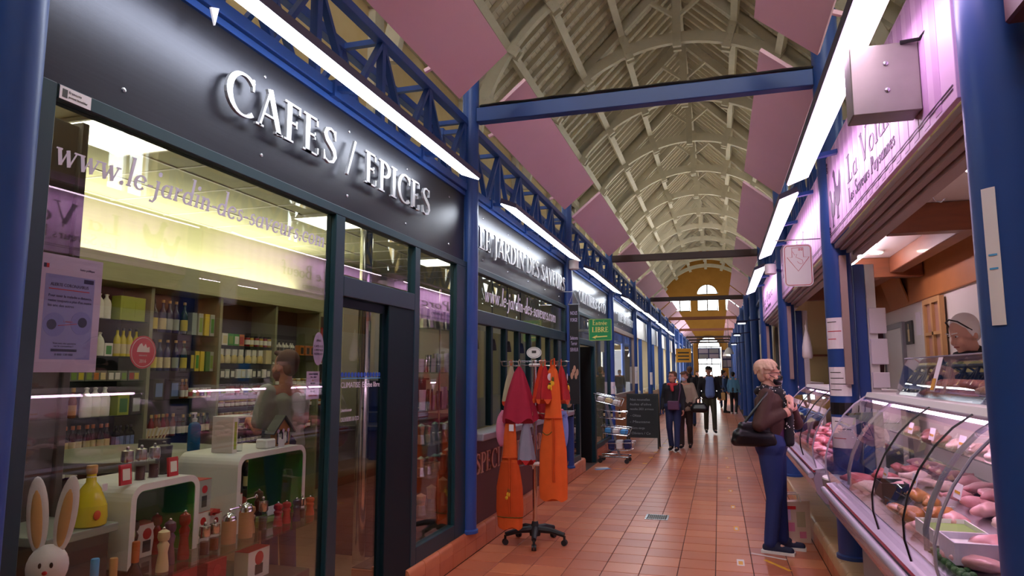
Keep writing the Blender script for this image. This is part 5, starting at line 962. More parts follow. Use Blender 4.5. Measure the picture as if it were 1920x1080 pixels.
# ---------------------------------------------------------------- curved glass meat cases
def case(y0, y1, joints, label):
    t = thing('meat_case', label, 'display case', (0, y0, 0)); L = y1-y0; fr_ = ((0, 0, 0), (1, 0, 0), (0, 0, 1), (0, 1, 0))
    obj('base', MB().box(1.03 if y0 > 5.5 else .9, 1.36, .05, L-.05, .213, .56), 'grey_plastic', t)
    obj('skirt', MB().prism([(.70, .75), (.72, .64), (.78, .56), (.90, .53), (1.36, .53), (1.36, .8), (.72, .8)], fr_, 0, L), 'lilac_metal', t, True)
    obj('bumper', MB().cyl((.683, 0, .775), (.683, L, .775), .023, n=14), 'grey_lilac', t, True); obj('red_stripe', MB().box(.70, .72, 0, L, .802, .818), 'red', t)
    obj('sill', MB().prism([(.70, .82), (.79, .835), (.79, .80), (.72, .80)], fr_, 0, L), 'grey_lilac', t)
    obj('deck', MB().prism([(.79, .84), (1.36, 1.02), (1.36, .99), (.79, .80)], fr_, 0, L), 'steel', t); obj('back_wall', MB().box(1.36, 1.395, 0, L, .213, 1.42), 'white_paint', t)
    obj('top_slab', MB().prism([(.985, 1.425), (1.0, 1.46), (1.39, 1.46), (1.39, 1.42), (1.0, 1.41)], fr_, -.01, L+.01), 'white_plastic', t)
    obj('lamp_tube', MB().cyl((1.03, .05, 1.397), (1.03, L-.05, 1.397), .011, n=8), 'lamp_case', t, True)
    obj('inner_shelf', MB().box(1.12, 1.355, .03, L-.03, 1.195, 1.203), 'shelf_glass', t)
    cv = [(.725, .836), (.705, .92), (.705, 1.0), (.73, 1.1), (.775, 1.2), (.84, 1.3), (.91, 1.375), (.985, 1.43)]
    js = [0]+joints+[L]
    for a, b in zip(js[:-1], js[1:]):
        g = MB()
        for i in range(len(cv)-1):
            (x0, z0), (x1, z1) = cv[i], cv[i+1]; g.add([(x0, a+.004, z0), (x1, a+.004, z1), (x1, b-.004, z1), (x0, b-.004, z0)], [(0, 1, 2, 3)])
        o = obj('bent_glass', g, 'case_glass', t, True)
        o.data.set_sharp_from_angle(angle=PI)
    for j in joints: obj('glass_joint', MB().tube([(x-.002, j, z) for x, z in cv], .0045, 6), 'black', t, True)
    for j in (0.004, L-.004):
        poly = [(x+.004, z) for x, z in cv]+[(1.36, 1.41), (1.36, 1.03), (.79, .845)]
        g = MB().add([(x, j, z) for x, z in poly], [tuple(range(len(poly)))]); obj('end_glass', g, 'case_glass', t); obj('end_trim', MB().tube([(x, j, z) for x, z in cv], .006, 6), 'grey_lilac', t, True)
    for j in joints[:1]+[L-.5]: obj('support', MB().tube([(x+.05, j-.12, z-.01) for x, z in cv[1:]]+[(1.0, j-.12, 1.415)], .011, 8), 'grey_plastic', t, True)
    return t
mat('lilac_metal', '#b9a6bd', .22, .35)
case(2.82, 5.42, [.43, 1.03], 'curved glass poultry case in front of the man with white hair'); case(6.12, 8.9, [.9, 1.8], 'curved glass meat case behind the blonde woman'); case(10.45, 14.2, [1.2, 2.4], 'curved glass meat case of the third butcher stall')
t = thing('ticket_tray', 'white half round pay tray fixed at the end of the poultry case', 'tray', (.72, 5.5, .62)); obj('shell', MB().lathe([(.02, 0), (.13, .04), (.17, .12), (.18, .2)], 20, (.12, .16, 0), .75), 'grey_plastic', t, True); obj('top', MB().lathe([(.18, .2), (.175, .21)], 20, (.12, .16, 0), .75), 'white_plastic', t, True); obj('clear_hood', MB().prism([(.14*math.cos(a*PI/10), .09*math.sin(a*PI/10)) for a in range(11)], ((.12, .26, .21), (1, 0, 0), (0, 0, 1), (0, 1, 0)), -.003, .003), 'clear_plastic', t)
# ---- meat
for n_, c_, c2 in (('meat_pink', '#d08a90', '#e3b0ac'), ('meat_red', '#b8505c', '#d27a7c'), ('meat_pale', '#e2c0b4', '#efd8cc'), ('roast_brown', '#a8602c', '#c98a48'), ('sausage', '#a56a62', '#c08a80'), ('foil', '#d6d2dc', '#bdb8c8'), ('waffle', '#d89a62', '#ecc090'), ('sausage_warm', '#b5694e', '#cf8a66')): mat(n_, c_, .3, var=.3, scale=18, col2=c2, bump=.15, bscale=30)
mat('parsley', '#2f5a2c', .6, var=.3, scale=30)
def lump(rx, ry, rz, seed, leg=False):
    rn = random.Random(seed); m_ = MB().ell((0, 0, rz*.9), (rx, ry, rz), 20, 14); ph = [rn.uniform(0, 6) for _ in range(4)]
    vs = []
    for x, y, z in m_.v:
        k = 1+.07*math.sin(9*x/rx+ph[3])*math.sin(7*y/ry+ph[0])+.16*math.sin(18*x/rx*.3+ph[0]+y/ry*2)+.12*math.sin(3*y/ry+ph[1])*math.cos(2*x/rx+ph[2]); vs.append((x*k, y*k, max(0, z*(.85+.15*k))))
    m_.v = vs
    if leg: m_.tube([(0, ry*.6, rz), (rx*.2, ry*1.4, rz*.9), (rx*.25, ry*1.9, rz*1.0), (rx*.2, ry*2.1, rz)], [rz*.8, rz*.5, rz*.3, rz*.42], 8)
    me = m_.mesh('meat_piece', True); me.set_sharp_from_angle(angle=PI); return me
LUMPS = [lump(.05, .075, .03, 1), lump(.045, .06, .035, 2, True), lump(.06, .1, .03, 3), lump(.08, .12, .055, 4, True)]
dk = lambda x: .843+(x-.79)*.316
def meat(i, x, y, z, rz, m_, lb, g_, s_=1.0):
    o = obj('meat_piece', LUMPS[i], None, None, True, (x, y, z)); o.data.materials.append(M['meat_pink']) if not o.data.materials else None
    setm(o, m_); o.rotation_euler = (0, -.3, rz); o.scale = (s_,)*3; tag(o, lb, 'meat', g_)
rn = random.Random(5)
for r in range(11):
    for c in range(4):
        y = 3.0+r*.22+rn.uniform(-.03, .03); x = .88+c*.125+rn.uniform(-.02, .02)
        if 3.28 < y < 3.62 and c < 2: continue
        if y > 4.3 and y < 4.75 and c == 0: continue
        kind = 'roast_brown' if 3.8 < y < 4.35 and c < 2 else 'meat_red' if y > 4.8 and c < 3 else rn.choice(['meat_pink', 'meat_pale', 'meat_pink'])
        nm = {'roast_brown': ('golden brown chicken portion on the poultry case deck', 'brown chicken portions'), 'meat_red': ('dark pink duck piece at the end of the poultry case', 'duck pieces')}.get(kind, ('pink raw chicken portion on the poultry case deck', 'raw chicken portions'))
        meat(rn.choice([0, 1, 2]), x, y, dk(x), rn.uniform(0, 6), kind, nm[0], nm[1], rn.uniform(.8, 1.1))
for r in range(12):
    for c in range(4):
        y = 6.25+r*.215+rn.uniform(-.03, .03); x = .86+c*.125+rn.uniform(-.02, .02)
        meat(rn.choice([0, 0, 2]), x, y, dk(x), rn.uniform(0, 6), rn.choice(['meat_red', 'meat_pink', 'meat_red']), 'pink red cut of meat in the case behind the blonde woman', 'meat cuts in the second case', rn.uniform(.9, 1.2))
for j in range(9): meat(2, 1.22+rn.uniform(-.03, .03), 3.3+j*.23, 1.204, rn.uniform(-.3, .3), 'sausage' if j > 4 else 'meat_pale', 'cured sausage on the upper glass shelf of the poultry case' if j > 4 else 'pale poultry roast on the upper glass shelf of the poultry case', 'sausages upper shelf' if j > 4 else 'poultry roasts upper shelf', .8)
def tray(x, y, w, d, h, m_, lb, fill=None, z=None):
    z = dk(x) if z is None else z
    t = thing('food_tray', lb, 'tray', (x, y, z)); th = .006
    obj('tray', MB().box(-w/2, w/2, -d/2, d/2, 0, th).box(-w/2, -w/2+th, -d/2, d/2, th, h).box(w/2-th, w/2, -d/2, d/2, th, h).box(-w/2+th, w/2-th, -d/2, -d/2+th, th, h).box(-w/2+th, w/2-th, d/2-th, d/2, th, h), m_, t)
    if fill: obj('filling', MB().box(-w/2+th, w/2-th, -d/2+th, d/2-th, th, h*.7, .003), fill, t)
tray(.93, 3.47, .2, .28, .06, 'white_plastic', 'white tray of green salad mix in the poultry case', 'lab_green'); tray(.93, 4.52, .14, .2, .09, 'black', 'black plastic tray in the poultry case'); tray(.93, 3.12, .22, .2, .08, 'foil', 'white wrapped block near the front of the poultry case', 'white_plastic')
for i in range(7):
    y = 2.93+i*.06; o = obj('parsley_sprig', MB().ell((0, 0, .015), (.02, .02, .016), 8, 6).ell((.02, .01, .02), (.014, .016, .012), 8, 6).ell((-.018, .012, .018), (.016, .012, .014), 8, 6), 'parsley', None, True, (.83, y, dk(.83))); tag(o, 'green parsley sprig along the front of the poultry case', 'herb', 'parsley in the poultry case')
for i, (x, y, z, lb) in enumerate(((1.14, 4.9, 1.204, 'white price card on the upper shelf by the sausages'), (1.14, 4.45, 1.204, 'white price card on the upper shelf with yellow print'), (1.14, 3.95, 1.204, 'white price card on the upper shelf in the middle'), (1.14, 3.5, 1.204, 'white price card on the upper shelf at the near end'), (1.0, 4.3, .965, 'white price card among the brown chicken portions'), (.95, 4.75, .94, 'white price card beside the black tray'), (1.05, 3.75, 1.0, 'white price card among the raw chicken'), (1.1, 3.3, 1.0, 'white price card behind the salad tray'))):
    t = thing('price_card', lb, 'price card', (x, y, z)); obj('card', MB().bar((0, -.05, .05), (0, .05, .05), .003, .07, (.25, 0, 1)), 'paper', t); obj('print', MB().bar((-.004, .035, .045), (-.004, -.035, .045), .001, .012, (.25, 0, 1)), 'tape_yellow', t); obj('pin', MB().cyl((0, 0, 0), (0, 0, .04), .003, n=5), 'steel', t)
for i, (y, z) in enumerate(((6.5, 1.0), (7.0, 1.0), (7.6, 1.0), (8.2, 1.0))):
    t = thing('price_card', 'white price card in the case behind the blonde woman', 'price card', (1.05, y, z), 0, 'cards in the second case'); obj('card', MB().bar((0, -.05, .05), (0, .05, .05), .003, .07, (.25, 0, 1)), 'paper', t); obj('print', MB().bar((-.004, .035, .045), (-.004, -.035, .045), .001, .012, (.25, 0, 1)), 'tape_yellow', t)
# hot food guard on the poultry case
t = thing('food_guard', 'clear glass guard over cooked food on top of the poultry case', 'glass guard', (1.05, 3.05, 1.461)); L = 1.75
obj('front_pane', MB().bar((.03, 0, .11), (.03, L, .11), .005, .22, (.3, 0, 1)), 'clear_plastic', t); obj('top_pane', MB().box(.06, .3, 0, L, .215, .22), 'clear_plastic', t)
for y in (.01, L-.01): obj('end_pane', MB().prism([(0, .0), (.3, 0), (.3, .214), (.062, .214)], ((0, y, 0), (1, 0, 0), (0, 0, 1), (0, 1, 0)), -.003, .003), 'clear_plastic', t)
obj('edge_strip', MB().cyl((.062, 0, .222), (.062, L, .222), .005, n=6), 'steel', t)
tray(1.22, 3.45, .22, .42, .02, 'steel', 'steel tray of cooked chicken at the near side under the guard', None, 1.4612); tray(1.22, 4.2, .22, .6, .02, 'steel', 'steel tray of dark sausages under the guard', None, 1.4612)
for j in range(18): meat(0, 1.17+.07*(j % 2), 3.3+(j % 9)*.035, 1.469+.045*(j // 9)+.012*(j % 3), rn.uniform(0, 3), 'waffle', 'crisp brown cooked portion on the steel tray', 'cooked portions', .85)
for j in range(18): meat(2, 1.17+.07*(j % 2), 3.98+(j % 9)*.055, 1.469+.04*(j // 9)+.01*(j % 2), rn.uniform(1.2, 1.8), 'sausage_warm', 'dark cooked sausage on the second steel tray', 'cooked sausages', .75)
t = thing('guard_label', 'white and orange price strip hanging on the food guard', 'label', (1.06, 3.95, 1.5)); obj('strip', MB().bar((.0, 0, .09), (.0, .07, .09), .002, .18, (.3, 0, 1)), 'paper', t); obj('orange_print', MB().bar((-.02, .01, .04), (-.02, .06, .04), .002, .06, (.3, 0, 1)), 'tape_yellow', t)
# clutter on the second case
t = thing('red_bottle', 'red plastic bottle on top of the second meat case', 'bottle', (1.06, 6.5, 1.461)); obj('bottle_body', MB().lathe([(.03, 0), (.032, .01), (.028, .12), (.03, .2), (.012, .22)], 14), 'red', t, True); obj('cap', MB().lathe([(.014, .22), (.012, .25)], 10), 'red', t, True)
o = obj('magazine_rack', MB().prism([(0, 0), (.2, 0), (.2, .3), (.12, .34)], ((1.1, 7.1, 1.461), (0, 1, 0), (0, 0, 1), (1, 0, 0)), 0, .2), 'clear_plastic'); tag(o, 'clear leaflet holder on top of the second meat case', 'holder'); obj('leaflet', MB().bar((1.15, 7.2, 1.6), (1.25, 7.2, 1.6), .1, .22), 'tape_blue', o)
t = thing('paper_cup', 'white printed cup on top of the second meat case', 'cup', (1.15, 7.6, 1.461)); obj('cup', MB().lathe([(.045, 0), (.05, .01), (.06, .16), (.055, .16), (.045, .02)], 16), 'white_plastic', t, True); obj('print', MB().lathe([(.0545, .06), (.0575, .11)], 16), 'grey_lilac', t, True)
# notices on the columns
def col_notice(x, y, r, z0, z1, a0, a1, label, lines, m_='paper'):
    t = thing('column_notice', label, 'notice', (x, y, 0)); n = 6
    def cvt(a, z, d=0): return ((r+.002+d)*math.sin(math.radians(a)), -(r+.002+d)*math.cos(math.radians(a)), z)
    obj('sheet', MB().sheet(lambda u, v: cvt(a0+(a1-a0)*u, z0+(z1-z0)*v), n, 2, .0015), m_, t)
    for zf, f0, f1, mm in lines: obj('print_line', MB().sheet(lambda u, v: cvt(a0+(a1-a0)*(f0+(f1-f0)*u), z0+(z1-z0)*zf+.006*v, .0015), 4, 1, .0008), mm, t)
cr1 = .105
col_notice(XR, BY(1), cr1, 1.78, 2.02, -75, 10, 'white notice with red lines high on the notice column', [(.85, .1, .6, 'box_dark'), (.55, .1, .8, 'red'), (.3, .1, .55, 'red')])
col_notice(XR, BY(1), cr1, 1.42, 1.64, -75, 20, 'white torn notice in black print on the notice column', [(.8, .1, .6, 'box_dark'), (.6, .1, .7, 'box_dark'), (.4, .1, .85, 'box_dark'), (.2, .1, .6, 'box_dark')])
col_notice(XR, BY(1), cr1, 1.28, 1.37, -80, 60, 'black tape band around the notice column', [], 'black')
col_notice(XR, BY(1), cr1, 1.03, 1.26, -75, 30, 'lower white health notice on the notice column', [(.85, .2, .5, 'box_dark'), (.6, .3, .8, 'navy'), (.3, .1, .6, 'red')])
col_notice(.955, 2.62, .115, 1.75, 2.2, -62, -40, 'white paper edge taped to the large near column', [(.5, .2, .8, 'tape_blue'), (.4, .2, .8, 'tape_blue')])
col_notice(XL, BY(3), .078, 1.15, 1.4, 0, 90, 'white sticker with blue circle on the column by the trolley', [(.5, .25, .75, 'tape_blue'), (.6, .25, .75, 'tape_blue')]); col_notice(XL, BY(4), .078, 1.3, 1.75, 0, 80, 'tall white poster on a far blue column', [(.7, .2, .8, 'tape_blue')]); col_notice(XL, BY(5), .078, 1.2, 1.6, 0, 80, 'white poster on a blue column behind the chalkboard', [(.7, .2, .8, 'tape_blue')])
# ---------------------------------------------------------------- far stalls on the butcher side
for k in [3, 4, 5, 6, 7, 10, 11, 12, 13]:
    t = thing('far_stall', 'blue fronted market stall with dark openings down the butcher side', 'stall', (XR+.12, BY(k), 0), 0, 'far stalls butcher side')
    obj('counter', MB().box(.02, .5, .15, 4.15, 0, 1.0, .01), 'blue_paint' if k % 2 else 'far_grey', t); obj('fascia', MB().box(.02, .08, .12, 4.18, 2.6, 3.25), 'far_grey' if k % 2 else 'blue_paint', t); obj('back_wall', MB().box(1.8, 1.86, 0, 4.3, 0, 3.0), 'far_cream', t); obj('roof_panel', MB().box(.08, 1.8, 0, 4.3, 3.0, 3.05), 'far_cream', t)
    obj('shutter_door', MB().box(.03, .06, .3, 1.4, 1.0, 2.6), 'yellow_tile' if k == 3 else 'far_cream', t)
    for y in (1.45, 2.9): obj('post', MB().box(.02, .14, y, y+.14, 1.0, 2.6), 'blue_paint', t)
    obj('side_wall', MB().box(.5, 1.8, 0, .06, 0, 3.0), 'far_grey', t)
for i, (y, z) in enumerate(((17.0, 2.75), (21.5, 2.7), (26, 2.6))):
    t = thing('arm_lamp', 'dark spot lamp on a long arm over the far butcher side', 'lamp', (XR-.35, y, z), 0, 'arm lamps butcher side'); obj('head', MB().box(-.14, .1, -.08, .3, 0, .06, .01), 'navy', t); obj('glow', MB().box(-.1, .06, -.05, .27, -.004, 0), 'lamp_left', t); obj('arm', MB().bar((.1, 0, .05), (.495, 0, .1), .04, .03), 'navy', t)
for y, z in ((BY(7), 2.4), (BY(9), 2.5)):
    t = thing('bell_lamp', 'white bell lamp hanging over the far end of the aisle', 'lamp', (.45, y, z), 0, 'bell lamps far aisle'); obj('shade', MB().lathe([(.2, 0), (.21, .01), (.16, .16), (.06, .28), (.04, .28), (.13, .14), (.18, 0)], 18), 'white_plastic', t, True); obj('cord', MB().cyl((0, 0, .26), (0, 0, 3.93-z), .01, n=5), 'black', t)
for x, y, z0, z1, w, lb in ((-.62, BY(11), 2.5, 3.25, 1.45, 'wide dark photo banner hanging across the far aisle'), (.55, BY(11), 1.9, 3.1, .6, 'narrow dark photo banner hanging at the far end')):
    t = thing('photo_banner', lb, 'banner', (x, y, z0)); obj('sheet', MB().box(-w/2, w/2, -.01, .01, 0, z1-z0), 'navy', t)
    for i in range(2):
        for j in range(2): obj('photo_print', MB().box(-w*.45+i*w*.47, -w*.03+i*w*.47, -.013, -.01, (z1-z0)*(.06+.47*j), (z1-z0)*(.44+.47*j)), 'grey_lilac' if (i+j) % 2 else 'far_grey', t)
    obj('wire', MB().cyl((-w*.4, 0, z1-z0), (-w*.4, 0, 3.93-z0), .008, n=5).cyl((w*.4, 0, z1-z0), (w*.4, 0, 3.93-z0), .008, n=5), 'black', t)
t = thing('yellow_sign', 'yellow sign with black writing on the far shop side', 'sign', (-1.87, BY(8), 2.1)); obj('plate', MB().box(-.2, .55, -.01, .01, 0, .7, .003), 'tape_yellow', t)
for i in range(3): obj('print_line', MB().box(-.1, .45, -.012, -.01, .45-.17*i, .52-.17*i), 'box_dark', t)
obj('arm', MB().box(-.22, -.2, -.01, .01, .3, .4), 'black', t)
# ---------------------------------------------------------------- garment stand with aprons and towels
GX, GY = -1.72, 6.5
t = thing('display_stand', 'chrome revolving stand on a black five star wheeled base', 'stand', (GX, GY, 0))
obj('pole', MB().cyl((0, 0, .1), (0, 0, 1.72), .022, n=16), 'chrome', t, True); obj('hub', MB().lathe([(.05, .07), (.055, .1), (.04, .15), (.028, .2)], 18), 'rubber', t, True)
for i in range(5):
    a = i*2*PI/5-1.35; c, s = math.cos(a), math.sin(a)
    lg = obj('base_leg', MB().tube([(c*.03, s*.03, .13), (c*.16, s*.16, .125), (c*.29, s*.29, .095)], [.034, .028, .022], 8), 'rubber', t, True)
    w = MB()
    for d in (-.012, .012): w.cyl((c*.29-s*(d-.009), s*.29+c*(d-.009), .028), (c*.29-s*(d+.009), s*.29+c*(d+.009), .028), .027, n=14)
    w.cyl((c*.29, s*.29, .03), (c*.29, s*.29, .09), .012, n=8); obj('caster', w, 'rubber', lg, True)
obj('top_disc', MB().lathe([(.34, 1.70), (.345, 1.704), (.34, 1.708)], 40), 'clear_plastic', t, True)
for z in (1.67, 1.21, .73):
    hb = obj('collar', MB().lathe([(.05, z-.015), (.06, z), (.05, z+.015)], 12), 'white_plastic', t, True)
    for i in range(8):
        a = i*PI/4+.2; c, s = math.cos(a), math.sin(a); obj('hook_wire', MB().tube([(c*.05, s*.05, z), (c*.29, s*.29, z-.01), (c*.315, s*.315, z-.005), (c*.32, s*.32, z+.03)], .0035, 5), 'chrome', hb, True)
obj('sign_plate', MB().prism([(.075*math.cos(k*PI/12), .055*math.sin(k*PI/12)) for k in range(24)], ((0, -.01, 1.79), (1, 0, 0), (0, 0, 1), (0, -1, 0)), -.004, .004), 'white_plastic', t); obj('sign_rim', MB().tube([(.066*math.cos(k*PI/12), -.015, 1.79+.046*math.sin(k*PI/12)) for k in range(24)], .0015, 5, True), 'box_dark', t); obj('sign_print', MB().box(-.022, .022, -.0155, -.014, 1.785, 1.81), 'box_dark', t)
for n_, c_ in (('apron_orange', '#dc5a1c'), ('apron_deep', '#c8480f'), ('towel_red', '#b01c20'), ('towel_wine', '#a01838'), ('towel_scarlet', '#cf3418'), ('towel_beige', '#b5a488'), ('glove_pink', '#d77a9a'), ('glove_blue', '#7c92cf'), ('towel_grey', '#8a8799'), ('trim_olive', '#5a5a20'), ('lemon', '#e6b428')): mat(n_, c_, .85, var=.12, scale=12, bump=.12, bscale=150)
def fold_cloth(prof, waves, amp, sy, ph, n=40):
    """hanging folded cloth: profile of (half width, z) with pleats"""
    m_ = MB(); vs = []
    for r, z in prof:
        for j in range(n):
            a = 2*PI*j/n; k = 1+amp*math.sin(waves*a+ph)+amp*.5*math.sin((waves+3)*a+ph*2+z*6); vs.append((r*k*math.cos(a), r*k*sy*math.sin(a), z+.02*amp*10*math.sin(waves*a+ph)*(1 if z == prof[0][1] else 0)))
    fs = [(i*n+j, i*n+(j+1) % n, (i+1)*n+(j+1) % n, (i+1)*n+j) for i in range(len(prof)-1) for j in range(n)]
    return m_.add(vs, fs+[tuple(range(n))[::-1], tuple(range((len(prof)-1)*n, len(prof)*n))])
def towel(dx, dy, zt, h, r, m_, label, lace=True, rim=None, deco=False, ph=0):
    t = thing('hanging_towel', label, 'towel', (GX+dx, GY+dy, zt-h), ph*.7); o = obj('cloth', fold_cloth([(r, 0), (r*.86, h*.25), (r*.6, h*.55), (r*.3, h*.85), (.012, h*.97)], 5, .13, .62, ph), m_, t, True)
    obj('loop', MB().tube([(0, 0, h*.95), (.012, 0, h+.03), (0, 0, h+.05), (-.012, 0, h+.03), (0, 0, h*.95)], .004, 5), 'orange' if rim else 'towel_beige', t, True)
    if rim: obj('rim', fold_cloth([(r*1.015, -.004), (r*1.015, .014)], 5, .13, .62, ph), rim, t, True)
    if deco:
        d = obj('lemon_print', MB().ell((-.01, -r*.56, h*.38), (.02, .008, .022), 10, 8).ell((.03, -r*.55, h*.33), (.018, .008, .02), 10, 8), 'lemon', t, True); obj('leaf_print', MB().ell((.01, -r*.5, h*.47), (.024, .008, .009), 8, 6), 'trim_olive', d, True); obj('round_tag', MB().lathe([(.034, 0), (.034, .002)], 18).xf(Matrix.Translation((.015, -r*.45, h*.66)) @ Matrix.Rotation(PI/2, 4, 'X')), 'paper', t)
towel(-.09, -.22, 1.67, .52, .16, 'towel_wine', 'wine red towel with white checked corner on the stand', ph=.3); towel(-.2, -.12, 1.67, .36, .09, 'towel_beige', 'beige towel hanging behind the wine red towel', ph=1.1, rim='towel_scarlet'); towel(.03, .1, 1.67, .5, .12, 'towel_red', 'red towel hanging behind the stand pole', ph=2.0)
towel(.11, -.16, 1.67, .33, .085, 'towel_scarlet', 'orange red towel beside the chrome pole', ph=.8, rim='orange'); towel(.17, -.26, 1.67, .33, .1, 'towel_red', 'red towel with lemon print and round tag nearest the pole', ph=1.6, rim='orange', deco=True); towel(.29, -.1, 1.67, .34, .12, 'towel_red', 'red towel with lemon print and round tag on the outer hook', ph=2.4, rim='orange', deco=True)
towel(-.02, -.24, 1.21, .43, .08, 'towel_grey', 'grey patterned towel with red edge on the middle ring', ph=.5, rim='towel_red'); towel(.1, .2, 1.21, .3, .07, 'glove_pink', 'pink towel on the middle ring behind the pole', ph=1.9)
def glove(dx, dy, zt, m_, label, rz):
    t = thing('oven_glove', label, 'oven glove', (GX+dx, GY+dy, zt), rz)
    for s in (-1, 1): obj('mitt', MB().ell((s*.045, 0, -.14), (.05, .022, .16), 14, 12), m_, t, True)
    obj('band', MB().tube([(-.045, 0, -.02), (-.03, 0, .02), (.03, 0, .02), (.045, 0, -.02)], [.03, .024, .024, .03], 8), m_, t, True)
glove(-.24, -.16, 1.2, 'glove_pink', 'pink double oven glove on the middle ring', .3); glove(.3, -.12, 1.2, 'glove_blue', 'pale blue oven glove on the middle ring', 1.2); glove(.2, .2, 1.2, 'glove_pink', 'pink oven glove behind the right orange apron', .9)
def apron(dx, dy, zt, h, r, label, ph, deep):
    t = thing('apron', label, 'apron', (GX+dx, GY+dy, zt-h), 0)
    obj('cloth', fold_cloth([(r*.95, 0), (r, h*.12), (r*.95, h*.35), (r*.62, h*.6), (r*.55, h*.68), (r*.5, h*.82), (r*.34, h*.95), (.012, h)], 4, .07, .38, ph), 'apron_orange', t, True)
    obj('neck_strap', MB().tube([(-.02, 0, h*.97), (-.012, -.01, h+.04), (.012, 0, h+.06), (.02, 0, h*.97)], .009, 6), 'apron_deep', t, True)
    zw = h*(.6 if not deep else .62)
    obj('waist_tie', MB().tube([(r*.6*math.cos(a*PI/8), r*.3*math.sin(a*PI/8), zw) for a in range(16)], .01, 6, True), 'apron_deep', t, True)
    for s in (0, .018): obj('tie_end', MB().tube([(s, -r*.32, zw), (s+.01, -r*.42, zw*.75), (s+.004, -r*.44, zw*.4), (s+.01, -r*.45, zw*.22)], .007, 5), 'apron_deep', t, True)
    if deep: obj('pocket_panel', fold_cloth([(r*1.02, h*.1), (r*1.06, h*.16), (r*1.03, h*.36), (r*.7, h*.58)], 4, .07, .39, ph), 'apron_deep', t, True); obj('olive_trim', MB().tube([(r*1.06*math.cos(a), r*.42*math.sin(a), h*.1) for a in [PI*(1+i/12) for i in range(13)]], .004, 5), 'trim_olive', t, True)
    else: obj('olive_trim', MB().tube([(-r*.75+i*r*.12, -r*.34, h*.5-.03*math.sin(i/6*PI)) for i in range(7)], .004, 5), 'trim_olive', t, True)
    z = h*.3 if deep else h*.86; d = obj('lemon_print', MB().ell((0, -r*(.44 if deep else .2), z), (.02, .006, .024), 10, 8).ell((-.018, -r*(.44 if deep else .2), z-.03), (.014, .006, .016), 10, 8), 'lemon', t, True); obj('leaf_print', MB().ell((.005, -r*(.43 if deep else .19), z+.035), (.012, .006, .026), 8, 6), 'trim_olive', d, True)
    if deep: obj('white_tag', MB().box(.0, .045, -r*.27, -r*.25, h*.86, h*.92), 'paper', t)
apron(-.17, -.26, 1.2, 1.02, .115, 'long orange apron with patterned pocket and white tag on the stand', .4, True); apron(.24, -.24, 1.67, 1.22, .125, 'long plain orange apron hanging from the top ring', 1.3, False)
# ---------------------------------------------------------------- trolley, chalkboard, signs
t = thing('wire_trolley', 'chrome wheeled trolley with slanted post and four wire baskets', 'trolley', (-1.86, 12.6, 0))
for y in (-.18, .18): obj('base_rail', MB().tube([(-.25, y, .11), (.28, y, .11)], .016, 8), 'chrome', t, True)
obj('cross_rail', MB().tube([(.26, -.18, .11), (.3, 0, .12), (.26, .18, .11)], .016, 8), 'chrome', t, True); obj('slanted_post', MB().bar((.1, 0, .11), (-.16, 0, 1.2), .04, .05, (0, 1, 0)), 'grey_plastic', t)
for x in (-.22, .25):
    for y in (-.18, .18): obj('caster', MB().cyl((x, y-.015, .04), (x, y+.015, .04), .04, n=14).cyl((x, y, .04), (x, y, .11), .012, n=6), 'rubber', t, True)
for i, (z, sl) in enumerate(((1.05, -.22), (.78, -.05), (.5, -.08), (.22, .05))):
    x0 = .1-.26*(z-.11)/1.09; bs = MB(); c = lambda a, b, d: (x0+a, b, z+d+a*sl)
    P_ = [(-.2, -.17), (.3, -.17), (.3, .17), (-.2, .17)]
    for d, k in ((0, .85), (.13, 1.0)): bs.tube([c(a*k, b*k, d) for a, b in P_], .006, 5, True)
    for a, b in P_: bs.tube([c(a*.85, b*.85, 0), c(a, b, .13)], .005, 5)
    for j in range(5): bs.tube([c((-.17+.1*j), -.15, 0), c(-.17+.1*j, .15, 0)], .003, 4)
    for j in range(4): bs.tube([c((-.15+.12*j), -.145, 0), c(-.17+.14*j, -.17, .13)], .003, 4)
    obj('wire_basket', bs, 'chrome', t, True)
    for j in range(3):
        a = -.1+.14*j
        if i == 1: o = dup(P_OIL, (-1.86+x0+a, 12.56, z+.012+a*sl), 0, 'short dark bottle in the second wire basket', 'bottles in the trolley', RB('glass_dark', 'cap_black', 'lab_cream'), .55)
        else:
            o = obj('soap_packet', MB().box(-.06, .06, -.1, .1, 0, .08 if i < 3 else .16, .015), ('white_plastic', None, 'tape_blue', 'navy')[i] if j != 1 else ('lab_cream', None, 'white_plastic', 'white_plastic')[i], None, False, (-1.86+x0+a, 12.6, z+.012+a*sl)); o.rotation_euler = (0, -sl, 0); tag(o, ('cream packet in the middle of the top wire basket', '', 'white packet in the middle of the third wire basket', 'white packet in the middle of the lowest wire basket')[i] if j == 1 else ('pale packet in the top wire basket', '', 'blue packet in the third wire basket', 'large navy packet in the lowest wire basket')[i], 'packet', 'packets in trolley basket %d' % i)
t = thing('chalkboard', 'black folding chalkboard with handwritten chalk lines', 'chalkboard', (-1.6, 15.0, 0))
mat('slate', '#15181c', .6, var=.2, scale=6); mat('chalk', '#8f9398', .9)
tilt = Matrix.Rotation(-.12, 4, 'X')
obj('front_board', MB().box(-.31, .31, -.008, .008, .25, 1.12).xf(tilt), 'slate', t)
f = MB().box(-.34, -.31, -.014, .014, 0, 1.15).box(.31, .34, -.014, .014, 0, 1.15).box(-.31, .31, -.014, .014, 1.12, 1.15).box(-.31, .31, -.014, .014, .22, .25).xf(tilt); obj('front_frame', f, 'black', t)
obj('rear_leg', MB().bar((.325, .14, 1.12), (.325, .42, .0), .025, .03, (1, 0, 0)), 'black', t); obj('rear_leg', MB().bar((-.325, .14, 1.12), (-.325, .42, .0), .025, .03, (1, 0, 0)), 'black', t)
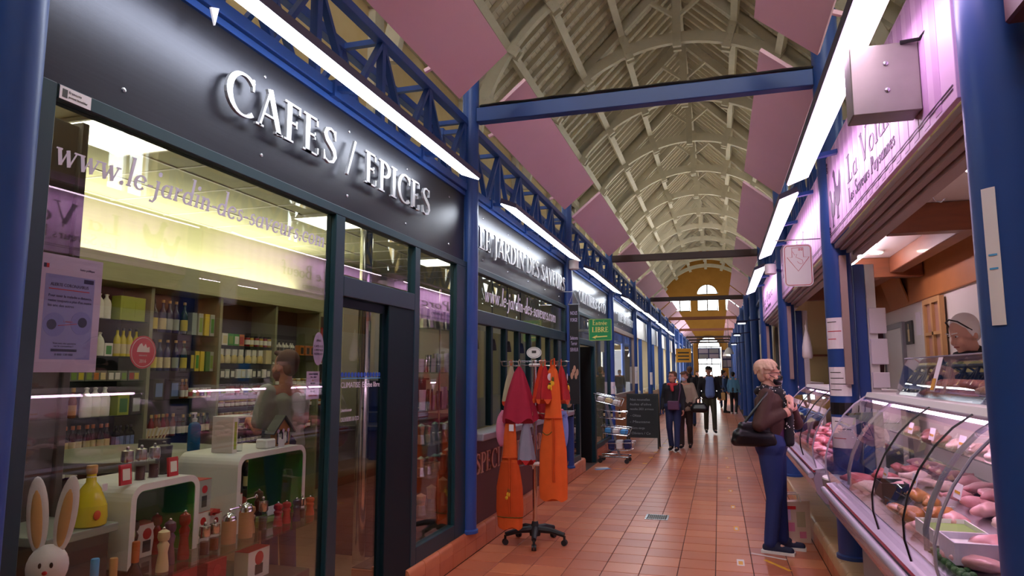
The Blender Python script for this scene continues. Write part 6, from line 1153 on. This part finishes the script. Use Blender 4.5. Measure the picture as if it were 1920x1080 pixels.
for s_, x, z, w in (('Nos nouvelles', -.27, 1.0, .42), ("huiles d'olive", -.27, .9, .45), ('recolte 2021 arrivees', -.27, .8, .5), ('- Olizza', -.26, .66, .22), ('- Maussane', -.27, .53, .42), ('- Extra vierge', -.26, .4, .3), ('Oliviers / Co', -.24, .29, .4)):
    m_ = sans(s_, ((x, -.0085, z), (1, 0, 0), (.12, 0, 1), (0, -1, 0)), .07, .001, w); m_.xf(tilt); obj('chalk_line', m_, 'chalk', t)
t = thing('entry_sign', 'green sign with yellow letters Entree LIBRE and an arrow', 'sign', (-1.86, 10.24, 2.07)); obj('plate', MB().prism(rr(.35, .33, .02), FCt, -.005, .005), 'green_sign', t); obj('border', MB().tube([(a, -.006, b) for a, b in rr(.35, .33, .02, .008)], .002, 5, True), 'yellow_ink', t)
[obj('letter', m_, 'yellow_ink', t) for c, m_ in letters('Entree', ((.06, -.005, .235), (1, 0, 0), (0, 0, 1), (0, -1, 0)), .08, 0, .002, width=.22)]; obj('accent', MB().bar((.222, -.006, .282), (.238, -.006, .298), .002, .008, (0, -1, 0)), 'yellow_ink', t)
[obj('letter', m_, 'yellow_ink', t) for c, m_ in letters('LIBRE', ((.05, -.005, .13), (1, 0, 0), (0, 0, 1), (0, -1, 0)), .075, 0, .002, width=.25)]; obj('arrow', MB().prism([(.05, .05), (.11, .03), (.1, .048), (.28, .06), (.28, .075), (.12, .066), (.13, .085)][::-1], FCt, .005, .007), 'yellow_ink', t); obj('bracket', MB().box(-.262, 0, -.006, .006, .14, .18), 'steel', t)
mat('banner_black', '#1b161b', .7)
t = thing('hanging_banner', 'narrow black printed banner hanging on a wire by the column', 'banner', (-2.06, 9.78, 1.15)); obj('cloth', MB().box(0, .135, -.004, .004, 0, 1.42), 'banner_black', t); obj('top_bar', MB().cyl((-.015, 0, 1.43), (.155, 0, 1.43), .009, n=8), 'steel', t); obj('hook_arm', MB().bar((.07, 0, 1.62), (-.145, 0, 1.62), .012, .012), 'steel', t); obj('wire', MB().tube([(-.01, 0, 1.43), (.07, 0, 1.62), (.15, 0, 1.43)], .005, 5), 'steel', t)
for s_, z, w in (('NOUS', 1.28, .1), ('FORGE', 1.18, .1), ('Salaisons', .92, .11), ('Terroir', .84, .09), ('SERVEUR', .75, .115)): obj('lettering', sans(s_, ((.0675, -.0045, z), (1, 0, 0), (0, 0, 1), (0, -1, 0)), .075, .001, w, True), 'lilac_paper', t)
for i in range(5): obj('photo_print', MB().ell((.03+.02*i, -.005, .4+.05*(i % 3)), (.02, .002, .05), 8, 6), 'tan_letter', t)
o = obj('small_poster', MB().box(-2.22, -2.08, 10.09, 10.1, .95, 1.55), 'banner_black'); tag(o, 'dark poster with portrait under the black banner', 'poster'); obj('portrait', MB().ell((-2.15, 10.088, 1.35), (.035, .003, .05), 10, 8).ell((-2.15, 10.088, 1.18), (.06, .003, .1), 10, 8), 'tan_letter', o)
# ---------------------------------------------------------------- floor marks, drain
t = thing('floor_drain', 'square steel drain grate set in the tiles', 'drain', (-.84, 7.86, .0005)); obj('rim', MB().box(0, .25, 0, .02, 0, .004).box(0, .25, .26, .28, 0, .004).box(0, .02, .02, .26, 0, .004).box(.23, .25, .02, .26, 0, .004), 'steel', t); obj('pit', MB().box(.02, .23, .02, .26, 0, .001), 'black', t)
for i in range(9): obj('grate_bar', MB().box(.035+i*.021, .045+i*.021, .02, .26, .001, .004), 'galv', t)
for i, (x, y, dx, dy) in enumerate(((.09, 6.25, .06, .2), (.09, 7.58, .05, .2), (.08, 8.78, .05, .18), (.07, 9.95, .05, .18), (.065, 11.14, .05, .18), (.06, 12.4, .05, .16), (.05, 13.7, .05, .16), (.05, 15.2, .05, .16))):
    o = obj('floor_tape', MB().box(x, x+dx, y, y+dy, .0003, .0012), 'tape_white' if i == 0 else 'tape_yellow'); tag(o, 'worn %s tape mark in the line along the floor' % ('white' if i == 0 else 'yellow'), 'floor tape', 'floor tape line'); obj('print_mark', MB().box(x+.012, x+dx-.012, y+.03, y+dy-.06, .0012, .0016), 'tape_yellow' if i == 0 else 'tape_white', o)
for p0, p1, w, m_, lb in (((.22, 6.7), (.5, 6.55), .03, 'tape_white', 'white tape strip on the floor at the feet of the blonde woman'), ((.32, 6.5), (.5, 6.2), .035, 'tape_yellow', 'yellow tape strip slanting on the floor near the blonde woman'), ((-2.02, 11.55), (-1.8, 11.75), .09, 'tape_blue', 'bright blue tape strip on the floor by the trolley'), ((-2.05, 11.75), (-1.85, 11.85), .14, 'tape_white', 'white printed floor sticker beside the blue tape'), ((-1.75, 11.75), (-1.2, 11.8), .03, 'tape_yellow', 'thin yellow tape line on the floor by the trolley')):
    o = obj('floor_tape', MB().bar((*p0, .0008), (*p1, .0008), w, .001), m_); tag(o, lb, 'floor tape')
for i in range(6): o = obj('floor_tape', MB().box(-1.35+.02*i, -1.27+.02*i, 12.5+i*.9, 12.62+i*.9, .0003, .0012), 'tape_yellow'); tag(o, 'small yellow floor mark along the row by the trolley and chalkboard', 'floor tape', 'yellow floor marks')
mat('bag_paper', '#d8b9a8', .6, var=.15, scale=5)
t = thing('shopping_bag', 'pink printed reusable shopping bag on the floor by the kerb', 'bag', (.63, 7.3, .0005), .15)
obj('bag_body', MB().add([(-.16, -.08, 0), (.14, -.08, 0), (.14, .08, 0), (-.16, .08, 0), (-.15, -.05, .36), (.15, -.05, .38), (.15, .05, .38), (-.15, .05, .36)], [(0, 3, 2, 1), (0, 1, 5, 4), (1, 2, 6, 5), (2, 3, 7, 6), (3, 0, 4, 7), (4, 5, 6, 7)]), 'bag_paper', t)
for a, b, c, d, m_ in ((-.1, 0, .1, .18, 'glove_pink'), (.02, .1, .14, .28, 'towel_beige'), (-.12, -.03, .2, .3, 'lilac_sign'), (.04, .1, .04, .1, 'glove_pink'), (-.09, .02, .3, .33, 'red')): obj('print_patch', MB().add([(a, -.08+.03*c/.37-.002, c), (b, -.08+.03*c/.37-.002, c), (b, -.08+.03*d/.37-.002, d), (a, -.08+.03*d/.37-.002, d)], [(0, 1, 2, 3)]), m_, t)
for y in (-.05, .05): obj('handle', MB().tube([(-.07, y, .36), (-.05, y, .44), (.05, y, .44), (.07, y, .37)], .006, 6), 'white_plastic', t, True)
# ---------------------------------------------------------------- people
for n_, c_ in (('skin', '#c48a72'), ('skin_pale', '#d4a08c'), ('hair_blond', '#d6b29a'), ('hair_brown', '#5a3a28'), ('hair_dark', '#1d1613'), ('hair_grey', '#eae4e2'), ('jeans', '#1c2f6a'), ('jeans_dark', '#1b2750'), ('jacket_brown', '#452822'), ('coat_dark', '#16131c'), ('coat_trench', '#a3917f'), ('trousers_brown', '#33241f'), ('trousers_olive', '#3a3527'), ('tee_grey', '#9aa095'), ('shirt_blue', '#6f86c4'), ('denim', '#4f84a8'), ('top_purple', '#4a1a4c'), ('scarf_red', '#c2303a'), ('shoe_navy', '#1a2140'), ('shoe_dark', '#17131a'), ('sole_white', '#d9d6d2'), ('leather_black', '#101014'), ('lips', '#a8564f'), ('mask_blue', '#b4bfdc'), ('blue_sweater', '#23406e'), ('scarf_black', '#17141d')):
    mat(n_, c_, .35 if 'leather' in n_ else .75 if 'skin' not in n_ and 'lips' not in n_ else .5, var=.08, scale=12, bump=.08, bscale=60)
def remesh(mb, name, vox, it=4):
    me = mb.mesh('tmp'); o = bpy.data.objects.new('tmp', me); COL.objects.link(o)
    r = o.modifiers.new('r', 'REMESH'); r.mode = 'VOXEL'; r.voxel_size = vox; r.use_smooth_shade = True
    if it: s = o.modifiers.new('s', 'SMOOTH'); s.factor = .5; s.iterations = it
    dg = bpy.context.evaluated_depsgraph_get(); me2 = bpy.data.meshes.new_from_object(o.evaluated_get(dg)); me2.name = name
    bpy.data.objects.remove(o); me2.polygons.foreach_set('use_smooth', [True]*len(me2.polygons)); me2.materials.clear(); return me2
V = Vector
def hand(mb, w, d, nrm, side, curl=.5, s=1.0):
    """palm and five fingers from wrist w along d; nrm = palm side; side = direction of the thumb"""
    d = V(d).normalized(); nrm = (V(nrm)-d*V(nrm).dot(d)).normalized(); sd = V(side); sd = (sd-d*sd.dot(d)-nrm*sd.dot(nrm)).normalized(); w = V(w)
    for k in (-1, 0, 1): mb.cap(w+sd*k*.018*s+d*.012*s, w+sd*k*.026*s+d*.075*s, .017*s, .0145*s, 8)
    for k, (o, L) in enumerate(((.032, .068), (.011, .078), (-.011, .072), (-.031, .056))):
        p = w+d*.08*s+sd*o*s; a = 0; q = p
        for j in range(3):
            a += curl*.75; dd = d*math.cos(a)+nrm*math.sin(a); e = q+dd*L*s*(.42, .32, .26)[j]; mb.cap(q, e, (.0098, .009, .0082)[j]*s, (.009, .0082, .0072)[j]*s, 8); q = e
    p = w+sd*.026*s+d*.02*s; q = p+(sd*.75+d*.65+nrm*.3).normalized()*.042*s; mb.cap(p, q, .014*s, .0105*s, 8); mb.cap(q, q+(d*.85+sd*.2+nrm*.5*curl).normalized()*.034*s, .0105*s, .008*s, 8)
def head_parts(C, R3):
    T = lambda p: V(C)+R3 @ V(p)
    return T
def person(label, loc, rz, H=1.7, pose=None, yaw=0., nod=0., skin='skin', hair='hair_brown', hair_style='short', top='coat_dark', hem=.62, bottom='jeans', shoe='shoe_dark', sole=None, sleeves=True, vox=.012, female=True, bulk=1.0, group=None, extra=None, face=True, leg=1.0):
    s = H/1.7; pose = pose or {}; fw = .155 if female else .18
    J = dict(hipL=(.085, 0, .90), hipR=(-.085, 0, .90), kneeL=(.09, -.015, .49), kneeR=(-.09, -.015, .49), ankL=(.09, .02, .085), ankR=(-.09, .02, .085), toeL=(.105, -.15, .03), toeR=(-.105, -.15, .03),
             shL=(fw, .005, 1.385), shR=(-fw, .005, 1.385), elL=(fw+.065, .03, 1.12), elR=(-fw-.065, .03, 1.12), wrL=(fw+.075, -.06, .88), wrR=(-fw-.075, -.06, .88))
    J.update({k: v for k, v in pose.items() if k in J}); J = {k: V(v)*s for k, v in J.items()}
    lean = pose.get('lean', 0.)
    def lz(p): return p
    HC = V((0, -.005+pose.get('head_fwd', 0.), 1.575))*s
    R3 = (Matrix.Rotation(yaw, 3, 'Z') @ Matrix.Rotation(nod, 3, 'X')); T = lambda x, y, z: HC+R3 @ (V((x, y, z))*s)
    b = MB()
    b.ell(T(0, .012, .028), (.074*s, .092*s, .095*s), 16, 12, R3); b.ell(T(0, -.03, -.045), (.054*s, .06*s, .066*s), 14, 10, R3); b.cap(T(0, -.085, .012), T(0, -.104, -.018), .011*s, .0145*s, 8); b.ell(T(0, -.068, -.085), (.024*s, .02*s, .02*s), 10, 8, R3)
    for k in (-1, 1): b.ell(T(k*.076, .012, -.008), (.012*s, .02*s, .032*s), 10, 8, R3); b.ell(T(k*.036, -.06, -.03), (.024*s, .024*s, .026*s), 8, 6, R3)
    b.cap(T(0, -.076, .028), T(0, -.078, .03), .02*s, .018*s, 8)
    b.cap(V((0, .02, 1.40))*s, T(0, .012, -.06), .056*s, .05*s, 12)
    b.cap(V((-.07, 0, 1.3))*s, V((-.07, 0, 1.0))*s, .095*s, .09*s); b.cap(V((.07, 0, 1.3))*s, V((.07, 0, 1.0))*s, .095*s, .09*s); b.cap(V((-.08, 0, .95))*s, V((.08, 0, .95))*s, .1*s, .1*s); b.cap(J['shL'], J['shR'], .06*s, .06*s)
    for q in 'LR':
        b.cap(J['hip'+q], J['knee'+q], .078*s, .052*s); b.cap(J['knee'+q], J['ank'+q], .05*s, .034*s); b.cap(J['ank'+q], J['toe'+q], .034*s, .024*s)
        b.cap(J['sh'+q], J['el'+q], .045*s, .036*s); b.cap(J['el'+q], J['wr'+q], .037*s, .024*s)
        d = pose.get('hd'+q) or (J['wr'+q]-J['el'+q]); n_ = pose.get('hn'+q) or (-1 if q == 'L' else 1, 0, 0); sd = pose.get('hs'+q) or (0, -1, .1)
        hand(b, J['wr'+q], d, n_, sd, pose.get('curl'+q, .45), s)
    me = remesh(b, 'person', vox, 3); me.materials.append(M[skin])
    root = obj('person', me, None, None, True, loc); root.rotation_euler = (0, 0, rz); tag(root, label, 'person', group)
    vc = max(vox, .012)
    # trousers
    p = MB(); p.cap(V((-.075, 0, .95))*s, V((.075, 0, .95))*s, .118*s*bulk, .118*s*bulk); p.cap(V((-.075, .01, 1.02))*s, V((.075, .01, 1.02))*s, .1*s*bulk, .1*s*bulk)
    for q in 'LR': p.cap(J['hip'+q], J['knee'+q], .096*s*bulk*leg, .072*s*leg); p.cap(J['knee'+q], J['ank'+q]+V((0, 0, .01)), .072*s*leg, .062*s*leg)
    tr_ = obj('trousers', remesh(p, 'trousers', vc, 4), bottom, root)
    # top
    c = MB(); cw = .012*s
    for k in (-1, 1):
        c.cap(V((k*.075, 0, 1.30))*s, V((k*.07, .005, 1.08))*s, .108*s*bulk, .102*s*bulk); c.cap(V((k*.07, .005, 1.08))*s, V((k*.075, .005, hem*1.7+.06))*s, .104*s*bulk, .122*s*bulk)
    c.cap(J['shL']*.93, J['shR']*.93, .07*s, .07*s); c.cap(V((0, .025, 1.41))*s, V((0, .02, 1.455))*s, .07*s, .062*s)
    for q in 'LR':
        c.cap(J['sh'+q], J['el'+q], .062*s*bulk, .053*s*bulk)
        if sleeves: c.cap(J['el'+q], J['wr'+q], .053*s*bulk, .04*s)
        elif True: c.cap(J['sh'+q], J['sh'+q].lerp(J['el'+q], .8), .068*s, .066*s)
    if not sleeves:
        c = MB()
        for k in (-1, 1): c.cap(V((k*.075, 0, 1.30))*s, V((k*.07, .005, 1.08))*s, .108*s*bulk, .106*s*bulk); c.cap(V((k*.07, .005, 1.08))*s, V((k*.075, .005, hem*1.7+.06))*s, .106*s*bulk, .12*s*bulk)
        c.cap(J['shL']*.95, J['shR']*.95, .075*s, .075*s)
        for q in 'LR': c.cap(J['sh'+q], J['sh'+q].lerp(J['el'+q], .75), .07*s, .064*s)
    obj('jacket' if sleeves else 't_shirt', remesh(c, 'jacket', vc, 4), top, root)
    # shoes
    for q in 'LR':
        h = MB(); a, t_ = J['ank'+q], J['toe'+q]; heel = V((a.x, a.y+.035*s, .045*s+max(0, a.z-.085*s))); dv = V((t_.x, t_.y, max(.035*s, t_.z)))
        h.cap(heel, dv, .043*s, .036*s); h.cap(a+V((0, .01, -.02))*s, a.lerp(dv, .3), .045*s, .04*s)
        sh = obj('shoe', remesh(h, 'shoe', .01, 3), shoe, root)
        if sole:
            h = MB(); zz = max(.012*s, heel.z-.035*s); h.bar((heel.x, heel.y+.045*s, zz), (dv.x, dv.y-.04*s, zz), .084*s, .024*s); obj('sole', h, sole, sh)
    # hair
    h = MB()
    if hair_style != 'none':
        h.ell(T(0, .032, .05), (.08*s, .088*s, .084*s), 16, 12, R3); h.ell(T(0, .056, .005), (.068*s, .052*s, .075*s), 14, 10, R3); 
        if hair_style == 'receding': h.ell(T(0, .03, .06), (.084*s, .088*s, .082*s), 14, 10, R3); [h.ell(T(k*.072, .02, .02), (.014*s, .04*s, .05*s), 10, 8, R3) for k in (-1, 1)]
        if hair_style != 'receding': h.cap(T(-.036, -.052, .1), T(.04, -.05, .1), .02*s, .022*s)
        for k in (-1, 1): h.ell(T(k*.068, .012, .04), (.015*s, .035*s, .045*s), 10, 8, R3)
        if hair_style == 'bob':
            rb = random.Random(11); h.ell(T(0, .045, .075), (.09*s, .093*s, .075*s), 12, 8, R3)
            for i in range(70):                              # layered locks swept forward and down
                a = rb.uniform(-2.75, 2.75); e0 = rb.uniform(.1, 1.1); r0 = (.093, .106, .108)
                f_ = lambda a_, e_, k_: T(r0[0]*k_*math.cos(e_)*math.sin(a_), .02+r0[1]*k_*math.cos(e_)*math.cos(a_), .035+r0[2]*k_*math.sin(e_))
                if abs(a) > 2.2 and e0 < .5: continue
                low = -.25 if abs(a) < 1.2 else .15 if abs(a) < 2.1 else .42
                p0, p1, p2 = f_(a, e0+.25, 1.0), f_(a*1.05, e0, 1.05), f_(a*1.12, max(low, e0-.55), 1.04)
                h.cap(p0, p1, .012*s, .0125*s, 6); h.cap(p1, p2, .0125*s, .006*s, 6)
        if hair_style == 'fringe': h.cap(T(-.05, -.076, .075), T(.05, -.076, .075), .02*s, .02*s)
        if hair_style == 'quiff': h.cap(T(-.03, -.06, .112), T(.035, -.058, .114), .02*s, .022*s)
        if hair_style == 'bun': h.ell(T(0, .11, .02), (.04*s, .04*s, .05*s), 10, 8, R3)
        obj('hair', remesh(h, 'hair', .006 if hair_style == 'bob' else max(.009, vox*.9), 1 if hair_style == 'bob' else 2), hair, root)
    if face:
        for k in (-1, 1):
            e = obj('eye', MB().ell(T(k*.03, -.083, .02), (.011*s, .008*s, .0065*s), 10, 6, R3), 'white_plastic', root, True); obj('iris', MB().ell(T(k*.03, -.09, .02), (.005*s, .0025*s, .0055*s), 8, 6, R3), 'hair_dark', e, True)
            obj('eyebrow', MB().cap(T(k*.016, -.096, .042), T(k*.046, -.084, .043), .0045*s, .0035*s, 6), hair if hair_style != 'none' else 'hair_grey', root, True)
        obj('mouth', MB().cap(T(-.018, -.088, -.052), T(.018, -.088, -.052), .0048*s, .0048*s, 6), 'lips', root, True)
    if extra: extra(root, T, R3, s, J)
    return root
def glasses(root, T, s, m_='black'):
    g_ = MB()
    for k in (-1, 1):
        g_.tube([T(k*.034+.022*math.cos(a*PI/6), -.101, .018+.016*math.sin(a*PI/6)) for a in range(12)], .0028*s, 5, True); g_.tube([T(k*.056, -.1, .022), T(k*.08, -.04, .02), T(k*.082, .02, .012)], .0025*s, 5)
    g_.tube([T(-.012, -.103, .02), T(0, -.107, .024), T(.012, -.103, .02)], .0025*s, 5); obj('glasses', g_, m_, root, True)
def mask(root, T, R3, s, m_):
    mb = MB(); mb.ell(T(0, -.056, -.05), (.058*s, .058*s, .05*s), 14, 10, R3); mb.cap(T(0, -.1, -.02), T(0, -.092, -.07), .022*s, .024*s)
    o = obj('face_mask', remesh(mb, 'face_mask', .008, 3), m_, root)
    for k in (-1, 1): obj('ear_loop', MB().tube([T(k*.05, -.06, -.03), T(k*.074, -.01, .0), T(k*.082, .02, .015), T(k*.078, .024, -.02), T(k*.055, -.04, -.07)], .0025*s, 5), m_, o, True)
# --- blonde woman at the case
def ex_blonde(root, T, R3, s, J):
    mask(root, T, R3, s, 'leather_black'); glasses(root, T, s)
    sc = MB(); sc.tube([(.1*math.cos(a*PI/8), .01+.085*math.sin(a*PI/8), 1.43*s+.012*math.sin(a)) for a in range(16)], .042*s, 10, True); sc.cap((-.02, -.1, 1.4*s), (-.05, -.165, 1.2*s), .05*s, .045*s); sc.cap((-.05, -.165, 1.2*s), (-.06, -.16, .98*s), .048*s, .05*s); sc.cap((.03, -.1, 1.4*s), (.04, -.15, 1.15*s), .045*s, .05*s)
    me = remesh(sc, 'scarf', .012, 3); o = obj('scarf', me, 'scarf_black', root)
    rn_ = random.Random(3); vs = [v.co.copy() for v in me.vertices]; ns = [v.normal.copy() for v in me.vertices]; d = MB()
    for i in rn_.sample(range(len(vs)), 110): d.ell(vs[i], (.006, .006, .006), 6, 4)
    q = obj('scarf_dots', d, 'white_plastic', o); q['kind'] = 'stuff'
    tp = MB(); 
    for k in (-1, 1): tp.cap(V((k*.07, -.045, 1.2))*s, V((k*.075, -.03, .99))*s, .09*s, .105*s)
    obj('purple_top', remesh(tp, 'purple_top', .013, 4), 'top_purple', root)
    for q_ in 'LR':
        w = J['wr'+q_]; dv = (J['el'+q_]-w).normalized(); obj('cuff', MB().cyl(w+dv*.0, w+dv*.035, .041*s, .042*s, n=14), 'skin_pale', root, True)
wl = (.44, 6.84, 0.0005)
WJ = dict(elR=(-.27, .06, 1.135), wrR=(-.115, -.17, 1.25), hdR=(.55, -.35, .6), hnR=(.3, .9, .1), hsR=(.2, -.3, .9), curlR=.9, elL=(.2, -.2, 1.13), wrL=(.02, -.19, 1.30), hdL=(-.6, -.1, .45), hnL=(-.1, .95, 0), hsL=(0, -.2, 1), curlL=.85, kneeL=(.1, -.03, .49), ankL=(.11, -.04, .085), toeL=(.13, -.2, .03), ankR=(-.085, .03, .085), toeR=(-.1, -.13, .03))
person('blonde woman in brown jacket and black mask holding her bag strap', wl, PI/2-.2, 1.70, WJ, yaw=.1, skin='skin_pale', hair='hair_blond', hair_style='bob', top='jacket_brown', hem=.615, bottom='jeans', shoe='shoe_navy', sole='sole_white', vox=.0075, bulk=1.26, leg=1.06, extra=ex_blonde)
# her shoulder bag, hanging behind her hip
t = thing('shoulder_bag', 'black leather shoulder bag carried by the blonde woman', 'bag', (.31, 6.62, .99), .3)
bg = MB(); bg.cap((-.16, 0, .05), (.1, 0, .03), .065, .06); bg.cap((-.13, 0, .13), (.09, 0, .13), .045, .04); bg.cap((-.19, 0, .0), (.13, 0, -.01), .05, .05); obj('bag_body', remesh(bg, 'bag_body', .012, 4), 'leather_black', t)
obj('strap', MB().tube([(-.13, 0, .14), (-.02, -.02, .28), (.09, -.02, .42), (.14, .03, .475), (.19, .1, .42), (.17, .1, .28), (.1, .03, .13)], .012, 8), 'leather_black', t, True)
# --- man in the coffee shop
def ex_beard(root, T, R3, s, J):
    m_ = MB(); m_.ell(T(0, -.03, -.062), (.06*s, .062*s, .052*s), 14, 10, R3); m_.cap(T(-.052, -.0, -.02), T(-.04, -.05, -.06), .018*s, .022*s); m_.cap(T(.052, -.0, -.02), T(.04, -.05, -.06), .018*s, .022*s); obj('beard', remesh(m_, 'beard', .009, 2), 'hair_brown', root)
    obj('chest_print', MB().ell((.05, -.118*s, 1.26*s), (.02, .004, .025), 8, 6), 'lab_cream', root, True)
person('bearded man in grey t-shirt clasping his hands inside the coffee shop', (-3.22, 4.62, .0125), -PI/2-.15, 1.76, dict(elL=(.22, -.03, 1.12), wrL=(.06, -.27, 1.17), hdL=(-.8, -.5, .15), hnL=(-.2, .9, 0), hsL=(0, 0, 1), elR=(-.22, -.03, 1.12), wrR=(-.05, -.28, 1.13), hdR=(.8, -.5, .2), hnR=(.2, .9, .1), hsR=(0, 0, 1), curlL=.7, curlR=.7), yaw=0., nod=-.05, hair='hair_brown', hair_style='short', top='tee_grey', sleeves=False, hem=.57, bottom='jeans_dark', female=False, vox=.0085, extra=ex_beard)
# --- butcher behind the counter
def ex_butcher(root, T, R3, s, J):
    obj('raised_glasses', MB().tube([T(-.08, .0, .03), T(-.05, -.05, .11), T(0, -.06, .13), T(.05, -.05, .11), T(.08, .0, .03)], .005*s, 6), 'black', root, True)
    m_ = MB(); m_.tube([(.11*math.cos(a*PI/8), .01+.09*math.sin(a*PI/8), 1.44*s) for a in range(16)], .03*s, 8, True); obj('collar', m_, 'scarf_black', root, True)
person('white haired man in dark jacket looking down behind the poultry counter', (1.68, 5.45, .206), -PI/2+.45, 1.78, dict(elL=(.24, -.02, 1.14), wrL=(.1, -.2, 1.29), elR=(-.24, -.02, 1.14), wrR=(-.1, -.2, 1.29), head_fwd=-.05), nod=.38, skin='skin_pale', hair='hair_grey', hair_style='receding', top='coat_dark', bottom='coat_dark', female=False, vox=.009, bulk=1.12, extra=ex_butcher)
# --- women walking towards the viewer
def ex_red(root, T, R3, s, J):
    glasses(root, T, s); sc = MB(); sc.tube([(.085*math.cos(a*PI/8), .005+.08*math.sin(a*PI/8), 1.42*s) for a in range(16)], .035*s, 8, True); sc.cap((0, -.1, 1.4*s), (.02, -.13, 1.3*s), .045, .035); obj('scarf', remesh(sc, 'scarf', .014, 3), 'scarf_red', root)
person('short haired woman in dark coat, red scarf and blue jeans walking', (-.93, 14.7, .0005), -.15, 1.62, dict(ankL=(.08, -.1, .09), kneeL=(.085, -.06, .49), toeL=(.09, -.27, .05), ankR=(-.08, .1, .1), toeR=(-.09, -.05, .03)), yaw=-.55, hair='hair_brown', hair_style='short', top='coat_dark', hem=.53, bottom='jeans_dark', bulk=1.1, vox=.011, extra=ex_red)
t = thing('crossbody_bag', 'small purple grey crossbody bag on the woman with red scarf', 'bag', (-.9, 14.50, .86), -.15); obj('bag_body', MB().box(-.13, .1, -.035, .035, -.02, .16, .015), 'plum', t); obj('strap', MB().tube([(.09, 0, .15), (.13, .02, .4), (.1, .1, .58), (.02, .18, .62)], .01, 6), 'plum', t, True)
person('woman in beige trench coat and pale blue mask beside the red scarf woman', (-.72, 15.35, .0005), -.1, 1.62, dict(elR=(-.25, 0, 1.12), wrR=(-.12, -.2, 1.18), elL=(.24, .02, 1.12), wrL=(.22, -.14, 1.0), curlL=.9, ankR=(-.08, -.08, .09), toeR=(-.09, -.24, .04), ankL=(.08, .1, .1), toeL=(.09, -.05, .03)), yaw=-.35, hair='hair_brown', hair_style='fringe', top='coat_trench', hem=.5, bottom='trousers_brown', bulk=1.12, vox=.011, extra=lambda r, T, R3, s, J: mask(r, T, R3, s, 'mask_blue'))
t = thing('handbag', 'round black handbag carried by the woman in the trench coat', 'bag', (-.42, 15.12, .78)); b_ = MB(); b_.cap((-.1, 0, .06), (.1, 0, .06), .09, .09); b_.cap((-.08, 0, .12), (.08, 0, .12), .07, .07); obj('bag_body', remesh(b_, 'bag_body', .014, 4), 'leather_black', t); obj('handle', MB().tube([(-.07, 0, .17), (-.06, 0, .26), (.0, 0, .29), (.06, 0, .26), (.07, 0, .17)], .01, 6), 'leather_black', t, True)
# --- man in cap
def ex_cap(root, T, R3, s, J):
    c = MB(); c.ell(T(0, .02, .075), (.088*s, .1*s, .062*s), 14, 10, R3); c.ell(T(0, -.1, .055), (.07*s, .075*s, .012*s), 12, 6, R3); obj('cap', remesh(c, 'cap', .01, 2), 'leather_black', root)
    sh = MB()
    sh.cap((-.02, -.06, 1.36*s), (-.02, -.075, .98*s), .085*s, .105*s); sh.cap((.05, -.06, 1.36*s), (.05, -.075, .98*s), .08*s, .1*s); obj('shirt', remesh(sh, 'shirt', .014, 4), 'shirt_blue', root)
person('man in black cap, open dark jacket and blue shirt walking', (-.27, 19.3, .0005), 0.1, 1.76, dict(ankL=(.1, -.14, .1), kneeL=(.1, -.1, .5), toeL=(.11, -.3, .05), ankR=(-.09, .1, .1), toeR=(-.1, -.06, .03)), yaw=-.1, hair='hair_dark', top='coat_dark', hem=.52, bottom='trousers_olive', female=False, bulk=1.1, vox=.013, extra=ex_cap)
# --- people further away
person('person in long dark coat walking away behind the trench coat', (-.85, 21.5, .0005), PI+.1, 1.78, dict(ankL=(.09, -.1, .1), toeL=(.1, -.26, .05)), hair='hair_brown', top='coat_dark', hem=.42, bottom='jeans_dark', female=False, bulk=1.1, vox=.016, face=False)
person('dark haired woman in denim jacket standing with back turned far away', (.52, 28.2, .0005), PI-.3, 1.62, dict(ankR=(-.1, .12, .09), toeR=(-.1, -.06, .03)), hair='hair_dark', hair_style='bun', top='denim', hem=.52, bottom='leather_black', shoe='sole_white', vox=.018, face=False)
person('dark haired person in navy sweater beside the denim jacket woman', (.2, 28.9, .0005), PI/2, 1.68, None, hair='hair_dark', top='blue_sweater', hem=.5, bottom='black_soft', female=False, vox=.018, face=False)
person('masked person in dark jacket far down the aisle', (.15, 33.0, .0005), 0, 1.72, None, hair='hair_dark', top='coat_dark', hem=.5, bottom='jeans_dark', female=False, vox=.02, face=False, extra=lambda r, T, R3, s, J: mask(r, T, R3, s, 'mask_blue'))
person('small far person in dark clothes near the bright doorway', (-.6, 46.0, .0005), 0, 1.72, None, hair='hair_dark', top='coat_dark', hem=.5, bottom='jeans_dark', female=False, vox=.024, face=False)
person('small far person in pale scarf near the far stalls', (-1.05, 36.0, .0005), .3, 1.66, None, hair='hair_brown', top='jacket_brown', hem=.5, bottom='jeans_dark', vox=.024, face=False)
t = thing('tote_bag', 'tan tote bag held by the person in navy sweater', 'bag', (.05, 28.75, .5)); obj('bag_body', MB().box(-.16, .16, -.05, .05, 0, .3, .02), 'far_wood', t); obj('handle', MB().tube([(-.08, 0, .3), (-.06, 0, .42), (.06, 0, .42), (.08, 0, .3)], .01, 6), 'far_wood', t, True)
for o in PROTO: kill(o)
bpy.context.view_layer.update()
